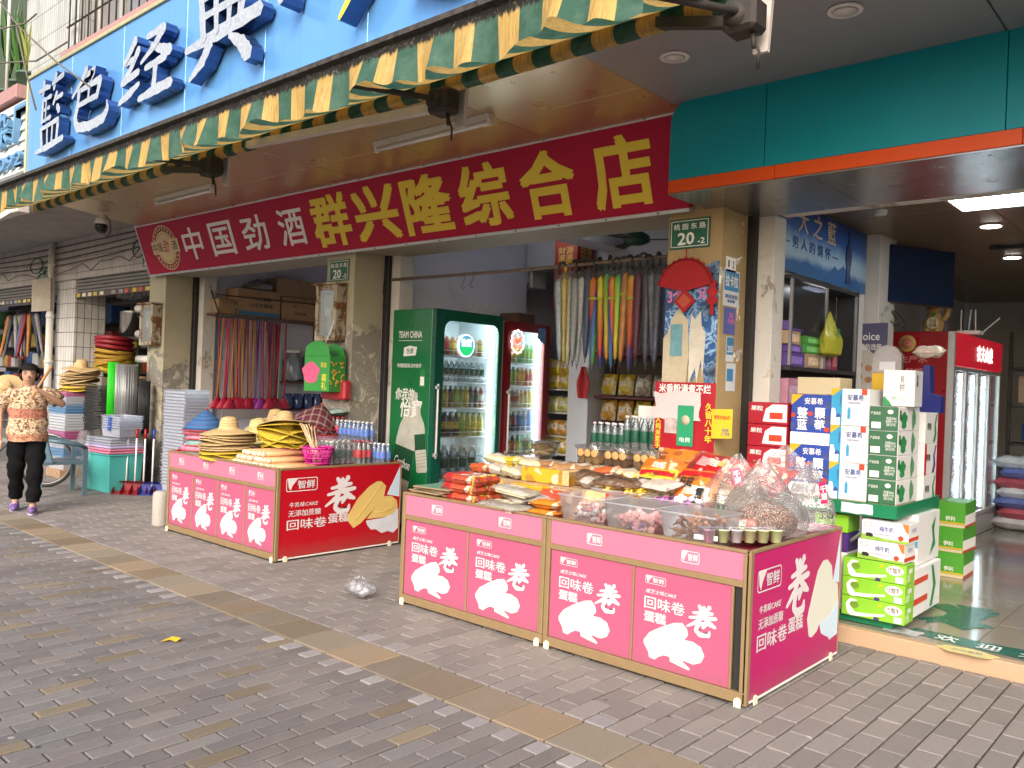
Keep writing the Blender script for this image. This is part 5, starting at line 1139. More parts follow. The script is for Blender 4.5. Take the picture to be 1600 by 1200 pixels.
block('cardboard_riser','carton under the tall stack of clear trays','riser',(-8.95,4.62,0),(.46,.34,.18),KRAFT)
def film_drape(u,v):
    a =-.6+u*1.2;z =.02+v*.68;n =.02*math.sin(13*u+7*v)+.016*math.sin(29*u-11*v)
    return (-11.30+.04*math.sin(5*v)+n*.6-(1-v)*.05+max(0,u-.55)*.9,4.40+u*.55 if u < .55 else 4.70-.36+n-.06*(1-v),z+n*.5)
q =MB();q.grid(lambda u,v: (-11.33+(.30*max(0,(u-.6)/.4))+.02*math.sin(17*v+5*u),4.92-.50*min(1,u/.6)-.02*math.sin(11*u+9*v),.02+.72*v+.02*math.sin(9*u)),24,18);q.build('plastic_film',CLEARW,tb,-tb.location)
# dustpans on poles
def dustpan(c,rz,m,hm,label):
    o =thing('dustpan',label,'dustpan',c,rz,'dustpans beside the turquoise box')
    q =MB();q.add([(-.14,-.16,.0),(.14,-.16,.0),(.12,.08,.02),(-.12,.08,.02),(-.15,-.16,.03),(.15,-.16,.03),(.13,.09,.11),(-.13,.09,.11)],[(0,1,2,3),(0,3,7,4),(1,5,6,2),(2,6,7,3)]);q.add([(-.13,.09,.11),(.13,.09,.11),(.06,-.02,.15),(-.06,-.02,.15)],[(0,1,2,3)]);q.build('scoop',m,o)
    q =MB();q.tube([(0,.06,.08),(0,.10,.72)],.011,8);q.build('pole',WHITEP,o);q =MB();q.tube([(0,.098,.68),(0,.105,.80)],.016,8);q.build('grip',hm,o)
RDP =mat('red_plastic',(.36,.008,.02),.35,var=.1);BDP =mat('blue_plastic',(.03,.06,.36),.35,var=.1)
for k in range(4): dustpan((-10.58+k*.085,4.70+k*.07,.0+.0*k),RAD(60),RDP if k < 3 else BDP,RDP if k < 3 else BDP,('leftmost red dustpan with a white pole','second red dustpan with a white pole','third red dustpan with a white pole','blue dustpan next to the red ones')[k])
dustpan((-10.24,5.02,0),RAD(60),BDP,BDP,'blue dustpan nearest the smaller counter')
# plastic armchair
CHM =mat('grey_blue_plastic',(.085,.15,.19),.33,var=.18,sc=4,dirt=.12);ch =thing('plastic_armchair','faded blue grey plastic armchair behind the woman','chair',(-10.90,4.02,0),RAD(-8))
q =MB();q.grid(lambda u,v: (-.24+.48*u,-.22+.46*v,.415-.012*math.sin(math.pi*u)*math.sin(math.pi*v)-(.03*((v-.85)/.15)**2 if v > .85 else 0)),8,8);q.grid(lambda u,v: (-.24+.48*u,-.22+.46*v,.395-(.03*((v-.85)/.15)**2 if v > .85 else 0)),8,8);q.box(-.245,.245,.225,.245,.375,.41,.006);q.box(-.25,-.235,-.22,.24,.375,.415,.004);q.box(.235,.25,-.22,.24,.375,.415,.004);q.build('seat',CHM,ch)
def backrest(u,v):
    a =(u-.5)*2;x =.27*a;y =-.24-.07*v+.13*abs(a)**2.2;return (x,y,.40+.36*v-.09*abs(a)**3*v)
for (u0,u1) in ((.0,.2),(.3,.44),(.56,.7),(.8,1.0)):
    q =MB();q.grid(lambda u,v: backrest(u0+(u1-u0)*u,v),4,8);q.grid(lambda u,v: tuple(Vector(backrest(u0+(u1-u0)*u,v))+Vector((0,-.014,0))),4,8);q.build('back_slat',CHM,ch)
q =MB();q.tube([backrest(i/16,1.0) for i in range(17)],.022,8);q.build('back_rail',CHM,ch)
for s in (-1,1):
    q =MB();q.tube([(s*.27,-.18,.67),(s*.30,-.02,.645),(s*.305,.14,.62),(s*.29,.24,.57)],[.022,.026,.026,.02],8);q.build('armrest',CHM,ch)
    q =MB();q.prism([(s*.255,.57),(s*.305,.57),(s*.315,0),(s*.275,0)],'xz',.20,.25);q.build('leg',CHM,ch)
    q =MB();q.prism([(s*.215,.40),(s*.265,.40),(s*.30,0),(s*.26,0)],'xz',-.28,-.235);q.build('leg',CHM,ch)
# bicycle
TYRE =mat('tyre_rubber',(.02,.02,.02),.8);CHROME =mat('bike_steel',(.22,.22,.23),.35,metal=.8,var=.2)
bi =thing('bicycle','parked bicycle partly hidden behind the woman and chair','bicycle',(-11.55,4.10,0),RAD(58))
for k,xx in enumerate((0,-1.05)):
    q =MB();q.tube([(xx+.32*math.cos(2*math.pi*i/32),0,.335+.32*math.sin(2*math.pi*i/32)) for i in range(33)],.018,7);wh =q.build('tyre',TYRE,bi)
    q =MB();q.tube([(xx+.295*math.cos(2*math.pi*i/32),0,.335+.295*math.sin(2*math.pi*i/32)) for i in range(33)],.010,6);q.build('rim',CHROME,wh)
    q =MB()
    for i in range(28): a =2*math.pi*i/28;q.tube([(xx+.02*math.cos(a+.9),.02*(-1)**i,.335+.02*math.sin(a+.9)),(xx+.29*math.cos(a),0,.335+.29*math.sin(a))],.0016,3)
    q.build('spokes',CHROME,wh,kind='stuff');q =MB();q.tube([(xx,-.05,.335),(xx,.05,.335)],.022,8);q.build('hub',CHROME,wh)
BKF =mat('black_bike_paint',(.03,.03,.035),.35)
q =MB();q.tube([(0,.05,.335),(-.12,.03,.72),(-.17,0,.95)],.013,6);q.tube([(0,-.05,.335),(-.12,-.03,.72)],.013,6);q.tube([(-.15,0,.85),(-.62,0,.36),(-1.05,0,.335)],.016,6);q.tube([(-.16,0,.9),(-.72,0,.80)],.014,6);q.tube([(-.62,0,.36),(-.76,0,.92)],.015,6);q.tube([(-1.05,0,.335),(-.73,0,.80)],.011,6);q.build('frame',BKF,bi)
q =MB();q.tube([(-.17,-.27,1.0),(-.17,0,.97),(-.17,.27,1.0)],.013,6);q.build('handlebar',CHROME,bi);q =MB();q.ball((-.78,0,.95),(.13,.07,.04),10,6);q.build('saddle',BKF,bi);q =MB();q.tube([(.34*math.cos(a),0,.335+.345*math.sin(a)) for a in [RAD(20+i*13) for i in range(11)]],.02,5);q.build('mudguard',CHROME,bi)
# wire mesh stacks and rolls
BLKW =mat('black_mesh_plastic',(.03,.03,.032),.45,var=.2);GRW =mat('vivid_green_mesh',(.03,.62,.02),.4,var=.25,sc=40);SILW =mat('galvanised_mesh',(.40,.41,.42),.35,metal=.6,var=.3,sc=60,bump=.4)
def basket_mesh(w,d,h,m):
    q =MB()
    for z in (0,h*.5,h):
        s =.92+.08*z/h;q.tube([(-w/2*s,-d/2*s,z),(w/2*s,-d/2*s,z),(w/2*s,d/2*s,z),(-w/2*s,d/2*s,z),(-w/2*s,-d/2*s,z)],.007 if z == h else .004,4)
    for i in range(11):
        t =-1+2*i/10
        for s in (-1,1): q.tube([(t*w/2*.92,s*d/2*.92,0),(t*w/2,s*d/2,h)],.004,3);q.tube([(s*w/2*.92,t*d/2*.92,0),(s*w/2,t*d/2,h)],.004,3)
    return q.mesh('wire_basket',m)
wb =basket_mesh(.40,.32,.10,BLKW)
for k in range(22): put('wire_basket',wb,None,(-12.0+random.uniform(-.012,.012),4.98,.36+k*.040),(0,0,RAD(10+random.uniform(-4,4))),'black mesh basket nested in the tall stack by the green roll' if k < 21 else 'topmost black mesh basket of the tall stack','basket','tall stack of black mesh baskets')
block('cardboard_riser','carton under the black mesh baskets','riser',(-12.0,4.98,0),(.4,.34,.36),KRAFT)
def mesh_roll(nm,lb,c,r,h,m,z0=0):
    q =MB();n =26
    for i in range(n): a =2*math.pi*i/n;q.tube([(r*math.cos(a),r*math.sin(a),0),(r*math.cos(a),r*math.sin(a),h)],.005,4)
    k =int(h/.03)
    for j in range(k): q.tube([(r*math.cos(2*math.pi*i/16),r*math.sin(2*math.pi*i/16),j*h/k) for i in range(17)],.004,3)
    o =thing(nm,lb,'mesh roll',c);q.build('mesh',m,o);q =MB();q.lathe([(r*.86,0),(r*.86,h-.01)],16);q.build('inner_layers',m,o)
mesh_roll('mesh_roll','vivid green plastic mesh roll standing beside the black baskets',(-11.72,4.98,.78),.065,.86,GRW);mesh_roll('mesh_roll','silver wire mesh roll leaning by the left column',(-11.46,5.05,.78),.135,.84,SILW);mesh_roll('mesh_roll','narrow dark mesh roll against the left column',(-11.2,5.18,.7),.07,.70,BLKW)
block('goods_carton','carton under the mesh rolls','carton',(-11.5,5.06,0),(.62,.34,.70),KRAFT)
# clear container towers
cols =[(.72,.76,.82),(.15,.35,.62),(.62,.66,.74),(.60,.15,.35),(.70,.72,.76)]
for k in range(26):
    c_ =cols[(k//3) % 5];o =put('storage_tray',tray_mesh(.50,.36,.1).mesh('storage_tray',clear('tower_plastic_%d' % ((k//3) % 5),(.9,.92,.95),.6,.2,.6,0,1,c_)),None,(-12.55+random.uniform(-.01,.01),4.75,.12+k*.040),(0,0,RAD(4)),'coloured storage tray nested in the tower behind the chair','tray','tower of coloured storage trays')
block('cardboard_riser','carton under the coloured trays','riser',(-12.55,4.75,0),(.5,.4,.12),KRAFT)
hat_stack((-12.45,4.80,1.24),[HATY[0],HATY[1],HATY[0]]+[HATS[k % 3] for k in range(9)],(RAD(-6),RAD(8)),['yellow edged hat at the bottom of the pile on the coloured trays']*3+['straw hat nested in the pile on the coloured trays']*8+['straw hat crowning the pile on the coloured trays'],'straw hats on the coloured trays',.027)
# woven winnowing trays, red and yellow, leaning
def tray_round(R_,h,m): q =MB();q.lathe([(0,.0),(R_*.9,0),(R_,h),(R_*1.02,h),(R_*.93,.004),(0,.006)],26);q.tube([(R_*1.01*math.cos(2*math.pi*i/26),R_*1.01*math.sin(2*math.pi*i/26),h) for i in range(27)],.008,5);return q.mesh('round_tray',m)
for k in range(10):
    m =(YSTRAW,MATS['mustard_tray'] if 'mustard_tray' in MATS else mat('mustard_tray',(.42,.25,.03),.5,var=.2),mat('wine_tray',(.24,.01,.02),.45,var=.2))[0 if k < 3 else 1 if k < 7 else 2]
    put('round_tray',tray_round(.30-.004*k,.05,m),None,(-12.75+.012*k,5.45-.01*k,1.45+k*.055),(RAD(-16+2*k),RAD(6),k),'yellow woven round tray low in the leaning pile' if k < 3 else 'mustard round tray in the leaning pile' if k < 7 else 'wine red round tray at the top of the leaning pile','tray','leaning pile of round trays')
block('goods_carton','carton under the leaning round trays','carton',(-12.7,5.55,.0),(.6,.4,1.42),mat('dark_carton',(.10,.07,.05),.8))
# pile of wrapped nets, red cloth
put('cloth_bundle',pillow_mesh(.4,.3,.25,mat('red_orange_cloth',(.40,.09,.03),.8,var=.7,sc=9,bump=.5),71),None,(-12.05,5.3,1.22),(.2,0,0),'red and orange cloth bundle above the black baskets','bundle')
for k in range(3): q =MB();q.tube([(-.25,0,0),(.25,0,0)],.055,12);q.build('net_roll',mat('white_net_roll',(.55,.54,.50),.7,var=.2,sc=12),None,(-11.75,5.45,1.70-.0*k+k*.36),(0,0,.1*k),('white roll lying above the silver mesh','white roll with blue ties on the dark shelf','upper white roll by the meter box')[k],'roll')
# shelves, pots and bag in the shop behind
RK =mat('dark_shelf_iron',(.035,.025,.022),.6,var=.3)
sh =thing('goods_rack','dark iron rack of pots behind the straw hats','rack',(-14.2,6.0,0))
for z in (2.02,2.60):
    q =MB();q.box(0,2.7,-.1,.45,z,z+.045,.004);q.build('shelf',RK,sh)
for x in (.02,1.3,2.65): q =MB();q.box(x,x+.04,.40,.44,0,3.1,.003);q.build('upright',RK,sh)
STP =mat('polished_steel',(.60,.60,.58),.12,metal=1.0,var=.08,sc=3)
def pot(c,r,h,lb):
    o =thing('steel_pot',lb,'pot',c,0,'polished steel pots');q =MB();q.lathe([(0,0),(r,0),(r,h*.94),(r*1.05,h*.95),(r*1.05,h),(r,h)],28);q.build('body',STP,o);q =MB();q.lathe([(r*1.02,h),(r*.8,h+.02),(.02,h+.03),(.02,h+.05),(0,h+.05)],28);q.build('lid',STP,o)
    for s in (-1,1): q =MB();q.tube([(s*r,-.05,h*.8),(s*(r+.04),-.04,h*.8),(s*(r+.04),.04,h*.8),(s*r,.05,h*.8)],.007,5);q.build('handle',STP,o)
pot((-13.75,6.15,2.066),.22,.42,'large polished steel pot on the dark rack');pot((-12.75,6.15,2.066),.18,.36,'medium polished steel pot on the dark rack');pot((-12.2,6.15,2.066),.12,.24,'small steel pot at the end of the dark rack')
jb =thing('jar_bag','long clear bag of plastic jars lying on the top shelf','plastic bag',(-13.3,5.98,2.65));q =MB();q.ball((0,0,.14),(.75,.2,.16),22,12,.03);q.build('film',CLEARW,jb)
for k in range(6): q =MB();q.lathe([(.0,0),(.09,0),(.1,.02),(.1,.18),(.07,.2),(.07,.22),(0,.22)],14);q.build('jar',CLEAR,jb,(-.55+k*.22,.0,.05));q =MB();q.lathe([(.074,0),(.074,.02),(0,.02)],14);q.build('jar_lid',mat('orange_lid',(.60,.12,.03),.4),jb,(-.55+k*.22,0,.272))
q =MB();q.grid(lambda u,v: (-.6+1.2*u,.03*math.sin(20*u),-.45*v),20,6);q.build('hanging_cloth',mat('brown_patterned_cloth',(.22,.11,.05),.8,var=.8,sc=14),None,(-12.25,5.95,3.15),label='brown and yellow patterned bundle hanging over the jar bag',cat='cloth')
# umbrellas in the far left shop
umc =[mat('umb_%d' % k,c,.5,var=.6,sc=20) for k,c in enumerate(((.30,.03,.05),(.50,.22,.05),(.05,.06,.10),(.35,.35,.36),(.30,.34,.12),(.45,.30,.45),(.50,.35,.45),(.12,.16,.30)))]
def folded_umbrella(lb,m,c,L=.80,r=.035,grp='',handle=BLKP,rz=0,tilt=0,plain=False):
    o =thing('umbrella',lb,'umbrella',c,group=grp,rot=(0,tilt,rz))
    n =10;q =MB();vs_ =[]
    prof =[(.006,-L*.98),(r*.42,-L*.95),(r*.62,-L*.8),(r*.85,-L*.5),(r,-L*.28),(r*.96,-L*.17),(r*.45,-L*.135),(.008,-L*.13)]
    for j,(rr,z) in enumerate(prof):
        for i in range(n*2): a =math.pi*i/n+z*3.0;k =rr*(1.0 if i % 2 else .72);vs_.append((k*math.cos(a),k*math.sin(a),z))
    q.add(vs_,[[j*2*n+i,j*2*n+(i+1) % (2*n),(j+1)*2*n+(i+1) % (2*n),(j+1)*2*n+i] for j in range(len(prof)-1) for i in range(2*n)],True);cp =q.build('canopy',m,o)
    q =MB();q.tube([(0,0,-L*1.03),(0,0,-.06)],.005,5);q.build('shaft',CHROME,o)
    q =MB();q.tube([(0,0,-.07),(0,0,-.01)]+[(.034-.034*math.cos(RAD(a)),0,.034*math.sin(RAD(a))+.0) for a in range(20,200,30)],.012,6);q.build('handle',handle,o)
    return o
umb =[folded_umbrella('x',umc[0],(0,0,0),grp='umbrellas in the far left shop',L=1.0,r=.05)]
lbs =['wine red','orange striped','navy','silver grey','olive','lilac','pink','slate blue','dark red','amber','black','pale grey']
for k in range(12):
    lb =lbs[k]+' folded umbrella hanging in the far left shop'
    o =umb[0] if k == 0 else dup(umb[0],(0,0,0),None,lb);o['label'] =lb;o.location =(-19.0+k*.16,5.95-.01*k,2.68);o.rotation_euler =(0,RAD(10),k)
    cp =KIDS(o)[0];m =umc[k % 8]
    if k: cp.data =cp.data.copy();cp.data.materials[0] =m
q =MB();q.tube([(-19.2,5.95,2.635),(-16.6,5.85,2.635)],.014,6);q.build('hanging_rod',RK,None,label='rod carrying umbrellas in the far left shop',cat='rod')
for k,x in enumerate((-17.2,-18.3)):
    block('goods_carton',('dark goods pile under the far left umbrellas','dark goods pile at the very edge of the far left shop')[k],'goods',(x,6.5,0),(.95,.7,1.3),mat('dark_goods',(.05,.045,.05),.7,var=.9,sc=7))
# packed shelves at the back of the two left shops
for (x0,x1,y,nm,lb) in ((-17.6,-11.5,7.6,'household_shelf','crowded household goods shelf behind the pot rack'),(-25,-17.7,7.4,'umbrella_shop_shelf','crowded goods shelf behind the far left umbrellas')):
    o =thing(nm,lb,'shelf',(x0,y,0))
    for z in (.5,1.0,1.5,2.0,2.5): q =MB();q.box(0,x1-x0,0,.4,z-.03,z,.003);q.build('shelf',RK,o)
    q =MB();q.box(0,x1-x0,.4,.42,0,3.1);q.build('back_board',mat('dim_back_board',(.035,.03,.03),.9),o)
    for z in (1.0,1.5,2.0,2.5):
        x =x0+.1
        while x < x1-.2:
            w =random.uniform(.18,.42);wd,c_ =random.choice((('red',(.30,.03,.03)),('blue',(.04,.10,.28)),('white',(.45,.45,.45)),('tan',(.30,.20,.10)),('green',(.05,.20,.06)),('grey',(.16,.16,.17)),('black',(.03,.03,.03)),('yellow',(.45,.32,.04))));h =random.uniform(.15,.42)
            m =mat('shop_goods_'+wd,c_,.5,var=.6,sc=9);q =MB()
            if random.random() < .5: q.box(-w*.45,w*.45,-.15,.15,0,h,.01)
            else: q.lathe([(0,0),(w*.4,0),(w*.45,h*.9),(w*.47,h),(0,h)],10)
            q.build('shop_goods',m,None,(x+w/2,y+.18,z),(0,0,0),wd+' goods on the '+lb.split(' shelf')[0]+' shelf','goods',wd+' goods, '+lb);x += w+.02
# plants on the balcony ledge above
LEAF =mat('leaf_green',(.05,.14,.03),.5,var=.5,sc=9,obj=.3);LEAFY =mat('leaf_yellow_edge',(.22,.26,.06),.5,var=.5,sc=9)
def potted(c,lb,n,h,m,seed):
    random.seed(seed);o =thing('potted_plant',lb,'potted plant',c);q =MB();q.lathe([(0,0),(.09,0),(.12,.2),(.13,.2),(.13,.23),(.10,.22),(0,.21)],14);q.build('pot',mat('dark_green_pot',(.05,.11,.07),.5),o)
    q =MB()
    for k in range(n):
        a =random.uniform(0,6.28);hh =h*random.uniform(.6,1.1);l_ =random.uniform(.03,.22);w =random.uniform(.02,.035)
        pts =[(l_*t*t*math.cos(a),l_*t*t*math.sin(a),.2+hh*t) for t in (0,.25,.5,.75,1)];nx,ny =-math.sin(a),math.cos(a);vs_ =[]
        for t,p in zip((.5,1,.95,.6,.02),pts): vs_ += [(p[0]+nx*w*t,p[1]+ny*w*t,p[2]),(p[0]-nx*w*t,p[1]-ny*w*t,p[2])]
        q.add(vs_,[(2*i,2*i+1,2*i+3,2*i+2) for i in range(4)],True)
    q.build('leaves',m,o,kind='stuff')
potted((-11.25,3.62,4.86),'snake plant with yellow edged leaves in a green pot on the ledge',16,.75,LEAFY,3);potted((-11.7,3.66,4.86),'bushy green potted plant beside the snake plant',40,.9,LEAF,4);potted((-12.2,3.7,4.86),'tall green potted plant at the end of the ledge',50,1.2,LEAF,5)
random.seed(77)
for k,x in enumerate((-11.45,-11.8,-12.15)): q =MB();q.tube([(x,3.46,4.86),(x,3.46,7.2)],.02,6);q.build('balcony_bar',STEELD,None,label=('white balcony bar nearest the tiled wall','second white balcony bar','third white balcony bar')[k],cat='bar')
# litter
lf =MB();lf.add([(0,0,.004),(.05,.01,.012),(.09,-.01,.006),(.11,.03,.016),(.06,.05,.02),(.02,.04,.006)],[(0,1,4,5),(1,2,3,4)]);lf.build('fallen_leaf',mat('yellow_leaf',(.66,.40,.02),.6,var=.2),None,(-4.62,2.28,.002),(0,0,.9),'yellow leaf lying on the grey bricks','leaf')
pb =thing('plastic_bag','crumpled clear bag of small balls on the bricks before the long counter','plastic bag',(-4.69,3.76,.003))
q =MB();q.grid(lambda u,v: (.135*math.sin(math.pi*v)**.6*math.cos(6.283*u)*(1+.07*abs(math.sin(9*u*6.283/2+5*v))+.05*math.sin(31*u+9*v)),.10*math.sin(math.pi*v)**.6*math.sin(6.283*u)*(1+.07*math.sin(25*u)),.004+.125*v+.03*max(0,v-.85)*6*abs(math.sin(12.6*u))),60,30);q.build('film',CLEARW,pb)
for k in range(9): q =MB();q.ball((random.uniform(-.08,.08),random.uniform(-.05,.05),.04+.02*(k % 3)),.032,10,8);q.build('ball',clear('milky_ball',(.9,.9,.92),.35,.2,.8,0,1,(.7,.7,.74)),pb)
# ================================================================== FRIDGES AND THE MIDDLE SHOP
LED =glow('cool_led_strip',(.80,.95,1.0),20.0);FRIN =mat('fridge_white_liner',(.66,.72,.74),.4,var=.05);FGLASS =clear('fridge_door_glass',(.96,.98,.98),.02,.02,.55)
WIRE =mat('white_wire_shelf',(.66,.68,.70),.4)
def rr_poly(y0,y1,z0,z1,r,n=5):
    pts =[]
    for cx,cz,a0 in ((y1-r,z1-r,0),(y0+r,z1-r,90),(y0+r,z0+r,180),(y1-r,z0+r,270)): pts += [(cx+r*math.cos(RAD(a0+90*i/n)),cz+r*math.sin(RAD(a0+90*i/n))) for i in range(n+1)]
    return pts
def fridge(label,xf,depth,y0,y1,z0,z1,body,frame,r,shelves,gm=(.12,.06,.36,.11)):
    """upright glass-door cooler, door towards +x"""
    o =thing('drinks_fridge',label,'fridge',(xf,y0,z0));W_ =y1-y0;H_ =z1-z0;D_ =depth
    def part(nm,m,*bx):
        q =MB()
        for b in bx: q.box(*b,.006)
        return q.build(nm,m,o)
    part('side_panel',body,(-D_,-.06,0,.035,0,H_));part('side_panel',body,(-D_,-.06,W_-.035,W_,0,H_));part('back_panel',FRIN,(-D_,-D_+.03,.036,W_-.036,0,H_));part('top_panel',body,(-D_,-.06,.036,W_-.036,H_-.05,H_));part('base',body,(-D_,-.06,.036,W_-.036,0,.18))
    part('liner',FRIN,(-D_+.031,-.065,.036,.045,.181,H_-.051),(-D_+.031,-.065,W_-.045,W_-.036,.181,H_-.051),(-D_+.031,-.065,.046,W_-.046,H_-.06,H_-.051))
    # door frame with a rounded window
    a,b,c,d =gm;outer =rr_poly(0,W_,0,H_,.02);inner =rr_poly(a,W_-b,c,H_-d,r);k =len(outer);q =MB()
    for x_,f_ in ((.0,1),(-.055,-1)):
        q.add([(x_,p[0],p[1]) for p in outer]+[(x_,p[0],p[1]) for p in inner],[[i,(i+1) % k,k+(i+1) % k,k+i][::f_] for i in range(k)])
    q.add([(0,*p) for p in inner]+[(-.055,*p) for p in inner],[[i,(i+1) % k,k+(i+1) % k,k+i] for i in range(k)]);q.add([(0,*p) for p in outer]+[(-.055,*p) for p in outer],[[i,k+i,k+(i+1) % k,(i+1) % k] for i in range(k)])
    dr =q.build('door',frame,o)
    q =MB();q.prism(rr_poly(a+.002,W_-b-.002,c+.002,H_-d-.002,r),'yz',-.02,-.012);q.build('glass',FGLASS,dr)
    q =MB();q.box(.005,.03,.03,.055,H_*.32,H_*.66,.008);q.box(-.0,.03,.01,.06,H_*.33,H_*.345,.004);q.box(0,.03,.01,.06,H_*.635,H_*.65,.004);q.build('handle',ALU,dr)
    q =MB();q.box(-.075,-.060,W_-b-.045,W_-b-.025,c+.02,H_-d-.06,.003);q.build('led_strip',LED,o)
    q =MB();q.box(-.16,-.10,.08,W_-.08,H_-.075,H_-.063,.003);q.build('led_strip',LED,o)  # second strip, added out of sight to brighten the inside
    for z in shelves:
        q =MB()
        for t in range(int((W_-.10)/.035)+1): q.tube([(-D_+.05,.05+t*.035,z-z0),(-.09,.05+t*.035,z-z0)],.003,4)
        for x_,h_ in ((-.09,0),(-.085,.055),(-D_+.06,0)): q.tube([(x_,.048,z-z0-.004+h_),(x_,W_-.048,z-z0-.004+h_)],.0045,4)
        for t in range(7): q.tube([(-.087,.05+t*(W_-.1)/6,z-z0),(-.085,.05+t*(W_-.1)/6,z-z0+.052)],.003,4)
        q.build('wire_shelf',WIRE,o)
    return o
GFR =mat('green_fridge_sheet',(.006,.15,.045),.3,var=.06,sc=2,coat=.3);GFR2 =mat('dark_teal_frame',(.006,.085,.055),.3,var=.05);RFR =mat('maroon_fridge_frame',(.16,.008,.014),.3,var=.06)
gf =fridge('tall green drinks fridge with bottle pictures on its side',-6.13,.66,5.75,6.74,.06,2.28,GFR,GFR2,.10,(.54,.974,1.279,1.548,1.824))
rf =fridge('maroon drinks fridge behind the green one',-6.13,.62,6.82,7.56,.06,2.24,mat('grey_fridge_side',(.34,.34,.35),.4),RFR,.03,(.743,1.017,1.283,1.533,1.79),(.07,.10,.42,.10))
G0 =gf.location;SX =-.65
def on_side(u,z): return (-.66+.62*u,-.003,z-.06)       # street side of the green fridge, u across
txt('TEAM CHINA',on_side(.45,2.02),.36,.072,'-y',WHITEP,gf,bold=.03);q =MB();q.box(-.56,-.20,-.002,0,1.895,1.900);q.build('rule',WHITEP,gf)
q =MB();q.prism([(-.475,1.735),(-.29,1.745),(-.27,1.83),(-.38,1.845),(-.47,1.825)],'xz',-.0025,-.001);q.build('flag_print',WHITEP,gf);txt('怡寶',(-.375,-.004,1.79),.11,.06,'-y',GREENP,gf,bold=.02,shear=.2);txt('中国国家队合作伙伴',on_side(.45,1.70),.37,.045,'-y',WHITEP,gf,bold=.006)
txt('你我的',(-.43,-.003,1.345),.29,.125,'-y',WHITEP,gf,bold=.015,shear=.25);txt('怡寶',(-.33,-.003,1.20),.33,.19,'-y',WHITEP,gf,bold=.02,shear=.15)
q =MB();q.box(-.21,-.14,-.002,0,1.42,1.60);q.build('notice',GREENP,gf);q =MB();q.box(-.205,-.145,-.0032,-.0022,1.44,1.53);q.build('notice_paper',WHITEP,gf)
# the printed bottles
GRY =mat('grey_bottle_print',(.46,.46,.40),.45,var=.35,sc=9);GRD =mat('dark_bottle_print',(.16,.18,.15),.45,var=.3,sc=9)
def print_bottle(c,L,w,ang,d):
    ca,sa =math.cos(ang),math.sin(ang)
    T =lambda a,b: (c[0]+a*ca-b*sa,c[1]+a*sa+b*ca)
    P =[(-w*.5,0),(-w*.5,L*.62),(-w*.44,L*.72),(-w*.2,L*.86),(-w*.2,L*.97),(-w*.16,L),(w*.16,L),(w*.2,L*.97),(w*.2,L*.86),(w*.44,L*.72),(w*.5,L*.62),(w*.5,0),(w*.4,-L*.03),(-w*.4,-L*.03)]
    q =MB();q.prism([T(*p) for p in P],'xz',-.0016-d,-.001-d);q.build('bottle_print',GRY,gf)
    q =MB();q.prism([T(*p) for p in ((-w*.5,L*.32),(-w*.5,L*.56),(w*.5,L*.56),(w*.5,L*.32))],'xz',-.0026-d,-.002-d);q.build('bottle_label_print',mat('label_green_print',(.015,.075,.035),.4,var=.2),gf)
    for k in range(5):
        y_ =L*(.05+.05*k);q =MB();q.prism([T(-w*.46,y_),T(w*.46,y_+.01),T(w*.46,y_+.014),T(-w*.46,y_+.004)],'xz',-.0024-d,-.002-d);q.build('bottle_crease_print',GRD,gf)
    return T
T1 =print_bottle((-.55,.06),1.34,.30,-.20,0);T2 =print_bottle((-.13,.58),.66,.16,.14,.0015)
q0 =T1(0,.59);txt('Cestbon',(q0[0],-.006,q0[1]),.25,.10,'-y',WHITEP,gf,bold=.012,rot=(RAD(90),RAD(14),0),shear=.2)
# lit badge on the green fridge glass
q =MB();q.lathe([(.12,0),(.12,.006),(0,.006)],26);bdg =q.build('badge',glow('badge_white',(.85,.95,1),.7),gf,(-.008,.44,1.87),(RAD(90),0,RAD(90)));
q =MB();q.lathe([(.106,.0065),(.106,.008),(0,.008)],26);q.build('badge_face',glow('badge_blue',(.12,.42,.62),.35),bdg);q =MB();q.prism([(.106*math.cos(a),.106*math.sin(a)) for a in [RAD(185+i*17) for i in range(11)]],'xy',.0082,.009);q.build('badge_wave',glow('badge_green',(.02,.55,.18),.5),bdg);txt('怡寶',(0,.03,.0095),.15,.085,'+z',glow('badge_letters',(.9,.95,1),.8),bdg,bold=.02)
# neon rooster sign on the red fridge
nr =thing('neon_sign','small glowing red and white neon sign on the maroon fridge door','neon sign',(-6.112,6.975,2.02))
NR =glow('neon_red',(1.0,.05,.02),2.2);NW =glow('neon_white',(1.0,.75,.7),1.8)
q =MB();q.tube([(0,(.105+.008*math.cos(12*a))*math.cos(a),(.125+.008*math.cos(12*a))*math.sin(a)) for a in [2*math.pi*i/60 for i in range(61)]],.006,5);q.build('outline',NW,nr)
q =MB();q.prism([(-.05,.03),(-.03,.05),(-.01,.02),(.03,.05),(.05,.06),(.04,.0),(.0,-.025),(-.04,-.005)],'yz',-.004,.004);q.build('bird',NR,nr);txt('WENS',(.006,0,-.06),.13,.035,'+x',NR,nr,bold=.02)
q =MB();q.prism([(-.08,-.02),(.07,-.09),(.07,.10),(-.06,.10)],'yz',-.001,.001);q.build('blue_sticker',mat('blue_sticker',(.10,.25,.50),.4,var=.5,sc=25),None,(-6.125,7.40,2.10),label='torn blue sticker on the maroon fridge glass',cat='sticker')
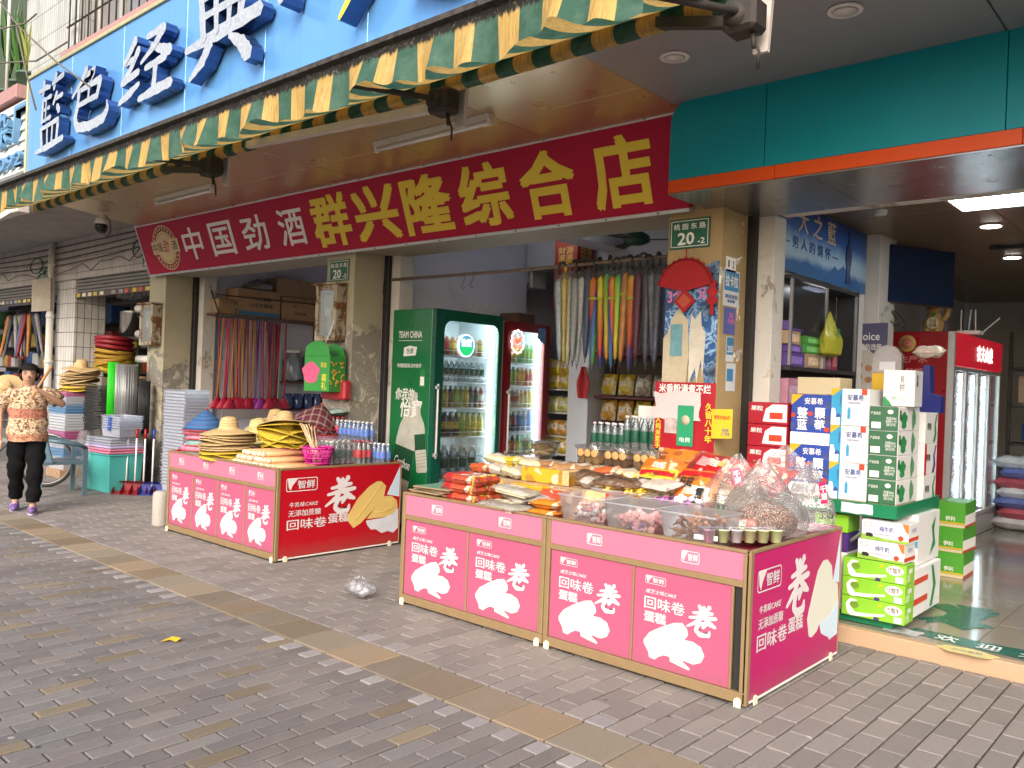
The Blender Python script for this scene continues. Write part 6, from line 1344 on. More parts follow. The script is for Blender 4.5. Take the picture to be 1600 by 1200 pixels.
# drinks inside
def liquid(name,c): return clear(name,tuple(.5+.5*x for x in c),.75,.06,1.0,0,1,c)
LIQ ={'tea': liquid('tea_liquid',(.10,.045,.012)),'green': liquid('green_tea_liquid',(.42,.50,.06)),'yellow': liquid('lemon_liquid',(.60,.52,.05)),'red': liquid('red_liquid',(.40,.05,.03)),'orange': liquid('orange_liquid',(.55,.22,.03)),'milk': liquid('milk_liquid',(.62,.58,.48)),'blue': liquid('blue_liquid',(.03,.20,.50)),'lime': liquid('lime_liquid',(.15,.50,.08)),'cola': liquid('cola_liquid',(.03,.012,.008))}
LY =mat('yellow_label',(.60,.48,.05),.4,var=.5,sc=45);LW =mat('white_label',(.62,.62,.60),.4,var=.5,sc=45);LGn =mat('lime_label',(.25,.45,.05),.4,var=.5,sc=45);LBl =mat('bright_blue_label',(.05,.20,.55),.4,var=.5,sc=45)
KB ={}
def drink(kind,h,r,lm,cm):
    if (kind,h) not in KB: KB[kind,h] =Proto(bottle(h,r,LIQ[kind] if kind in LIQ else WATER,lm,cm))
    return KB[kind,h]
def fill(z,y0,y1,seq,h,r,where,grp,xs=(-6.26,-6.42),flip=0):
    n =int((y1-y0)/(2*r+.008));
    for row,xx in enumerate(xs):
        for i in range(n):
            kind,lm,cm,word =seq[int(i*len(seq)/n)]
            drink(kind,h,r,lm,cm).at((xx,y0+r+i*(y1-y0-2*r)/max(1,n-1),z+.006),i*1.3,word+(' in the front row' if row == 0 and len(xs) > 1 else ' in the rear row' if row else '')+' on the '+where,grp)
fill(1.824,5.83,6.56,[('milk',LW,CAPW,'pale milk drink bottle'),('red',LR,CAPW,'reddish juice bottle'),('orange',LY,CAPW,'orange juice bottle'),('milk',LGn,CAPW,'cream coloured drink bottle'),('milk',LBl,CAPW,'drink bottle with a blue label'),('orange',LW,CAPW,'amber drink bottle')],.20,.033,'top shelf of the green fridge','drinks on the top shelf of the green fridge')
fill(1.548,5.93,6.60,[('water',LG,CAPW,'clear water bottle')],.225,.031,'second shelf of the green fridge','water on the second shelf of the green fridge')
fill(1.279,5.93,6.60,[('yellow',LY,CAPG,'lemon tea bottle'),('tea',LG,CAPB,'dark tea bottle'),('green',LGn,CAPG,'green tea bottle'),('yellow',LGn,CAPG,'yellow green tea bottle'),('tea',LW,CAPB,'brown tea bottle'),('red',LW,CAPW,'pink drink bottle')],.225,.031,'third shelf of the green fridge','tea on the third shelf of the green fridge')
fill(.974,5.90,6.60,[('cola',LY,CAPB,'black tea bottle with a yellow label'),('cola',LY,CAPB,'black tea bottle with a yellow label'),('green',LGn,CAPG,'green tea bottle'),('yellow',LY,CAPG,'lemon drink bottle'),('yellow',LGn,CAPG,'yellow green drink bottle')],.25,.036,'fourth shelf of the green fridge','tall drinks on the fourth shelf of the green fridge')
fill(.54,5.88,6.52,[('water',LG,CAPW,'large clear water bottle')],.33,.05,'bottom shelf of the green fridge','large water bottles in the green fridge')
fill(1.79,6.90,7.42,[('yellow',LY,CAPW,'yellow drink bottle'),('lime',LGn,CAPG,'lime green drink bottle'),('lime',LG,CAPG,'green drink bottle')],.21,.033,'top shelf of the maroon fridge','drinks on the top shelf of the maroon fridge',(-6.26,))
fill(1.533,6.90,7.42,[('lime',LG,CAPW,'green drink bottle'),('yellow',LY,CAPW,'lemon drink bottle'),('orange',LR,CAPW,'amber drink bottle')],.21,.033,'second shelf of the maroon fridge','drinks on the second shelf of the maroon fridge',(-6.26,))
fill(1.283,6.90,7.42,[('milk',LR,CAPW,'milky drink bottle'),('yellow',LW,CAPW,'pale yellow drink bottle')],.21,.033,'third shelf of the maroon fridge','drinks on the third shelf of the maroon fridge',(-6.26,))
fill(1.017,6.90,7.42,[('cola',LR,CAPR,'dark cola bottle'),('blue',LBl,CAPB,'blue drink bottle')],.225,.034,'fourth shelf of the maroon fridge','drinks on the fourth shelf of the maroon fridge',(-6.26,))
fill(.743,6.90,7.42,[('cola',LG,CAPG,'dark green drink bottle'),('lime',LGn,CAPG,'green drink bottle')],.225,.034,'bottom shelf of the maroon fridge','drinks on the bottom shelf of the maroon fridge',(-6.26,))

# rod with umbrellas
IRON =mat('brown_iron_rod',(.16,.12,.09),.6,var=.4,sc=12)
q =MB();q.tube([(-6.88,5.80,2.61),(-5.2,5.80,2.60),(-3.27,5.80,2.62)],.016,8);q.build('hanging_rod',IRON,None,label='brown rod across the middle shop front',cat='rod')
for k,x in enumerate((-5.82,-5.70)): q =MB();q.tube([(x,5.80,2.63)]+[(x+.03*math.cos(a),5.80,2.595+.03*math.sin(a)) for a in (1.2,.3,-.8)]+[(x,5.8,2.54),(x-.03,5.8,2.49),(x,5.8,2.465),(x+.02,5.8,2.48)],.004,5);q.build('hook',IRON,None,label=('left empty hook on the brown rod','right empty hook on the brown rod')[k],cat='hook')
SLEEVE =clear('umbrella_sleeve',(.99,.99,.99),.02,.10,.55,.9,22,(.9,.9,.9))
def rainbow(name,shift):
    m,t,b,co =base(name,.45);s3 =t.sep(co)
    v =t.math('FRACT',t.math('ADD',t.math('ADD',t.math('MULTIPLY',s3[2],.55),t.math('MULTIPLY',s3[0],6.0)),shift))
    r =t.new('ShaderNodeValToRGB');t.link(v,r.inputs[0]);e =r.color_ramp.elements;e[0].color =(.62,.02,.015,1);e[1].color =(.05,.03,.30,1);e[1].position =1.0
    for p,c in ((.22,(.75,.30,.01,1)),(.42,(.75,.68,.02,1)),(.60,(.20,.62,.03,1)),(.80,(.02,.20,.45,1))): k =e.new(p);k.color =c
    t.link(r.outputs[0],b.inputs['Base Color']);return m
def um(nm,c,sc=20,var=.5): return mat('umb_'+nm,c,.45,var=var,sc=sc)
specs =[('pale blue sprigged',um('pale',(.42,.50,.58),30)),('yellow floral',um('yel',(.62,.50,.10),30)),('cream floral',um('crm',(.56,.54,.38),26)),('grey spotted',um('gry',(.34,.36,.38),30)),('white sprigged',um('wht',(.55,.58,.60),30)),
    ('navy striped',um('nav',(.05,.08,.18),12)),('first rainbow',rainbow('umb_rb0',.1)),('second rainbow',rainbow('umb_rb1',.35)),('third rainbow',rainbow('umb_rb2',.6)),('lime and blue',rainbow('umb_rb3',.25)),('fourth rainbow',rainbow('umb_rb4',.8)),('orange and red',um('org',(.60,.25,.05),10)),('blue rainbow',rainbow('umb_rb5',.5)),('maroon dotted',um('mar',(.14,.02,.06),40)),
    ('charcoal patterned',um('cha',(.08,.09,.14),24,.9)),('silver black',um('slv',(.22,.22,.26),30,.9)),('slate patterned',um('sla',(.10,.12,.20),30,.9)),('deep blue',um('dbl',(.03,.06,.22),24)),('dark grey',um('dgr',(.06,.06,.07),24,.8)),('black',um('blk',(.02,.02,.025),20))]
YH =mat('yellow_handle',(.62,.45,.03),.4);LBAND =mat('lime_band',(.50,.60,.03),.4)
for k,(w_,m) in enumerate(specs):
    L =.84+.08*((k*7) % 5)/5;x =-4.62+k*.064
    o =folded_umbrella(w_+' folded umbrella on the brown rod of the middle shop',m,(x,5.80+.012*((k % 3)-1),2.60+.012*(k % 3)),L,.041,'umbrellas on the brown rod',YH if k == 1 else BLKP,k*.7,RAD(-3+2*(k % 4)))
    sl =MB();sl.lathe([(.012,-L*.99),(.034,-L*.8),(.047,-L*.4),(.048,-L*.16),(.04,-.06)],9,wob=.10);sl.build('plastic_sleeve',SLEEVE,o)
    if 5 < k < 13: q =MB();q.lathe([(.043,-L*.33),(.044,-L*.33-.018)],12);q.build('band',LBAND,o)
random.seed(21)
# goods shelves at the back of the middle shop
SHW =mat('wine_shelf_board',(.10,.02,.03),.5,var=.1);WPIL =mat('white_pillar_paint',(.52,.54,.60),.7,var=.1,sc=3,dirt=.3)
bb('inner_pillar',WPIL,(-5.95,-5.66,7.70,8.0,0,2.5))
bs2 =thing('goods_shelf','wine red shelf unit of snacks behind the umbrellas','shelf',(-5.62,7.75,0))
for z in (.60,.95,1.17,1.46,1.95): q =MB();q.box(0,1.9,0,.4,z-.03,z,.003);q.build('shelf',SHW,bs2)
for x in (.0,.94,1.86): q =MB();q.box(x,x+.035,.36,.39,0,2.3,.003);q.build('upright',SHW,bs2)
q =MB();q.box(0,1.9,.40,.42,0,2.4);q.build('back_board',mat('dark_back_board',(.10,.08,.07),.8),bs2)
YPK =film('yellow_noodle_pack',(.62,.40,.02),.3,.5,14);GPK =film('pale_green_pack',(.50,.55,.18),.3,.5,14);APK =film('amber_pack',(.50,.25,.03),.3,.6,16);NPK =film('nut_pack',(.32,.24,.20),.25,.9,28)
rowsG =[(1.46,[(YPK,'yellow topped snack pack'),(NPK,'clear nut pack'),(NPK,'silver nut pack'),(APK,'amber snack pack')]),(1.17,[(APK,'yellow and white snack pack'),(YPK,'golden snack pack'),(NPK,'brown nut pack'),(APK,'brown snack bag')]),(.60,[(APK,'amber jar pack'),(NPK,'dark snack pack'),(APK,'orange snack pack'),(NPK,'brown snack bag')])]
for z,kinds_ in rowsG:
    for i in range(8):
        m,wd =kinds_[i//2];put('snack_pack',pillow_mesh(.20,.24,.10,m,100+i),None,(-5.50+i*.225,7.95,z+.12),(RAD(80),0,random.uniform(-.1,.1)),wd+' on the '+{1.46: 'upper',1.17: 'middle',.60: 'lower'}[z]+' wine red shelf','snack pack','snacks on the wine red shelves')
yr =thing('wire_rack','white wire rack of yellow noodle packs behind the maroon fridge','rack',(-6.5,7.80,0))
for z in (.75,.96,1.24,1.515): q =MB();q.box(0,.5,0,.35,z-.02,z,.003);q.build('shelf',STEELD,yr)
for x in (0,.48): q =MB();q.box(x,x+.02,0,.02,0,2.0);q.build('upright',STEELD,yr)
for z,m,wd in ((1.515,YPK,'yellow noodle pack on the top'),(1.24,GPK,'pale green noodle pack on the middle'),(.96,APK,'amber noodle pack on the lower'),(.75,YPK,'yellow noodle pack on the bottom')):
    for i in range(3):
        for j in range(2 if z > 1.5 else 1): put('noodle_pack',pillow_mesh(.17,.18,.10,m,120+i),None,(-6.40+i*.155,7.88,z+.09+j*.17),(RAD(85),0,.1*i),wd+' shelf of the white wire rack','noodle pack','packs on the white wire rack')
# hanging red cloth figure on the pillar: a red bag on a hook
q =MB();q.grid(lambda u,v: (.13*(u-.5)*(1+.5*math.sin(3*v))*(.35+.65*min(1,v*2.2)),-.03*math.sin(9*u)-.02,-.36*v),12,10);q.build('red_bag',mat('red_net_bag',(.36,.01,.015),.6,var=.3,sc=30),None,(-5.70,7.68,1.78),label='red net bag hanging on the inner pillar',cat='bag')
ps =thing('box_sign','maroon and gold square box sign hanging at the ceiling','sign',(-6.14,7.60,2.45));q =MB();q.box(0,.33,0,.33,0,.85,.004);q.build('box',mat('maroon_print',(.16,.008,.015),.4,var=.1),ps)
for f,c in (('-y',(.165,-.003,.62)),('+x',(.333,.165,.62))): txt('财源\n滚滚',c,.22,.17,f,GOLDP,ps,bold=.02)
q =MB();q.lathe([(.09,0),(.09,.006),(0,.006)],20);q.build('gold_roundel',GOLDP,ps,(.165,0,.30),(RAD(90),0,0));txt('劲',(.165,-.008,.30),.09,.09,'-y',REDP,ps,bold=.02)
fn_ =thing('ceiling_fan','green ceiling fan in the middle shop','fan',(-4.95,7.5,3.08));q =MB();q.lathe([(0,.0),(.07,.0),(.14,.03),(.14,.09),(.08,.13),(.02,.14),(.02,.33)],18);q.build('motor',mat('green_motor',(.02,.09,.05),.4),fn_)
for k in range(3): q =MB();q.prism([(.12,-.05),(.75,-.075),(.75,.075),(.12,.05)],'xy',.05,.056);q.build('blade',mat('fan_blade',(.08,.07,.06),.5),fn_,(0,0,0),(RAD(6),0,RAD(25+120*k)))
q =MB();q.box(-7.27,-6.9,8.1,8.4,2.78,3.05,.02);o =q.build('air_conditioner',STEELD,None,label='white air conditioner end in the middle shop',cat='air conditioner');q =MB();q.box(-7.2,-6.95,8.09,8.098,2.80,2.84);q.build('louvre',BLKP,o)
for k,(y_,z_,w_,h_) in enumerate(((7.08,2.42,.2,.2),(7.36,2.44,.2,.12))): q =MB();q.box(0,.003,-w_/2,w_/2,-h_/2,h_/2);q.build('paper_notice',mat('lined_paper',(.62,.62,.66),.7,var=.4,sc=30),None,(-6.925,y_,z_),label=('white paper notice on the lilac wall','small paper notice next to the dark box')[k],cat='notice')
block('goods_carton','dark box on top of the maroon fridge','carton',(-6.55,7.45,2.242),(.3,.3,.14),mat('dark_brown_box',(.09,.05,.035),.7))
lt =thing('tube_light','thin lit tube light on the ceiling of the middle shop','light',(-6.2,7.2,3.36));q =MB();q.box(0,.9,-.02,.02,0,.04,.005);q.build('housing',STEELD,lt);q =MB();q.tube([(0,0,-.015),(.9,0,-.015)],.012,8);q.build('tube',glow('lit_tube',(.93,.96,1.0),14.0),lt)  # tube glow is set strong as added fill for the dim room
# water bottles at the back of the long counter
for i in range(5):
    for j in range(2): BG.at((-3.86+i*.064,5.36+j*.07,1.055),i,'shorter water bottle with a green label on the carton behind the long counter','shorter water bottles behind the long counter')
BGL =Proto(bottle(.29,.036,WATER,LG,CAPW))
for i in range(4):
    for j in range(2): BGL.at((-3.57+i*.078,5.38+j*.08,1.055),i,'taller water bottle with a green label next to the red notice','taller water bottles behind the long counter')
block('goods_carton','carton carrying water bottles behind the long counter','carton',(-3.57,5.40,0),(.70,.26,1.05),KRAFT)
q =MB();q.box(-3.62,-3.30,5.60,5.62,1.05,1.42,.002);q.build('white_board',WHITEP,None,label='white panel behind the taller water bottles',cat='panel')

# --- posters and ornaments on column 20-2
YF =5.344
def sheet(nm,lb,poly,m,y=YF,cat='poster'):
    q =MB();c =sum(p[0] for p in poly)/len(poly),sum(p[1] for p in poly)/len(poly);q.prism([(a-c[0],b-c[1]) for a,b in poly],'xz',-.0012,.0012);return q.build(nm,m,None,(c[0],y,c[1]),label=lb,cat=cat)
def torn(x0,x1,z0,z1,n=7,amp=.03,seed=1):
    r =random.Random(seed);L =[]
    for (ax,az),(bx,bz) in (((x0,z0),(x1,z0)),((x1,z0),(x1,z1)),((x1,z1),(x0,z1)),((x0,z1),(x0,z0))):
        for i in range(n): t =i/n;L.append((ax+(bx-ax)*t+r.uniform(-amp,amp)*(i > 0)*.6,az+(bz-az)*t+r.uniform(-amp,amp)*(i > 0)*.6))
    return L
def bluebolt():
    m,t,b,co =base('blue_bolt_poster',.35);n =t.noise(co,5,6,.7,2.5);v =t.ramp(t.math('ABSOLUTE',t.math('SUBTRACT',n,.5)),.0,.05)
    c =t.mix(v,(.45,.70,.90),(.02,.10,.32));c =t.mix(t.ramp(t.noise(co,2.3,3),.45,.6),c,(.008,.012,.03));t.link(c,b.inputs['Base Color']);return m
po =sheet('lottery_poster','torn dark blue poster with pink characters on the ochre column',[(-3.25,2.34),(-2.83,2.48),(-2.83,1.42),(-2.90,1.42),(-2.93,1.75),(-3.02,1.60),(-3.08,1.9),(-3.18,2.02),(-3.25,1.95)],bluebolt())
PKP =mat('pink_outline_print',(.60,.18,.42),.4);
for s,x in (('3个',-3.17),('兑一',-2.92)): tw(s,(x,YF-.004,2.235 if s == '3个' else 2.26),.13,.11,'-y',PKP,po,bold=.03)
PAPT =mat('aged_paper',(.52,.45,.32),.8,var=.3,sc=7,dirt=.3)
sheet('torn_paper','aged torn paper left on the ochre column',[(-3.258,1.60),(-3.06,1.61),(-3.045,1.8),(-3.06,2.06),(-3.10,2.10),(-3.13,2.16),(-3.20,2.06),(-3.225,1.97),(-3.258,1.93)],PAPT,YF-.004);sheet('torn_paper','pale torn paper scraps right of the aged paper',[(-3.04,1.60),(-2.99,1.72),(-2.975,1.60),(-2.945,1.78),(-2.93,1.63),(-2.915,1.95),(-2.95,2.02),(-2.96,2.12),(-3.0,2.06),(-3.035,2.10),(-3.045,1.9)],mat('pale_paper',(.58,.54,.46),.8,var=.3,sc=9),YF-.004);sheet('blue_green_leaflet','faded teal leaflet pasted on the aged paper',torn(-3.20,-3.10,1.80,2.03,3,.008,6),mat('teal_leaflet',(.14,.32,.36),.6,var=.5,sc=16),YF-.008)
# red fan ornament with knotted diamond
fo =thing('fan_ornament','red paper fan ornament with a hanging diamond on the ochre column','ornament',(-3.085,5.325,2.30));FANR =mat('red_velvet',(.34,.003,.006),.6,var=.2,sc=30)
pts =[(0,-.035)]+[((.235 if i % 2 else .222)*math.cos(RAD(8+164*i/26)),(.235 if i % 2 else .222)*math.sin(RAD(8+164*i/26))-.02) for i in range(27)];q =MB();q.prism(pts,'xz',-.012,0);q.build('fan',FANR,fo)
q =MB();q.tube([(.215*math.cos(RAD(10+160*i/20)),-.014,.215*math.sin(RAD(10+160*i/20))-.02) for i in range(21)],.006,5);q.build('fan_border',mat('dark_red_braid',(.18,.002,.004),.7),fo)
q =MB();q.prism([(0,.085),(.088,0),(0,-.085),(-.088,0)],'xz',-.016,-.004);dd =q.build('diamond',FANR,fo,(.005,0,-.105));q =MB();q.prism([(0,.055),(.057,0),(0,-.055),(-.057,0)],'xz',-.019,-.017);q.build('diamond_face',mat('gold_red_cloth',(.42,.06,.03),.5,var=.8,sc=60),dd)
q =MB();q.tube([(0,0,.21),(0,-.005,.27)],.004,5);q.build('loop',FANR,fo)
ro =thing('paper_ornament','narrow red cut-out ornament right of the red fan','ornament',(-2.865,5.325,2.20));q =MB();q.prism([(-.03,-.03),(-.045,.0),(-.02,.02),(-.045,.06),(-.02,.08),(-.03,.12),(0,.14),(.03,.12),(.02,.08),(.045,.06),(.02,.02),(.045,0),(.03,-.03),(.012,-.04),(.014,-.11),(-.014,-.11),(-.012,-.04)],'xz',-.006,0);q.build('cutout',FANR,ro);txt('福',(0,-.009,.05),.05,.06,'-y',REDP,ro)
# red notice cloth
rn =thing('red_notice','red notice cloth with a torn white sheet and yellow characters','notice',(-3.05,5.315,1.40));RC =mat('red_notice_cloth',(.38,.006,.016),.45,var=.15,sc=6)
q =MB();q.grid(lambda u,v: (-.245+.49*u,.004*math.sin(9*u+4*v),-.28+.49*v),12,10);q.build('cloth',RC,rn)
txt('米香粉湯煮不烂',(0,-.008,.165),.42,.065,'-y',WHITEP,rn,bold=.03);q =MB();q.prism([(a,b) for a,b in torn(-.243,.14,-.06,.14,6,.03,8)],'xz',-.0085,-.0075);q.build('torn_sheet',mat('pinkish_white_sheet',(.62,.52,.53),.6,var=.15,sc=7),rn)
txt('人纯米浆手',(-.205,-.009,-.16),None,.235,'-y',YELP,rn,bold=.03,vert=True);txt('久留八十年',(.20,-.009,-.07),None,.28,'-y',YELP,rn,bold=.03,vert=True)
q =MB();q.box(-.15,-.05,-.0095,-.0085,-.16,-.05);q.build('photo_print',mat('food_photo',(.50,.40,.38),.5,var=.7,sc=18),rn);q =MB();q.box(-.045,.085,-.012,-.011,-.245,.045);gc =q.build('green_leaflet',mat('green_leaflet',(.02,.30,.14),.4,var=.15),rn);q =MB();q.lathe([(.035,0),(.035,.0008),(0,.0008)],16);q.build('leaflet_roundel',PAPT,gc,(.02,-.0125,-.06),(RAD(90),0,0));txt('电费',(.02,-.0128,-.20),.09,.035,'-y',WHITEP,gc)
yc =sheet('yellow_leaflet','yellow leaflet with red writing at the column corner',[(-2.82,1.225),(-2.665,1.235),(-2.665,1.435),(-2.82,1.43)],mat('yellow_leaflet',(.66,.47,.02),.45,var=.08),5.30);tw('费用充值6折',(-2.742,5.297,1.375),.12,.03,'-y',REDP,yc,bold=.02);tw('充电柜\n上门安装',(-2.715,5.297,1.275),.07,.05,'-y',BLUEP,yc)
q =MB();q.box(-2.80,-2.765,5.2985,5.2995,1.25,1.32);q.bw('cabinet_print',BLACKP,yc) if False else None
# cards on the column's right face
def card(lb,y,z,w,h,m,texts=()):
    o =thing('wall_card',lb,'card',(-2.8185,y,z),group='cards on the side of the ochre column');q =MB();q.box(0,.002,-w/2,w/2,-h/2,h/2);q.build('sheet',m,o)
    for s,dy,dz,tw_,th,tm in texts: txt(s,(.004,dy,dz),tw_,th,'+x',tm,o,bold=.02)
    return o
card('small white twin number card at the top of the column side',5.49,2.455,.15,.12,WHITEP,(('1',-.035,.01,.02,.05,BLACKP),('2',.035,.01,.025,.05,BLACKP)))
c_ =card('blue and white payment card with large white characters',5.51,2.295,.24,.26,mat('card_white',(.62,.66,.70),.4,var=.06));q =MB();q.box(.002,.003,-.11,.11,-.02,.115);q.build('blue_field',mat('payment_blue',(.02,.20,.42),.4),c_);txt('拉卡拉',(.005,.0,.05),.19,.085,'+x',WHITEP,c_,bold=.03);txt('分期 还款 兑换 登录\n400-6677887',(.004,0,-.075),.19,.06,'+x',BLUEP,c_)
c_ =card('purple blue discount card below the payment card',5.50,2.06,.17,.19,mat('discount_blue',(.07,.10,.36),.4,var=.2,sc=12),(('满减\n券领取',.02,.02,.10,.085,PKP),));c_ =card('white and blue card numbered 200 lower on the column side',5.52,1.86,.11,.18,mat('card_white2',(.58,.62,.66),.5),(('200',0,.0,.085,.05,WHITEP),));q =MB();q.box(.002,.0032,-.052,.052,-.04,.085);q.build('blue_field',MATS['payment_blue'],c_)
c_ =card('torn white and blue sticker lowest on the column side',5.55,1.66,.14,.20,MATS['card_white2']);q =MB();q.box(.002,.0035,-.065,.03,-.03,.06);q.build('blue_field',MATS['payment_blue'],c_)
# ================================================================== LEFT OPEN SHOP (bay with brooms)
ws =thing('wall_shelf','brown shelf on brackets carrying cartons above the brooms','shelf',(-11.0,5.85,2.34));q =MB();q.box(0,.38,0,1.9,0,.03,.004);q.build('board',mat('brown_board',(.11,.06,.045),.6,var=.3,sc=5),ws)
for y in (.05,1.0,1.85):
    q =MB();q.box(.0,.03,y,y+.03,-.3,.5,.003);q.tube([(.02,y+.015,.48),(.34,y+.015,.04)],.012,5);q.build('bracket',RK,ws)
q =MB();q.tube([(.36,.0,.28),(.36,1.9,.30)],.010,6);q.build('guard_rail',RK,ws)
def carton(lb,c,s,rz=0,texts=(),m=KRAFT,flap=False,tape=True,cat='carton',grp=None):
    o =thing('cardboard_box',lb,cat,c,rz,grp);q =MB();q.box(-s[0]/2,s[0]/2,-s[1]/2,s[1]/2,0,s[2],.004);q.build('box',m,o)
    if tape: q =MB();q.box(-s[0]/2-.0006,s[0]/2+.0006,-.025,.025,s[2]*.8,s[2]+.0008);q.build('tape',mat('brown_tape',(.26,.17,.09),.3),o)
    for s_,f,cc,w_,h_,tm in texts: txt(s_,cc,w_,h_,f,tm,o,bold=.012)
    if flap: q =MB();q.add([(s[0]/2,-s[1]/2,s[2]),(s[0]/2,s[1]/2,s[2]),(s[0]/2+.16,s[1]/2-.05,s[2]-.12),(s[0]/2+.16,-s[1]/2+.02,s[2]-.13)],[(0,1,2,3)]);q.build('flap',m,o)
    return o
o =carton('brown carton with black print and a blue band on the shelf',(-10.83,6.54,2.372),(.34,.68,.38),0,(('XL方钢瓶','+x',(.173,.05,.25),.26,.05,BLACKP),('山东长建春','+x',(.173,.03,.16),.38,.06,BLACKP)));q =MB();q.box(.171,.1722,-.33,.33,.005,.065);q.build('blue_band',mat('carton_blue',(.06,.18,.34),.6),o)
carton('brown carton with a printed drawing at the right of the shelf',(-10.83,7.28,2.372),(.34,.74,.33),0,(('货号','+x',(.173,-.15,.2),.06,.04,BLACKP),('品名 数量','+x',(.173,-.05,.10),.2,.04,BLACKP)));carton('plain brown carton stacked on the printed one',(-10.85,7.20,2.71),(.3,.75,.26),.04);carton('small open brown carton at the left of the shelf',(-10.83,6.05,2.372),(.3,.26,.2),0,flap=True)
o =soft_bag('grey_bag','grey plastic sack on top of the brown cartons',(-10.85,6.6,2.755),.34,.5,.17,RAD(90),81,None,clear('grey_sack',(.6,.6,.62),.6,.2,.8,.8,12,(.30,.29,.30)))
# brooms and mops hanging in a row
PCOL =[mat('pole_'+n,c,.4,var=.3,sc=9) for n,c in (('red',(.34,.02,.03)),('orange',(.52,.20,.03)),('pink',(.50,.06,.12)),('maroon',(.20,.015,.03)),('purple',(.22,.08,.36)),('white',(.60,.58,.56)),('amber',(.50,.28,.06)))]
pw =['red','orange','pink','maroon','purple','white','amber']
proto_p =thing('broom','x','broom');q =MB();q.tube([(0,0,0),(0,0,-1.12)],.011,6);q.build('pole',PCOL[0],proto_p);q =MB();q.tube([(0,0,.0),(0,0,.04),(.015,0,.055),(.02,0,.03)],.004,5);q.build('hanger',CHROME,proto_p)
q =MB();q.lathe([(.015,-1.08),(.05,-1.13),(.11,-1.22),(.10,-1.24),(.0,-1.24)],10,sx=1,sy=.4);q.build('head',mat('broom_head_red',(.36,.01,.04),.5,var=.3),proto_p)
for k in range(30):
    ci =(0,1,2,0,2,1,3,0,1,2,6,3,0,5,6,2,4,4,3,2,0,5,3,0,4,3,0,2,5,0)[k];lb =pw[ci]+' poled broom hanging under the brown shelf'
    o =proto_p if k == 0 else dup(proto_p,(0,0,0));o['label'] =lb;o['group'] =pw[ci]+' poled brooms under the brown shelf'
    o.location =(-10.60+.05*(k % 3),5.90+k*.034,2.30);o.rotation_euler =(RAD(random.uniform(-3,3)),RAD(random.uniform(-3,3)),RAD(90))
    p_ =KIDS(o)[0]
    if k: p_.data =p_.data.copy();p_.data.materials[0] =PCOL[ci]
    if ci == 4: h_ =KIDS(o)[2];h_.data =h_.data.copy();h_.data.materials[0] =mat('broom_head_purple',(.22,.02,.22),.5,var=.3)
# jar rack
jr_ =thing('jar_rack','brown rack of big clear jars behind the brooms','rack',(-11.0,7.05,0))
for z in (1.05,1.46): q =MB();q.box(0,.36,0,1.0,z-.025,z,.003);q.build('shelf',SHW,jr_)
for y in (0,.97): q =MB();q.box(0,.03,y,y+.03,0,2.3,.002);q.build('upright',SHW,jr_)
JAR =clear('bluish_jar',(.86,.90,.94),.2,.06,1.0,0,1,(.55,.62,.72))
jm =MB().lathe([(0,0),(.14,0),(.15,.03),(.15,.30),(.12,.37),(.09,.40),(.095,.44),(0,.44)],18).mesh('big_jar',JAR);jl =MB().lathe([(.10,.43),(.10,.47),(0,.475)],16).mesh('lid',WHITEP)
for i in range(3): o =put('big_jar',jm,None,(-10.83,7.24+i*.31,1.462),(0,0,0),('big clear jar nearest the brooms','middle big clear jar on the brown rack','big clear jar nearest column 20-3')[i],'jar','big clear jars');put('lid',jl,o)
sj =MB().lathe([(0,0),(.07,0),(.075,.02),(.075,.18),(.06,.2),(.06,.23),(0,.23)],14).mesh('small_jar',clear('blue_jar',(.5,.6,.8),.5,.06,1,0,1,(.05,.10,.30)))
for i in range(5): put('small_jar',sj,None,(-10.80,7.16+i*.17,1.052),(0,0,0),'small blue jar on the lower shelf of the jar rack','jar','small blue jars on the jar rack')
bp_ =MB();bp_.prism(torn(5.98,6.22,1.72,2.28,6,.04,12),'yz',0,.003);bp_.build('torn_poster',mat('blue_torn_poster',(.30,.48,.60),.7,var=.6,sc=6),None,(-10.985,0,0),label='torn blue poster on the lilac side wall',cat='poster')
bp_ =MB();bp_.box(0,.02,6.2,7.0,.9,2.2,.003);bp_.build('wall_board',mat('grey_pink_board',(.46,.42,.42),.7,var=.2,sc=4,dirt=.3),None,(-10.99,0,0),label='pale board on the wall behind the brooms',cat='board')
sq =MB();sq.box(-.35,.35,0,.02,-.08,.08);sq.build('red_wall_sign',mat('dark_red_sign',(.16,.02,.02),.5),None,(-9.6,8.1,2.9),label='dark red panel high behind the cartons',cat='sign')
bb('back_wall',WALL_IN,(-11.0,-7.9,8.15,8.3,0,3.4))

# ================================================================== RIGHT-HAND SHOP
BRZ =mat('bronze_ceiling_panel',(.26,.19,.115),.32,metal=.35,var=.2,sc=1.5)
rc =MB();
for i in range(5):
    for j in range(6): bb('ceiling_panel',BRZ,(-2.78+i*1.18,-2.78+i*1.18+1.174,5.99+j*1.45,5.99+j*1.45+1.444,3.10,3.14),c=.003)
bb('ceiling_panel',BRZ,(-3.44,-2.785,8.63,14.6,3.10,3.14),c=.003)
LP =glow('ceiling_light_panel',(.92,.97,1.0),7.0)
pl_ =thing('ceiling_light','bright rectangular light panel in the bronze ceiling','light',(-1.80,7.0,3.095));q =MB();q.box(0,1.2,0,.45,-.006,0,.001);q.build('diffuser',LP,pl_);q =MB();q.box(-.02,1.22,-.02,.0,-.01,0);q.box(-.02,1.22,.45,.47,-.01,0);q.box(-.02,0,0,.45,-.01,0);q.build('frame',ALU,pl_)
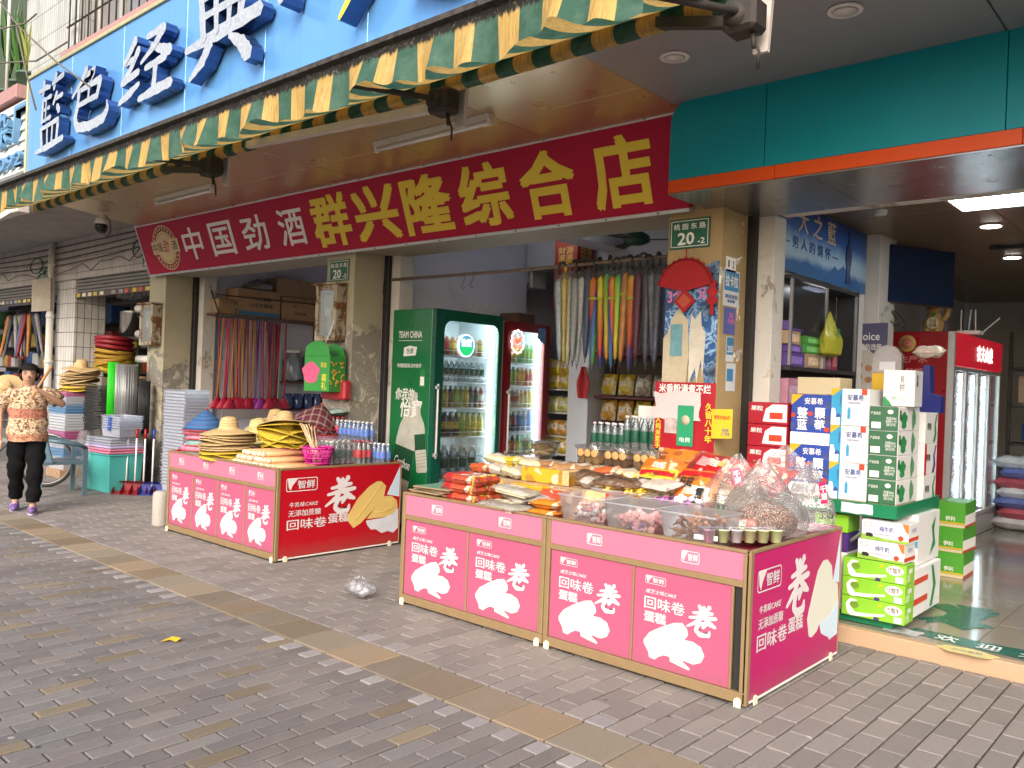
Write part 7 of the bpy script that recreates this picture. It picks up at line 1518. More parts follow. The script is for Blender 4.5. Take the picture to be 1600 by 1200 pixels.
for k,(x,y) in enumerate(((-1.76,8.22),(-1.95,10.1),(-.6,8.3),(-.6,10.2))):
    o =thing('downlight',('lit round downlight beside the light panel','lit round downlight farther back over the red fridge','lit round downlight beyond the right edge','lit round downlight at the rear beyond the right edge')[k],'light',(x,y,3.097),group='lit downlights');q =MB();q.lathe([(.10,0),(.10,-.008),(.085,-.01)],20);q.build('bezel',STEELD,o);q =MB();q.lathe([(.08,-.0105),(.08,-.013),(0,-.013)],20);q.build('lamp',glow('downlight_lamp',(1,.97,.92),9.0),o)
q =MB();q.box(-2.0,-1.1,9.3,9.36,3.06,3.095,.004);q.build('track_rail',BLKP,None,label='dark track rail on the bronze ceiling',cat='rail')
sd =thing('smoke_detector','white smoke detector near the shop entrance','detector',(-2.33,7.1,3.098));q =MB();q.lathe([(.06,0),(.06,-.02),(.045,-.05),(0,-.052)],18);q.build('body',STEELD,sd);q =MB();q.lathe([(.0525,-.03),(.0535,-.036)],18);q.build('vents',BLKP,sd)
# wall advert
def sky_ad():
    m,t,b,co =base('blue_mountain_print',.3);s3 =t.sep(co)
    z =t.math('ADD',s3[2],t.math('MULTIPLY',t.math('SUBTRACT',t.noise(co,3.2,5,.6),.5),.12));r =t.new('ShaderNodeValToRGB');t.link(t.ramp(z,0,.58),r.inputs[0]);e =r.color_ramp.elements
    e[0].color =(.03,.14,.34,1);e[1].color =(.008,.025,.13,1)
    for p,c in ((.16,(.02,.13,.40,1)),(.26,(.35,.52,.66,1)),(.42,(.30,.50,.70,1)),(.62,(.03,.13,.45,1))): k =e.new(p);k.color =c
    t.link(r.outputs[0],b.inputs['Base Color']);return m
ad =thing('wall_advert','blue liquor advert with mountains and characters on the side wall','advert',(-2.775,6.03,2.52));q =MB();q.box(0,.02,0,2.03,0,.56,.002);q.build('panel',sky_ad(),ad)
q =MB();q.prism([(1.0,.02),(1.15,.10),(1.25,.16),(1.32,.13),(1.45,.19),(1.58,.12),(1.7,.06),(1.75,.02)],'yz',.0205,.022);q.build('mountain_print',mat('mountain_blue',(.03,.13,.36),.4,var=.3,sc=8),ad)
AGD =mat('pale_gold_print',(.62,.46,.32),.4)
q =MB();q.prism(rr_poly(.20,.32,.40,.565,.05),'yz',.0205,.022);q.build('red_seal',REDP,ad);txt('河',(.025,.26,.47),.08,.10,'+x',AGD,ad,bold=.01)
for s,y in (('大',.55),('之',.85),('藍',1.15)): txt(s,(.025,y,.43),.20,.19,'+x',AGD,ad,bold=.012)
txt('— 男 人 的 情 怀 —',(.025,.74,.245),1.15,.10,'+x',BLUEP,ad,bold=.012)
q =MB();q.prism([(1.50,.06),(1.52,.04),(1.60,.04),(1.62,.06),(1.60,.14),(1.63,.28),(1.61,.36),(1.575,.41),(1.575,.48),(1.58,.51),(1.54,.51),(1.545,.48),(1.545,.41),(1.51,.36),(1.49,.28),(1.52,.14)],'yz',.022,.03);q.build('bottle_print',mat('blue_bottle_print',(.015,.04,.16),.3,var=.4,sc=7),ad)
# dark wall cabinet with boxed goods
cb =thing('wall_cabinet','dark glazed wall cabinet full of boxed goods under the blue advert','cabinet',(-2.785,6.02,0));DK =mat('dark_cabinet',(.03,.03,.035),.35)
q =MB();q.box(0,.012,0,1.38,.1,2.46);q.build('back_panel',DK,cb);q =MB();q.box(.013,.20,1.385,1.40,.1,2.46);q.build('side_panel',DK,cb)
for z in (1.45,1.765,2.45): q =MB();q.box(.013,.20,0,1.38,z-.03,z,.003);q.build('shelf',DK,cb)
for y in (0,.68,1.35): q =MB();q.box(.18,.20,y,y+.03,1.77,2.42,.002);q.build('upright',mat('steel_post',(.30,.30,.32),.35,metal=.6),cb)
q =MB();q.box(.186,.190,.04,.67,2.05,2.41);q.build('glass',clear('dark_glass',(.25,.26,.30),.05,.04,.8),cb)
q =MB();q.box(.05,.12,.55,.85,2.405,2.425,.004);q.build('lamp',glow('cabinet_lamp',(.95,.98,1),6.0),cb)
BXC =[('purple',(.10,.05,.25)),('tan',(.34,.24,.15)),('green',(.06,.26,.05)),('pink',(.50,.24,.34)),('lilac',(.40,.16,.38)),('cream',(.46,.43,.36)),('wine',(.22,.03,.05)),('plum',(.20,.06,.14))]
def small_box(lb,c,s,col,grp='boxed goods in the wall cabinet'):
    m =mat('goods_box_'+col[0],col[1],.45,var=.3,sc=14);q =MB();q.box(-s[0]/2,s[0]/2,-s[1]/2,s[1]/2,0,s[2],.003);o =q.build('goods_box',m,None,c,(0,0,0),lb,'box',grp);q =MB();q.box(s[0]/2,s[0]/2+.0012,-s[1]*.35,s[1]*.35,s[2]*.2,s[2]*.75);q.build('print',mat('goods_print_'+col[0],tuple(min(.7,x*1.7+.08) for x in col[1]),.5,var=.8,sc=25),o)
X_ =-2.68
for lb,y,z,w,h,ci in (('purple box with a white base on the upper cabinet shelf',6.18,1.767,.30,.10,0),('purple box second from the bottom on the upper cabinet shelf',6.15,1.869,.24,.06,0),('tan box third up at the jamb',6.12,1.931,.24,.10,1),('dark purple box topping the pile at the jamb',6.14,2.033,.30,.07,0),('tan box under the green boxes',6.50,1.767,.28,.11,1),('lower green box on the tan box',6.48,1.879,.33,.07,2),('upper green box on the tan box',6.50,1.951,.33,.06,2),('upright cream box beside the green boxes',6.73,1.767,.08,.15,5),('upright plum box beside the cream box',6.83,1.767,.09,.15,7),('upright wine red box at the end of the upper cabinet shelf',6.95,1.767,.12,.15,6),
        ('pink box on the lower cabinet shelf',6.15,1.452,.22,.22,3),('lilac flowered box on the lower cabinet shelf',6.44,1.452,.32,.23,4),('patterned cream box on the lower cabinet shelf',6.72,1.452,.20,.24,5),('wine red box end on the lower cabinet shelf',6.88,1.452,.10,.24,6)): small_box(lb,(X_,y,z),(.16,w,h),BXC[ci])
o =soft_bag('yellow_bag','olive yellow carrier bag hanging in the wall cabinet',(-2.56,6.75,1.86),.34,.12,.36,RAD(90),91,None,mat('olive_yellow_film',(.36,.36,.03),.4,var=.3,sc=9,bump=.4),peak=-.3);txt('药',(-.02,-.066,.2),.07,.07,'-y',GREENP,o,bold=.02)
# poster on the pillar front
cp =thing('food_poster','upright poster reading choice with food pictures beside the red fridge','poster',(-2.98,8.13,1.60));q =MB();q.box(0,.42,0,.02,0,.66,.002);q.build('panel',mat('cream_poster',(.50,.46,.44),.5,var=.2,sc=6),cp)
q =MB();q.prism([(0,.645),(.42,.655),(.42,.25)],'xz',-.002,-.001);q.build('purple_corner',mat('purple_grey_print',(.09,.08,.17),.5),cp);txt('choice',(.23,-.004,.53),.24,.075,'-y',WHITEP,cp,bold=.01);txt('我的选择',(.27,-.004,.43),.2,.06,'-y',WHITEP,cp)
q =MB()
for k in range(9): q.prism(ellipse(.08+.09*(k % 4),.12+.11*(k//4)+.03*(k % 2),.035,.03,12),'xz',-.003,-.0015)
q.build('food_print',mat('food_print',(.40,.20,.10),.5,var=.7,sc=20),cp,kind='stuff')
# television on a bracket
tv =thing('television','wall television on a swing bracket above the red fridge','television',(-2.47,8.80,2.48),math.atan2(.8,.39));q =MB();q.box(-.45,.45,0,.05,0,.56,.008);q.build('case',BLKP,tv);q =MB();q.box(-.44,.44,-.003,0,.012,.55,.001);q.build('screen',mat('dark_blue_screen',(.010,.022,.06),.12,var=.3,sc=1.0),tv)
q =MB();q.box(-.62,-.56,.0,.10,.05,.33,.004);q.box(-.56,-.30,.05,.08,.10,.13,.003);q.box(-.56,-.30,.05,.08,.24,.27,.003);q.build('bracket',BLKP,tv)
q =MB();[q.tube([(-.45+.12*c+.10*math.cos(a*.7+c),.05,-.10-.03*c+.09*math.sin(a*.7)) for a in range(9)],.005,5) for c in range(3)];q.tube([(-.52,.06,.3),(-.40,.05,-.1),(-.5,.05,-.22),(-.38,.05,-.30)],.005,5);q.build('cables',CBL,tv)
# red fridge with four glass doors
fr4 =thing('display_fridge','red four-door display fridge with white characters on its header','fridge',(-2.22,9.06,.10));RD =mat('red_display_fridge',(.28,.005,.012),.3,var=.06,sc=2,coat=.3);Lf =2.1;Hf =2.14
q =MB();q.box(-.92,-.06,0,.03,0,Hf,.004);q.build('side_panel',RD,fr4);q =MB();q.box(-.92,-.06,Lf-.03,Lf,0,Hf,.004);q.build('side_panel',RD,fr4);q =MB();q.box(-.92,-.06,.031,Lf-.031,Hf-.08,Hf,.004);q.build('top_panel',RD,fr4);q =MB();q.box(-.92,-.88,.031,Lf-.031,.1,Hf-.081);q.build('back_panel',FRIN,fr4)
q =MB();q.box(-.06,0,.05,Lf,Hf-.33,Hf,.006);q.build('header',glow('red_header_added_glow',(.48,.006,.02),.3),fr4);q =MB();q.box(-.06,.004,-.0,.05,0,Hf,.004);q.build('corner_post',ALU,fr4);q =MB();q.box(-.88,.0,.05,Lf,0,.20,.006);q.build('base',mat('grey_fridge_base',(.40,.41,.42),.4,metal=.3),fr4)  # header is given a glow of its own to brighten it
txt('农夫山泉',(.008,1.25,Hf-.17),.72,.18,'+x',glow('white_letters_added_glow',(.9,.9,.9),.6),fr4,bold=.03)  # added glow so the letters stand out on the glowing header
for k in range(4):
    y0 =.06+k*.508;q =MB()
    for a in ((y0,y0+.03,.21,Hf-.34),(y0+.47,y0+.50,.21,Hf-.34),(y0+.03,y0+.47,.21,.25),(y0+.03,y0+.47,Hf-.38,Hf-.34)): q.box(-.045,-.005,a[0],a[1],a[2],a[3],.003)
    d_ =q.build('door',ALU,fr4);q =MB();q.box(-.03,-.022,y0+.03,y0+.47,.25,Hf-.38);q.build('glass',clear('frosty_glass',(.90,.96,.97),.22,.08,.7,0,1,(.75,.86,.88)),d_)
    q =MB();q.box(-.09,-.07,y0+.05,y0+.075,.26,Hf-.40,.002);q.build('led_strip',LED,fr4)
    for z in (.5,.85,1.2,1.5): q =MB();q.box(-.85,-.12,y0+.02,y0+.48,z,z+.012);q.build('shelf',WIRE,fr4)
txt('不生产水',(-.42,-.004,1.86),.36,.075,'-y',MATS['pinkish_print'],fr4,bold=.02);txt('自然搬运',(-.36,-.004,1.74),.34,.06,'-y',MATS['pinkish_print'],fr4)
for k,x in enumerate((-.72,-.44)):
    q =MB();q.lathe([(.085,0),(.085,.003),(0,.003)],20);e_ =q.build('round_badge',GOLDP,fr4,(x,-.001,2.02),(RAD(90),0,0));q =MB();q.lathe([(.055,.0035),(.055,.005),(0,.005)],20);q.build('badge_centre',mat('badge_red_white',(.48,.16,.12),.4,var=.8,sc=40),e_)
# golden beckoning cat figurine
GLD =mat('gold_ceramic',(.48,.34,.12),.3,var=.25,sc=14,coat=.4);ca =thing('cat_figurine','golden ceramic cat with a raised paw on the red fridge','figurine',(-2.50,9.36,2.242),RAD(10))
q =MB();q.ball((0,0,.09),(.105,.085,.095),16,12);q.ball((0,-.01,.17),(.075,.065,.06),14,10);q.ball((-.05,-.06,.025),(.04,.045,.028),10,8);q.ball((.05,-.06,.025),(.04,.045,.028),10,8);q.tube([(.085,-.02,.13),(.125,-.03,.18),(.13,-.03,.27)],[.03,.028,.03],10);q.build('body',GLD,ca)
q =MB();q.ball((0,-.02,.255),(.078,.068,.064),16,12);q.ball((0,-.08,.238),(.028,.018,.018),10,8);hd =q.build('head',GLD,ca)
for s in (-1,1):
    q =MB();q.add([(s*.068,-.02,.285),(s*.018,-.02,.31),(s*.055,-.005,.36),(s*.045,.01,.29)],[(0,1,2),(1,3,2),(3,0,2)]);q.build('ear',mat('ear_pink',(.50,.20,.10),.5),hd);q =MB();q.ball((s*.033,-.078,.265),(.012,.008,.015),8,6);q.build('eye',BLACKP,hd)
q =MB();q.prism(ellipse(0,.10,.055,.06,14),'xz',-.095,-.085);pl2 =q.build('plaque',mat('cream_plaque',(.60,.52,.32),.5),ca);txt('开运\n招福',(0,-.097,.10),.07,.08,'-y',BLACKP,pl2,bold=.02);q =MB();q.prism([(-.03,.20),(.03,.20),(0,.15)],'xz',-.085,-.075);q.build('green_bib',GREENP,ca)
ro_ =thing('wifi_router','white router with upright aerials beside the golden cat','router',(-2.20,9.55,2.242));q =MB();q.box(-.11,.11,-.08,.08,0,.035,.008);q.build('case',WHITEP,ro_)
for k,(x,t_) in enumerate(((-.1,0),(-.03,.1),(.04,-.05),(.1,.9))): q =MB();q.tube([(x,.06,.02),(x+.2*math.sin(t_),.06,.02+.24*math.cos(t_))],.007,6);q.build('aerial',WHITEP,ro_)
# green display stand with cartons
GST =mat('green_display_sheet',(.008,.17,.075),.35,var=.06);ds =thing('display_stand','green milk display stand stacked with cartons at the shop entrance','display stand',(-2.72,5.56,.10))
q =MB();q.box(0,1.06,0,.95,0,.045,.004);q.build('base',GST,ds);q =MB();q.box(0,1.06,0,.95,.70,.71,.003);q.build('tray',GST,ds)
for b in ((0,1.06,-.006,0,.69,.775),(1.06,1.066,-.006,.95,.69,.775),(0,1.06,.95,.956,.69,.775)): q =MB();q.box(*b,.002);q.build('tray_lip',GST,ds)
for x,y in ((.03,.03),(1.0,.03),(.03,.9),(1.0,.9)): q =MB();q.box(x,x+.03,y,y+.03,.046,.70,.003);q.build('post',BLKP,ds)
q =MB();q.tube([(.95,.1,.69),(.70,.12,.45)],.012,6);q.tube([(.95,.85,.69),(.7,.85,.45)],.012,6);q.build('brace',ALU,ds)
txt('青于热爱',(.45,-.009,.735),.42,.06,'-y',WHITEP,ds,bold=.03);q =MB();q.prism(torn(.72,.92,.70,.765,4,.008,3),'xz',-.0095,-.0085);q.build('milk_print',PAPW,ds);
def face_print(o,nm,poly,m,face,s,d=.0012):
    """flat print on the -y or +x side of a box of size s; poly in 0..1"""
    q =MB()
    if face == '-y': q.prism([(-s[0]/2+u*s[0],v*s[2]) for u,v in poly],'xz',-s[1]/2-d,-s[1]/2-d+.0006)
    else: q.prism([(-s[1]/2+u*s[1],v*s[2]) for u,v in poly],'yz',s[0]/2+d-.0006,s[0]/2+d)
    return q.build(nm,m,o)
R4 =lambda a,b,c,d: [(a,c),(b,c),(b,d),(a,d)]
WCT =mat('white_carton',(.68,.68,.68),.4,var=.05,sc=4,coat=.15);RCT =mat('red_milk_carton',(.36,.012,.03),.4,var=.1,sc=6,coat=.15);BCT =mat('royal_blue_carton',(.02,.06,.34),.4,var=.08,sc=5,coat=.15);GCT =mat('dark_green_carton',(.035,.125,.06),.4,var=.08,coat=.1);LCT =mat('lime_carton',(.20,.47,.03),.4,var=.15,sc=6,coat=.15);PCT =mat('deep_purple_carton',(.06,.025,.16),.4,var=.1);CCT =mat('cream_carton',(.56,.47,.30),.4,var=.06);YCT =mat('yellow_carton',(.62,.38,.02),.4,var=.06)
BERRY =mat('berry_print',(.05,.07,.22),.4,var=.7,sc=18);STRB =mat('strawberry_print',(.52,.05,.02),.4,var=.4,sc=25);LBLU =mat('sea_blue_print',(.04,.30,.52),.4,var=.3,sc=5)
def cbox(lb,c,s,m,grp=None,rz=0,cat='carton'):
    o =thing('milk_carton_box',lb,cat,c,rz,grp);q =MB();q.box(-s[0]/2,s[0]/2,-s[1]/2,s[1]/2,0,s[2],.003);q.build('box',m,o);return o
def red_box(lb,c):
    s =(.29,.34,.152);o =cbox(lb,c,s,RCT,'red milk boxes');face_print(o,'white_panel',[(.38,.12),(.98,.12),(.98,.92),(.62,.92),(.45,.7)],WHITEP,'-y',s);face_print(o,'bottle_print',R4(.55,.88,.25,.55),STRB,'-y',s,.002);txt('果粒',(-.08,-s[1]/2-.003,.11),.09,.035,'-y',WHITEP,o,bold=.02)
for k in range(4): red_box(('lowest red milk box behind the clear bags','third red milk box from the top','second red milk box from the top','top red milk box of its column')[k],(-2.545,5.76,.812+k*.1555+.06))
block('cardboard_riser','cardboard base under the red milk boxes','riser',(-2.545,5.76,.812),(.29,.34,.058),KRAFT)
def blue_box(lb,c):
    s =(.27,.34,.338);o =cbox(lb,c,s,BCT,'blue berry yogurt boxes');face_print(o,'gold_corner',[(0,.78),(0,1),(.30,1)],YCT,'-y',s,.002);face_print(o,'white_base',R4(0,1,0,.24),WHITEP,'-y',s)
    txt('安慕希',(.02,-s[1]/2-.003,.295),.125,.045,'-y',WHITEP,o,bold=.015)
    for (ch,x,z) in (('整',-.055,.215),('颗',.065,.215),('蓝',-.055,.135),('莓',.065,.135)): txt(ch,(x,-s[1]/2-.0035,z),.072,.075,'-y',WHITEP,o,bold=.03)
    for k,(u,v,r) in enumerate(((.50,.46,.11),(.95,.80,.10),(.93,.50,.12),(.03,.36,.09))):
        face_print(o,'berry_print',[(max(0,min(1,u+r*math.cos(a))),v+r*.8*math.sin(a)) for a in [2*math.pi*i/14 for i in range(14)]],BERRY,'-y',s,.0018)
    for u,v in ((.05,.58),(.92,.32),(.5,.62)): face_print(o,'strawberry_print',[(max(0,min(1,u+.07*math.cos(a))),v+.05*math.sin(a)) for a in [2*math.pi*i/10 for i in range(10)]],STRB,'-y',s,.0026)
    face_print(o,'small_print',R4(.12,.55,.04,.19),PAPW,'-y',s,.002)
for k in range(2): blue_box(('lower blue berry yogurt box','upper blue berry yogurt box')[k],(-2.245,5.77,.878+k*.340))
block('cardboard_riser','cardboard base under the blue berry boxes','riser',(-2.245,5.77,.812),(.27,.34,.064),KRAFT)
def ambx(lb,c):
    s =(.245,.34,.242);o =cbox(lb,c,s,WCT,'white and blue yogurt boxes');face_print(o,'blue_side',R4(0,.29,0,1),LBLU,'-y',s);face_print(o,'gold_corner',[(0,.78),(0,1),(.28,1),(.2,.93)],YCT,'-y',s,.002);face_print(o,'white_tower',[(0,0),(.24,0),(.24,.22),(.14,.28),(.10,.46),(.02,.46),(0,.3)],WHITEP,'-y',s,.002);face_print(o,'dome',[(.14,.2)]+[(.2+.07*math.cos(a),.22+.1*math.sin(a)) for a in [math.pi*i/6 for i in range(7)]],BLUEP,'-y',s,.0024);face_print(o,'red_ribbon',R4(.80,.94,.84,1),STRB,'-y',s,.002)
    txt('安慕希',(.035,-s[1]/2-.003,.185),.105,.04,'-y',BLUEP,o,bold=.015);txt('希腊风味酸奶',(.03,-s[1]/2-.003,.150),.08,.013,'-y',BLUEP,o,bold=0);face_print(o,'bottle_print',[(.44,.18),(.52,.18),(.52,.44),(.48,.52),(.44,.44)],LBLU,'-y',s,.002);face_print(o,'carton_print',R4(.56,.66,.18,.46),PAPW,'-y',s,.002);txt('AMBRPO',(-.06,-s[1]/2-.003,.16),.012,.07,'-y',BLUEP,o,bold=0)
for k in range(3): ambx(('lowest white and blue yogurt box','middle white and blue yogurt box','top white and blue yogurt box')[k],(-1.985,5.775,.874+k*.2445))
block('cardboard_riser','cardboard base under the white and blue yogurt boxes','riser',(-1.985,5.775,.812),(.245,.34,.06),KRAFT)
def gbx(lb,c):
    s =(.18,.44,.155);o =cbox(lb,c,s,WCT,'green fronted milk boxes');face_print(o,'green_front',R4(0.01,.99,.01,.99),GCT,'-y',s);face_print(o,'barcode',R4(.08,.40,.08,.34),WHITEP,'-y',s,.002);face_print(o,'white_oval',ellipse(.72,.78,.10,.09,14),WHITEP,'-y',s,.002);txt('净含量:250ml\n保质期:六个月\n配料:生牛乳',(.045,-s[1]/2-.003,.06),.065,.06,'-y',WHITEP,o,bold=0);txt('产品信息',(-.05,-s[1]/2-.003,.11),.06,.02,'-y',WHITEP,o,bold=0)
    face_print(o,'green_leaf_print',[(.25+.14*math.cos(a)*(1+.3*math.sin(5*a)),.45+.36*math.sin(a)) for a in [2*math.pi*i/16 for i in range(16)]],GREENP,'+x',s,.0015);face_print(o,'dark_label',R4(.04,.12,.45,.85),GCT,'+x',s,.0015);face_print(o,'green_leaf_print',[(.72+.10*math.cos(a),.5+.4*math.sin(a)*(1+.3*math.cos(3*a))) for a in [2*math.pi*i/14 for i in range(14)]],mat('grass_print',(.10,.28,.14),.4,var=.6,sc=20),'+x',s,.0015)
for k in range(4): gbx(('lowest green fronted milk box','second green fronted milk box from below','third green fronted milk box from below','top green fronted milk box')[k],(-1.77,5.83,.872+k*.1575))
block('cardboard_riser','cardboard base under the green fronted boxes','riser',(-1.77,5.83,.812),(.18,.44,.058),KRAFT)
o =cbox('white gift carton on top of the green fronted boxes',(-1.735,5.86,1.503),(.19,.24,.235),WCT,rz=.08);txt('有机\n纯牛奶',(.02,-.123,.15),.03,.10,'-y',BLACKP,o,bold=0);txt('优一口',(0,-.123,.05),.08,.025,'-y',GREENP,o,bold=0);s =(.19,.24,.235);face_print(o,'leaf_print',[(.0,0),(.3,.0),(.22,.12),(.12,.2),(.05,.28),(0,.2)],GREENP,'-y',s);txt('金典',(.098,-.05,.17),.04,.08,'+x',BLACKP,o,bold=.01,vert=True)
cbox('cream milk box lying on the blue berry boxes',(-2.29,5.95,1.56),(.30,.24,.12),CCT);cbox('yellow carton behind the white gift carton',(-1.95,6.30,1.40),(.20,.2,.33),YCT);cbox('blue carton edge behind the top yogurt box',(-1.90,6.02,1.36),(.2,.12,.24),BCT)
for k in range(3):
    s =(.2,.30,.215);o =cbox(('lowest white carton on the stand side','middle white carton with a red edge on the stand side','top white carton on the stand side')[k],(-1.775,6.33,.815+k*.2165),s,WCT,'white cartons on the stand side');face_print(o,'green_swirl',[(.62,.05),(.75,.3),(.70,.6),(.85,.95),(.95,.95),(.80,.6),(.9,.3),(.78,.05)],GREENP if k != 1 else PCT,'+x',s,.0015);txt('纯牛奶',(.102,-.06,.12),.09,.05,'+x',BLACKP,o,bold=.01)
    if k == 1: face_print(o,'red_edge',R4(0,.16,0,1),REDP,'+x',s,.0015)
o =cbox('carton box behind the tray cartons',(-2.3,6.28,.812),(.5,.3,.55),WCT)
# dome shaped clear pack and blue scoop on top
dm =thing('clear_pack','arched clear plastic pack standing behind the gift carton','pack',(-1.98,6.32,1.735));q =MB();q.prism([(-.1,0),(.1,0),(.1,.10)]+arc(0,.10,.1,0,180,8)[1:-1]+[(-.1,.10)],'xz',-.03,.03);q.build('film',clear('foggy_pack',(.9,.9,.92),.4,.15,.9,.4,20,(.55,.52,.52)),dm);q =MB();q.box(-.05,.06,-.034,-.031,.02,.08);q.build('label',PAPW,dm)
bn =thing('blue_scoop','deep blue plastic holder behind the stand cartons','holder',(-1.76,6.52,1.46));q =MB();q.prism([(-.10,0),(.10,0),(.10,.12),(.03,.14),(.02,.34),(-.02,.34),(-.03,.14),(-.10,.12)],'xz',-.05,.05);q.build('body',mat('deep_blue_plastic',(.012,.02,.16),.35),bn);put('snack_bag',pillow_mesh(.2,.12,.08,WRF,140),None,(-1.76,6.52,1.86),(.2,0,0),'small snack bag perched on the blue holder','bag')
# lower shelf cartons
def milk_low(lb,c,rz=0):
    s =(.285,.20,.122);o =cbox(lb,c,s,WCT,'white milk boxes under the tray',rz);face_print(o,'grass_print',[(0,0),(1,0),(1,.14),(.6,.12),(.3,.2),(0,.28)],mat('meadow_print',(.24,.42,.06),.4,var=.3,sc=16),'-y',s);face_print(o,'orange_corner',[(.86,1),(1,1),(1,.5),(.94,.6),(.9,.8)],mat('orange_print',(.56,.16,.03),.4),'-y',s);face_print(o,'red_seal',ellipse(.84,.26,.06,.13,10),STRB,'-y',s,.002);face_print(o,'cow_print',[(.10,.16),(.24,.14),(.26,.28),(.2,.36),(.10,.34)],BLACKP,'-y',s,.002);txt('纯牛奶',(.01,-.103,.075),.085,.034,'-y',BLUEP,o,bold=.015);txt('来自优质牧场的好牛奶',(.0,-.103,.04),.13,.010,'-y',BLUEP,o,bold=0);face_print(o,'oval_mark',ellipse(.14,.78,.09,.13,14),mat('brown_oval',(.30,.16,.14),.4),'-y',s);face_print(o,'oval_fill',ellipse(.14,.78,.075,.10,14),WHITEP,'-y',s,.002)
    txt('纯牛奶',(.1455,0,.08),.08,.03,'+x',BLUEP,o,bold=0);face_print(o,'red_stripe',R4(0,1,.1,.3),STRB,'+x',s)
milk_low('top white milk box on the lower pile',(-1.71,5.62,.652));milk_low('second white milk box on the lower pile',(-1.725,5.61,.527),-.03)
def lime(lb,c,rz=0):
    s =(.385,.18,.122);o =cbox(lb,c,s,LCT,'lime green milk drink boxes',rz);W2 =[(.10,.15),(.16,.02),(.40,.10),(.70,.28),(.70,.38),(.42,.26),(.22,.22),(.16,.45),(.18,.70),(.26,.86),(.14,.90),(.07,.6)]
    face_print(o,'milk_splash',W2,WHITEP,'-y',s);face_print(o,'lime_fruit',ellipse(.21,.60,.075,.18,14),mat('lime_fruit',(.14,.26,.03),.4,var=.5,sc=30),'-y',s,.002);face_print(o,'white_bubble',ellipse(.83,.66,.135,.24,18),WHITEP,'-y',s,.002);face_print(o,'purple_chip',[(.52,.02),(.60,.0),(.62,.14),(.54,.18)],PCT,'-y',s,.002);face_print(o,'orange_chip',[(.58,.7),(.66,.8),(.62,.92)],YCT,'-y',s,.002);face_print(o,'white_code',R4(.84,.96,.06,.36),PAPW,'-y',s,.002);txt('优酸乳',(.127,-.0935,.081),.085,.038,'-y',BLACKP,o,bold=.015);txt('优酸乳',(.195,0,.08),.07,.03,'+x',WHITEP,o,bold=.01);face_print(o,'pale_panel',R4(.12,.5,.1,.5),mat('pale_lime',(.42,.56,.22),.4),'+x',s)
for k in range(3): lime(('lowest lime green milk drink box','middle lime green milk drink box','top lime green milk drink box under the white ones')[k],(-1.765,5.60,.150+k*.1245),(.0,-.02,.01)[k])
for k,(m,lb) in enumerate(((PCT,'purple box beside the lower white milk boxes'),(LCT,'lime box on the purple box under the tray'))): cbox(lb,(-2.08,5.72,.53+k*.125),(.22,.22,.12),m)
cbox('white carton pile behind the purple box under the tray',(-2.08,5.72,.15),(.22,.22,.375),WCT)
o =cbox('white and blue carton under the rear of the tray',(-1.80,6.15,.46),(.36,.5,.33),WCT);s =(.36,.5,.33);face_print(o,'blue_band',R4(0,1,.35,.62),LBLU,'-y',s);face_print(o,'swirl',[(.55,.1),(.7,.4),(.62,.7),(.8,.9),(.74,.6),(.82,.3)],GREENP,'+x',s,.0015);txt('安慕希',(-.02,-.254,.27),.2,.06,'-y',BLUEP,o,bold=.01)
o =cbox('white carton with red stripes low under the tray',(-1.77,6.05,.15),(.36,.6,.305),WCT);s =(.36,.6,.305);face_print(o,'red_stripe',R4(0,.5,.25,.38),STRB,'+x',s,.0015);face_print(o,'red_stripe',R4(0,.5,.68,.80),STRB,'+x',s,.0015);face_print(o,'green_arc',[(.6,.05),(.72,.5),(.62,.95),(.7,.95),(.82,.5),(.7,.05)],GREENP,'+x',s,.0015)
# stack of green cartons further in
for k in range(3):
    s =(.22,.40,.205);o =cbox(('lowest green carton of the stack by the red fridge','middle green carton of the stack by the red fridge','top green carton of the stack by the red fridge')[k],(-1.85,7.80,.098+k*.207),s,mat('grass_green_carton',(.07,.30,.03),.4,var=.15,sc=5),'green cartons by the red fridge',random.uniform(-.04,.04));face_print(o,'yellow_band',R4(0,1,.0,.12),CCT,'-y',s);face_print(o,'yellow_line',R4(0,1,.14,.20),YCT,'-y',s);face_print(o,'white_side',R4(0.02,.98,.02,.5),WHITEP,'+x',s);face_print(o,'red_base',R4(0,1,.0,.1),STRB,'+x',s,.002);txt('伊利',(0,-.203,.07),.07,.04,'-y',WHITEP,o,bold=.01)
# floor stickers
FS =mat('worn_green_sticker',(.015,.11,.075),.25,var=.7,sc=9,dirt=.5)
def floor_sticker(nm,lb,poly,m,z=.0985): q =MB();q.prism(poly,'xy',z,z+.0006);return q.build(nm,m,None,label=lb,cat='sticker')
bn_ =floor_sticker('floor_sticker','green welcome banner stuck on the shop floor',[(-1.62,5.60),(-1.56,5.74),(-1.2,5.72),(-.9,5.75),(-.2,5.70),(-.2,5.52),(-.9,5.53),(-1.2,5.54)],FS)
for ch,x in (('欢',-1.36),('迎',-1.13),('光',-.91),('临',-.69)): txt(ch,(x,5.63,.1002),.13,.13,'+z',WHITEP,bn_,bold=.03)
floor_sticker('floor_sticker','yellow cloud shaped sticker near the threshold',[(-1.30+.16*math.cos(a)*(1+.08*math.sin(6*a))+.10,5.43+.075*math.sin(a)*(1+.1*math.sin(5*a))) for a in [2*math.pi*i/30 for i in range(30)]],mat('pale_yellow_sticker',(.60,.52,.20),.35,var=.3,sc=20),.0995)
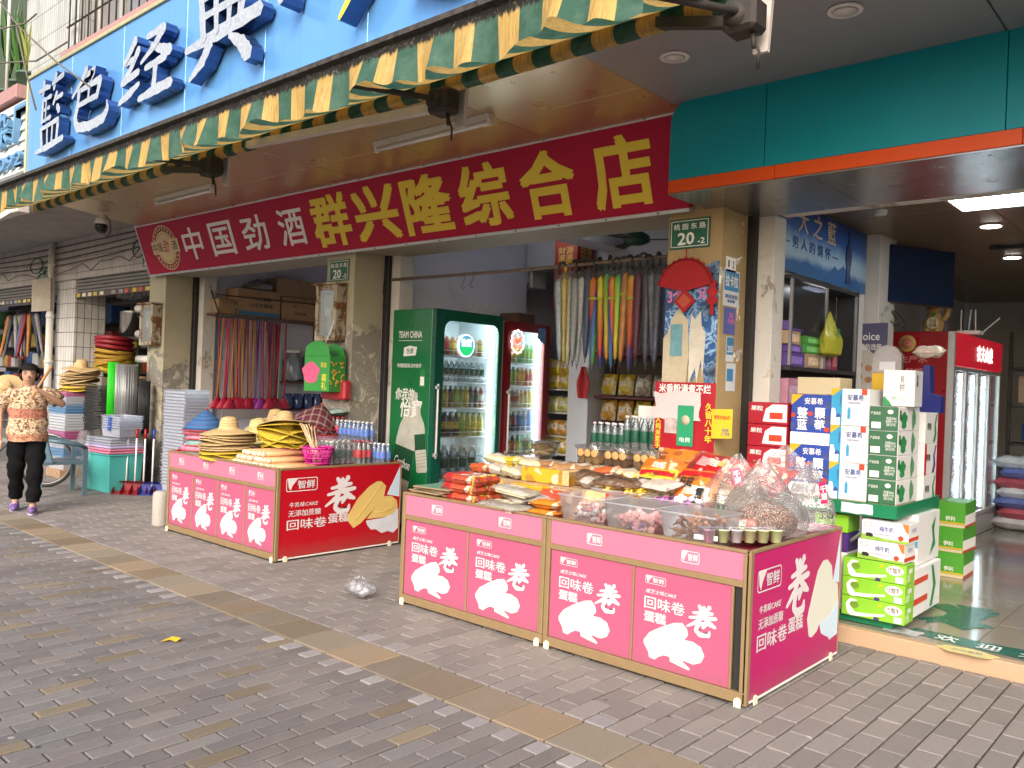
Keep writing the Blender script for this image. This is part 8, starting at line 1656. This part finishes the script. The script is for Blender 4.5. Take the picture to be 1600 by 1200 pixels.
txt('小心台阶',(-1.20,5.43,.1012),.16,.04,'+z',BLUEP,COL.objects['floor_sticker.001']);floor_sticker('floor_sticker','worn green printed sticker on the shop floor by the stand',torn(-1.60,-1.27,5.98,6.6,7,.13,31),FS,.0982);floor_sticker('floor_sticker','pale printed sticker scraps before the green stand',torn(-1.70,-1.50,5.52,5.66,4,.03,33),mat('grey_sticker',(.42,.42,.45),.35,var=.7,sc=20),.0992)
# rear goods on the right
rg =thing('rear_shelf','dim metal shelves of household goods at the rear right','shelf',(-2.2,11.4,.1))
for z in (.5,.95,1.4,1.85): q =MB();q.box(0,3.5,0,.5,z,z+.03,.003);q.build('shelf',RK,rg)
for x in (0,1.2,2.4,3.46): q =MB();q.box(x,x+.04,.0,.04,0,2.3);q.build('upright',RK,rg)
rnd =random.Random(4)
for z in (.53,.98,1.43,1.88):
    for i in range(12):
        c_ =rnd.choice(BXC+[('blue',(.04,.12,.34)),('white',(.5,.5,.52)),('red',(.36,.03,.03)),('green2',(.05,.25,.10))]);s =(.2,.25,rnd.uniform(.16,.34));m =mat('goods_box_'+c_[0],c_[1],.45,var=.3,sc=14)
        if rnd.random() < .5: me =MB().lathe([(0,0),(.06,0),(.07,.03),(.07,s[2]*.6),(.04,s[2]*.8),(.04,s[2]),(0,s[2])],12).mesh('goods_bottle',m);put('goods_bottle',me,None,(-2.0+i*.27,11.6,z+.131),(0,0,0),c_[0].replace('2','')+' bottle on the dim rear shelves','bottle',c_[0]+' bottles on the dim rear shelves')
        else: block('goods_box',c_[0].replace('2','')+' box on the dim rear shelves','box',(-2.0+i*.27,11.6,z+.131),s,m,0,.004,None,c_[0]+' boxes on the dim rear shelves')
for k in range(7): put('rice_sack',pillow_mesh(.7,.42,.16,mat('sack_%d' % (k % 3),((.45,.44,.46),(.34,.06,.08),(.08,.10,.26))[k % 3],.5,var=.8,sc=6),200+k),None,(-1.9+.05*(k % 2),11.15,.10+k*.115),(0,0,.1*(k % 3)),('bottom sack of the pile past the red fridge','second sack up past the red fridge','third sack up past the red fridge','fourth sack up past the red fridge','fifth sack up past the red fridge','sixth sack up past the red fridge','top sack of the pile past the red fridge')[k],'sack','sacks past the red fridge')
# ================================================================== WOMAN WALKING AT THE LEFT
def skin_body(joints,edges,root,levels=2):
    me =bpy.data.meshes.new('body');names =list(joints);me.from_pydata([joints[n][0] for n in names],[(names.index(a),names.index(b)) for a,b in edges],[])
    o =bpy.data.objects.new('body',me);COL.objects.link(o);o.modifiers.new('s','SKIN');sub =o.modifiers.new('d','SUBSURF');sub.levels =levels;sub.render_levels =levels
    for i,n in enumerate(names):
        r =joints[n][1];r =r if isinstance(r,tuple) else (r,r);me.skin_vertices[0].data[i].radius =r;me.skin_vertices[0].data[i].use_root =(n == root)
    dg =bpy.context.evaluated_depsgraph_get();res =bpy.data.meshes.new_from_object(o.evaluated_get(dg));bpy.data.objects.remove(o)
    for p in res.polygons: p.use_smooth =True
    return res
SKIN =mat('skin',(.40,.235,.155),.55,var=.12,sc=14);HAIR =mat('black_hair',(.008,.007,.007),.75,var=.5,sc=60,bump=.8,bs=90,spec=.15)
def blouse_mat():
    m,t,b,co =base('brown_floral_blouse',.8);geo =t.sep(co);n =t.noise(co,34,4,.7,.8);v =t.new('ShaderNodeTexVoronoi');v.inputs['Scale'].default_value =30;t.link(co,v.inputs['Vector'])
    c =t.mix(t.ramp(n,.44,.54),(.10,.035,.02),(.52,.38,.24));c =t.mix(t.math('MULTIPLY',t.ramp(v.outputs['Distance'],.38,.22),.6),c,(.60,.46,.30))
    band =t.math('LESS_THAN',t.math('ABSOLUTE',t.math('SUBTRACT',geo[2],1.045)),.05);c =t.mix(t.math('MULTIPLY',band,.75),c,t.mix(n,(.16,.03,.02),(.40,.12,.08)));low =t.math('LESS_THAN',geo[2],.83);c =t.mix(t.math('MULTIPLY',low,.5),c,(.34,.09,.04))
    t.link(c,b.inputs['Base Color']);return m
J ={'pelvis': ((0,0,.86),(.145,.11)),'waist': ((0,0,1.0),(.135,.10)),'chest': ((0,-.005,1.18),(.15,.105)),'neckb': ((0,0,1.305),(.062,.055)),'neck': ((0,-.015,1.355),(.045,.046)),'jaw': ((0,-.045,1.40),(.064,.066)),'head': ((0,-.03,1.462),(.084,.090)),'crown': ((0,-.02,1.53),(.060,.066)),
     'hipL': ((.085,0,.80),.088),'kneeL': ((.09,-.085,.47),.058),'ankL': ((.085,-.10,.10),.036),'toeL': ((.09,-.23,.035),(.036,.026)),'hipR': ((-.085,0,.80),.088),'kneeR': ((-.095,.0,.46),.058),'ankR': ((-.10,.17,.12),.036),'toeR': ((-.105,.06,.035),(.036,.026)),
     'shL': ((.165,0,1.265),.056),'elL': ((.34,-.07,1.135),.040),'wrL': ((.155,-.20,1.265),.026),'shR': ((-.165,0,1.265),.056),'elR': ((-.265,.04,1.04),.040),'wrR': ((-.25,-.05,.84),.026),'hdL': ((.105,-.222,1.30),.030),'hdR': ((-.245,-.085,.775),.028)}
E_ =[('pelvis','waist'),('waist','chest'),('chest','neckb'),('neckb','neck'),('neck','jaw'),('jaw','head'),('head','crown'),('pelvis','hipL'),('hipL','kneeL'),('kneeL','ankL'),('ankL','toeL'),('pelvis','hipR'),('hipR','kneeR'),('kneeR','ankR'),('ankR','toeR'),('chest','shL'),('shL','elL'),('elL','wrL'),('wrL','hdL'),('chest','shR'),('shR','elR'),('elR','wrR'),('wrR','hdR')]
# fingers rooted in the palms
for hd,(cx,cy,cz),sgn in (('hdL',(.105,-.222,1.30),1),('hdR',(-.245,-.085,.775),-1)):
    for k in range(4):
        a ='f%s%d' % (hd,k);
        if sgn > 0: p1,p2,p3 =(cx-.030+.004*k,cy-.022,cz+.030-.020*k),(cx-.058+.006*k,cy-.005,cz+.032-.020*k),(cx-.052+.006*k,cy+.022,cz+.030-.020*k)
        else: p1,p2,p3 =(cx-.02+.013*k,cy-.02,cz-.04),(cx-.02+.013*k,cy-.028,cz-.075-.006*(k in (1,2))),(cx-.02+.013*k,cy-.018,cz-.10-.006*(k in (1,2)))
        J[a+'a'] =(p1,.0105);J[a+'b'] =(p2,.0095);J[a+'c'] =(p3,.008);E_ += [(hd,a+'a'),(a+'a',a+'b'),(a+'b',a+'c')]
    J['t'+hd] =((cx-.02*sgn,cy-.035,cz+.022*sgn),.0115);J['u'+hd] =((cx-.032*sgn,cy-.05,cz+.045*sgn),.009);E_ += [(hd,'t'+hd),('t'+hd,'u'+hd)]
wm =thing('person','woman in a brown floral blouse and black trousers walking with a wooden pole','person',(-9.72,3.26,0),RAD(66))
bm_ =skin_body(J,E_,'pelvis');bm_.materials.clear();bm_.materials.append(SKIN)
tmp =bmesh.new();tmp.from_mesh(bm_)
ex_ =MB();ex_.ball((0,-.125,1.435),(.014,.018,.016),8,6);ex_.ball((.086,-.02,1.445),(.012,.02,.03),8,6);ex_.ball((-.086,-.02,1.445),(.012,.02,.03),8,6);
m2 =ex_.mesh('x',SKIN);tmp.from_mesh(m2);tmp.to_mesh(bm_);tmp.free();bm_.name ='body'
for p in bm_.polygons: p.use_smooth =True
bod =put('body',bm_,wm)
EYEM =mat('dark_eye',(.02,.012,.01),.3);LIP =mat('lip',(.30,.10,.08),.5)
for s in (-1,1):
    q =MB();q.ball((s*.034,-.112,1.462),(.014,.008,.005),8,6);q.build('eye',EYEM,bod);q =MB();q.tube([(s*.016,-.112,1.482),(s*.034,-.112,1.487),(s*.05,-.100,1.481)],.0035,4);q.build('eyebrow',HAIR,bod)
q =MB();q.ball((0,-.117,1.397),(.022,.008,.005),8,5);q.build('mouth',LIP,bod)
# hair: cap with a fringe, open at the face
q =MB();n,m_ =22,14;vs_ =[];fs =[]
for j in range(m_+1):
    t_ =math.pi*.78*j/m_
    for i in range(n): a =2*math.pi*i/n;w =1+.03*math.sin(9*a)+random.uniform(-.015,.015);vs_.append((.106*w*math.sin(t_)*math.cos(a),-.016+.112*w*math.sin(t_)*math.sin(a),1.468+.108*w*math.cos(t_)))
for j in range(m_):
    for i in range(n):
        f =[j*n+i,(j+1)*n+i,(j+1)*n+(i+1) % n,j*n+(i+1) % n];c =sum((Vector(vs_[k]) for k in f),Vector())/4
        if c.y < -.055 and c.z < 1.505 and abs(c.x) < .082: continue
        if c.z < 1.40 and c.y < -.02: continue
        fs.append(f)
q.add(vs_,fs,True);q.build('hair',HAIR,wm)
def crumple(q,a):        # loose cloth: soft diagonal folds
    q.v =[(x+a*math.sin(31*z+17*x+9*y)+a*.7*math.sin(53*z-21*x),y+a*math.sin(27*z+23*x)+a*.6*math.sin(61*z+13*y),z) for x,y,z in q.v]
BL =blouse_mat();n =30;q =MB();vs_ =[]
rings0 =[(.755,.192,.170),(.80,.194,.168),(.90,.188,.155),(1.02,.178,.135),(1.12,.182,.138),(1.21,.185,.128),(1.275,.165,.105),(1.315,.105,.078),(1.33,.074,.066)];rings =[]
for (z0,a0,b0),(z1,a1,b1) in zip(rings0[:-1],rings0[1:]): rings += [(z0+(z1-z0)*k/4,a0+(a1-a0)*k/4,b0+(b1-b0)*k/4) for k in range(4)]
rings.append(rings0[-1]);nr_ =len(rings)-1
NB =nr_
for j,(z,rx,ry) in enumerate(rings):
    for i in range(n): a =2*math.pi*i/n;w =1+.022*math.sin(5*a+j*.25)+.018*math.sin(9*a-j*.33)*(1-j/NB);vs_.append((rx*w*math.cos(a),ry*w*math.sin(a)-.004,z+.006*math.sin(4*a)*(j == 0)-.03*(j == NB)*(math.sin(a) < -.5)))
q.add(vs_,[[j*n+i,j*n+(i+1) % n,(j+1)*n+(i+1) % n,(j+1)*n+i] for j in range(len(rings)-1) for i in range(n)],True)
q.tube([(.13,0,1.275),(.20,-.02,1.245),(.285,-.05,1.18)],[.062,.074,.080],12);q.tube([(-.13,0,1.275),(-.19,.01,1.21),(-.23,.025,1.115)],[.062,.074,.080],12);crumple(q,.007);q.build('blouse',BL,wm)
TRO =mat('black_trousers',(.006,.006,.007),.9,var=.4,sc=10,bump=.3,spec=.1);q =MB();q.tube([(0,0,.92),(0,0,.82),(0,.0,.74)],[.13,.14,.12],16)
def leg_tube(P,Rr):
    pts,rs =[],[]
    for i in range(len(P)-1):
        for k in range(6): f =k/6;pts.append(tuple(P[i][c]*(1-f)+P[i+1][c]*f for c in range(3)));rs.append(Rr[i]*(1-f)+Rr[i+1]*f)
    q.tube(pts+[P[-1]],rs+[Rr[-1]],16)
leg_tube([(.07,0,.84),(.085,-.03,.66),(.09,-.09,.47),(.088,-.10,.25),(.086,-.10,.12)],[.110,.098,.080,.070,.066]);leg_tube([(-.07,0,.84),(-.085,0,.66),(-.095,.005,.46),(-.098,.10,.27),(-.10,.165,.14)],[.110,.098,.080,.070,.066]);crumple(q,.008);q.build('trousers',TRO,wm)
SHO =mat('purple_shoe',(.13,.07,.22),.6,var=.5,sc=30);SOLE =mat('pale_sole',(.40,.34,.42),.6)
for (x,y,z,t_) in ((.09,-.17,.0,0),(-.104,.12,.012,.25)):
    q =MB();q.ball((0,0,.04),(.045,.125,.040),14,8);s_ =q.build('shoe',SHO,wm,(x,y,z),(t_,0,0));q =MB();q.prism([(.045*math.cos(a),.125*math.sin(a)) for a in [2*math.pi*i/16 for i in range(16)]],'xy',0,.016);q.build('sole',SOLE,s_);q =MB();q.tube([(-.04,-.02,.06),(0,-.03,.082),(.04,-.02,.06)],.006,5);q.build('strap',MATS['lilac_wrapper'],s_)
po_ =thing('wooden_pole','short wooden pole held at the chin by the walking woman','pole',(-9.72,3.26,0),RAD(66));q =MB();q.tube([(.055,-.245,1.20),(.085,-.240,1.29),(.215,-.16,1.55)],[.012,.013,.015],8);q.build('shaft',mat('varnished_wood',(.36,.19,.07),.4,var=.2),po_)
put('straw_hat',HATS[1],None,(-9.90,3.10,1.30),(RAD(60),RAD(10),1),"straw hat slung behind the walking woman's shoulder",'hat',scale=(.7,.7,.7))

# ================================================================== LABEL ORDER FOR ROWS AND STACKS
ORD =lambda k: {1: 'first',2: 'second',3: 'third',4: 'fourth',5: 'fifth',6: 'sixth',7: 'seventh',8: 'eighth',9: 'ninth',10: 'tenth'}.get(k,'%d%s' % (k,'th' if 10 < k % 100 < 14 else {1: 'st',2: 'nd',3: 'rd'}.get(k % 10,'th')))
by ={}
for o in COL.objects:
    if o.parent is None and o.get('label') and o.get('category') not in ('candy','stick'): by.setdefault(o['label'],[]).append(o)
for lb,os_ in by.items():
    if len(os_) < 2: continue
    zs =[o.location.z for o in os_];us =[o.location.dot(CR) for o in os_];ds =[o.location.dot(CF) for o in os_]
    if max(zs)-min(zs) > max(us)-min(us) and max(zs)-min(zs) > .05:
        for k,o in enumerate(sorted(os_,key=lambda q: -q.location.z)): o['label'] =lb+', '+ORD(k+1)+' from the top'
    else:
        for k,o in enumerate(sorted(os_,key=lambda q: q.location.dot(CR))): o['label'] =lb+', '+ORD(k+1)+' from the left'
for o in COL.objects:
    if o.parent is None and o.get('label'):
        w_ =o['label'].split()
        if len(w_) > 16: o['label'] =' '.join(w_[:10-0]+w_[-4:]).replace(',,',',')
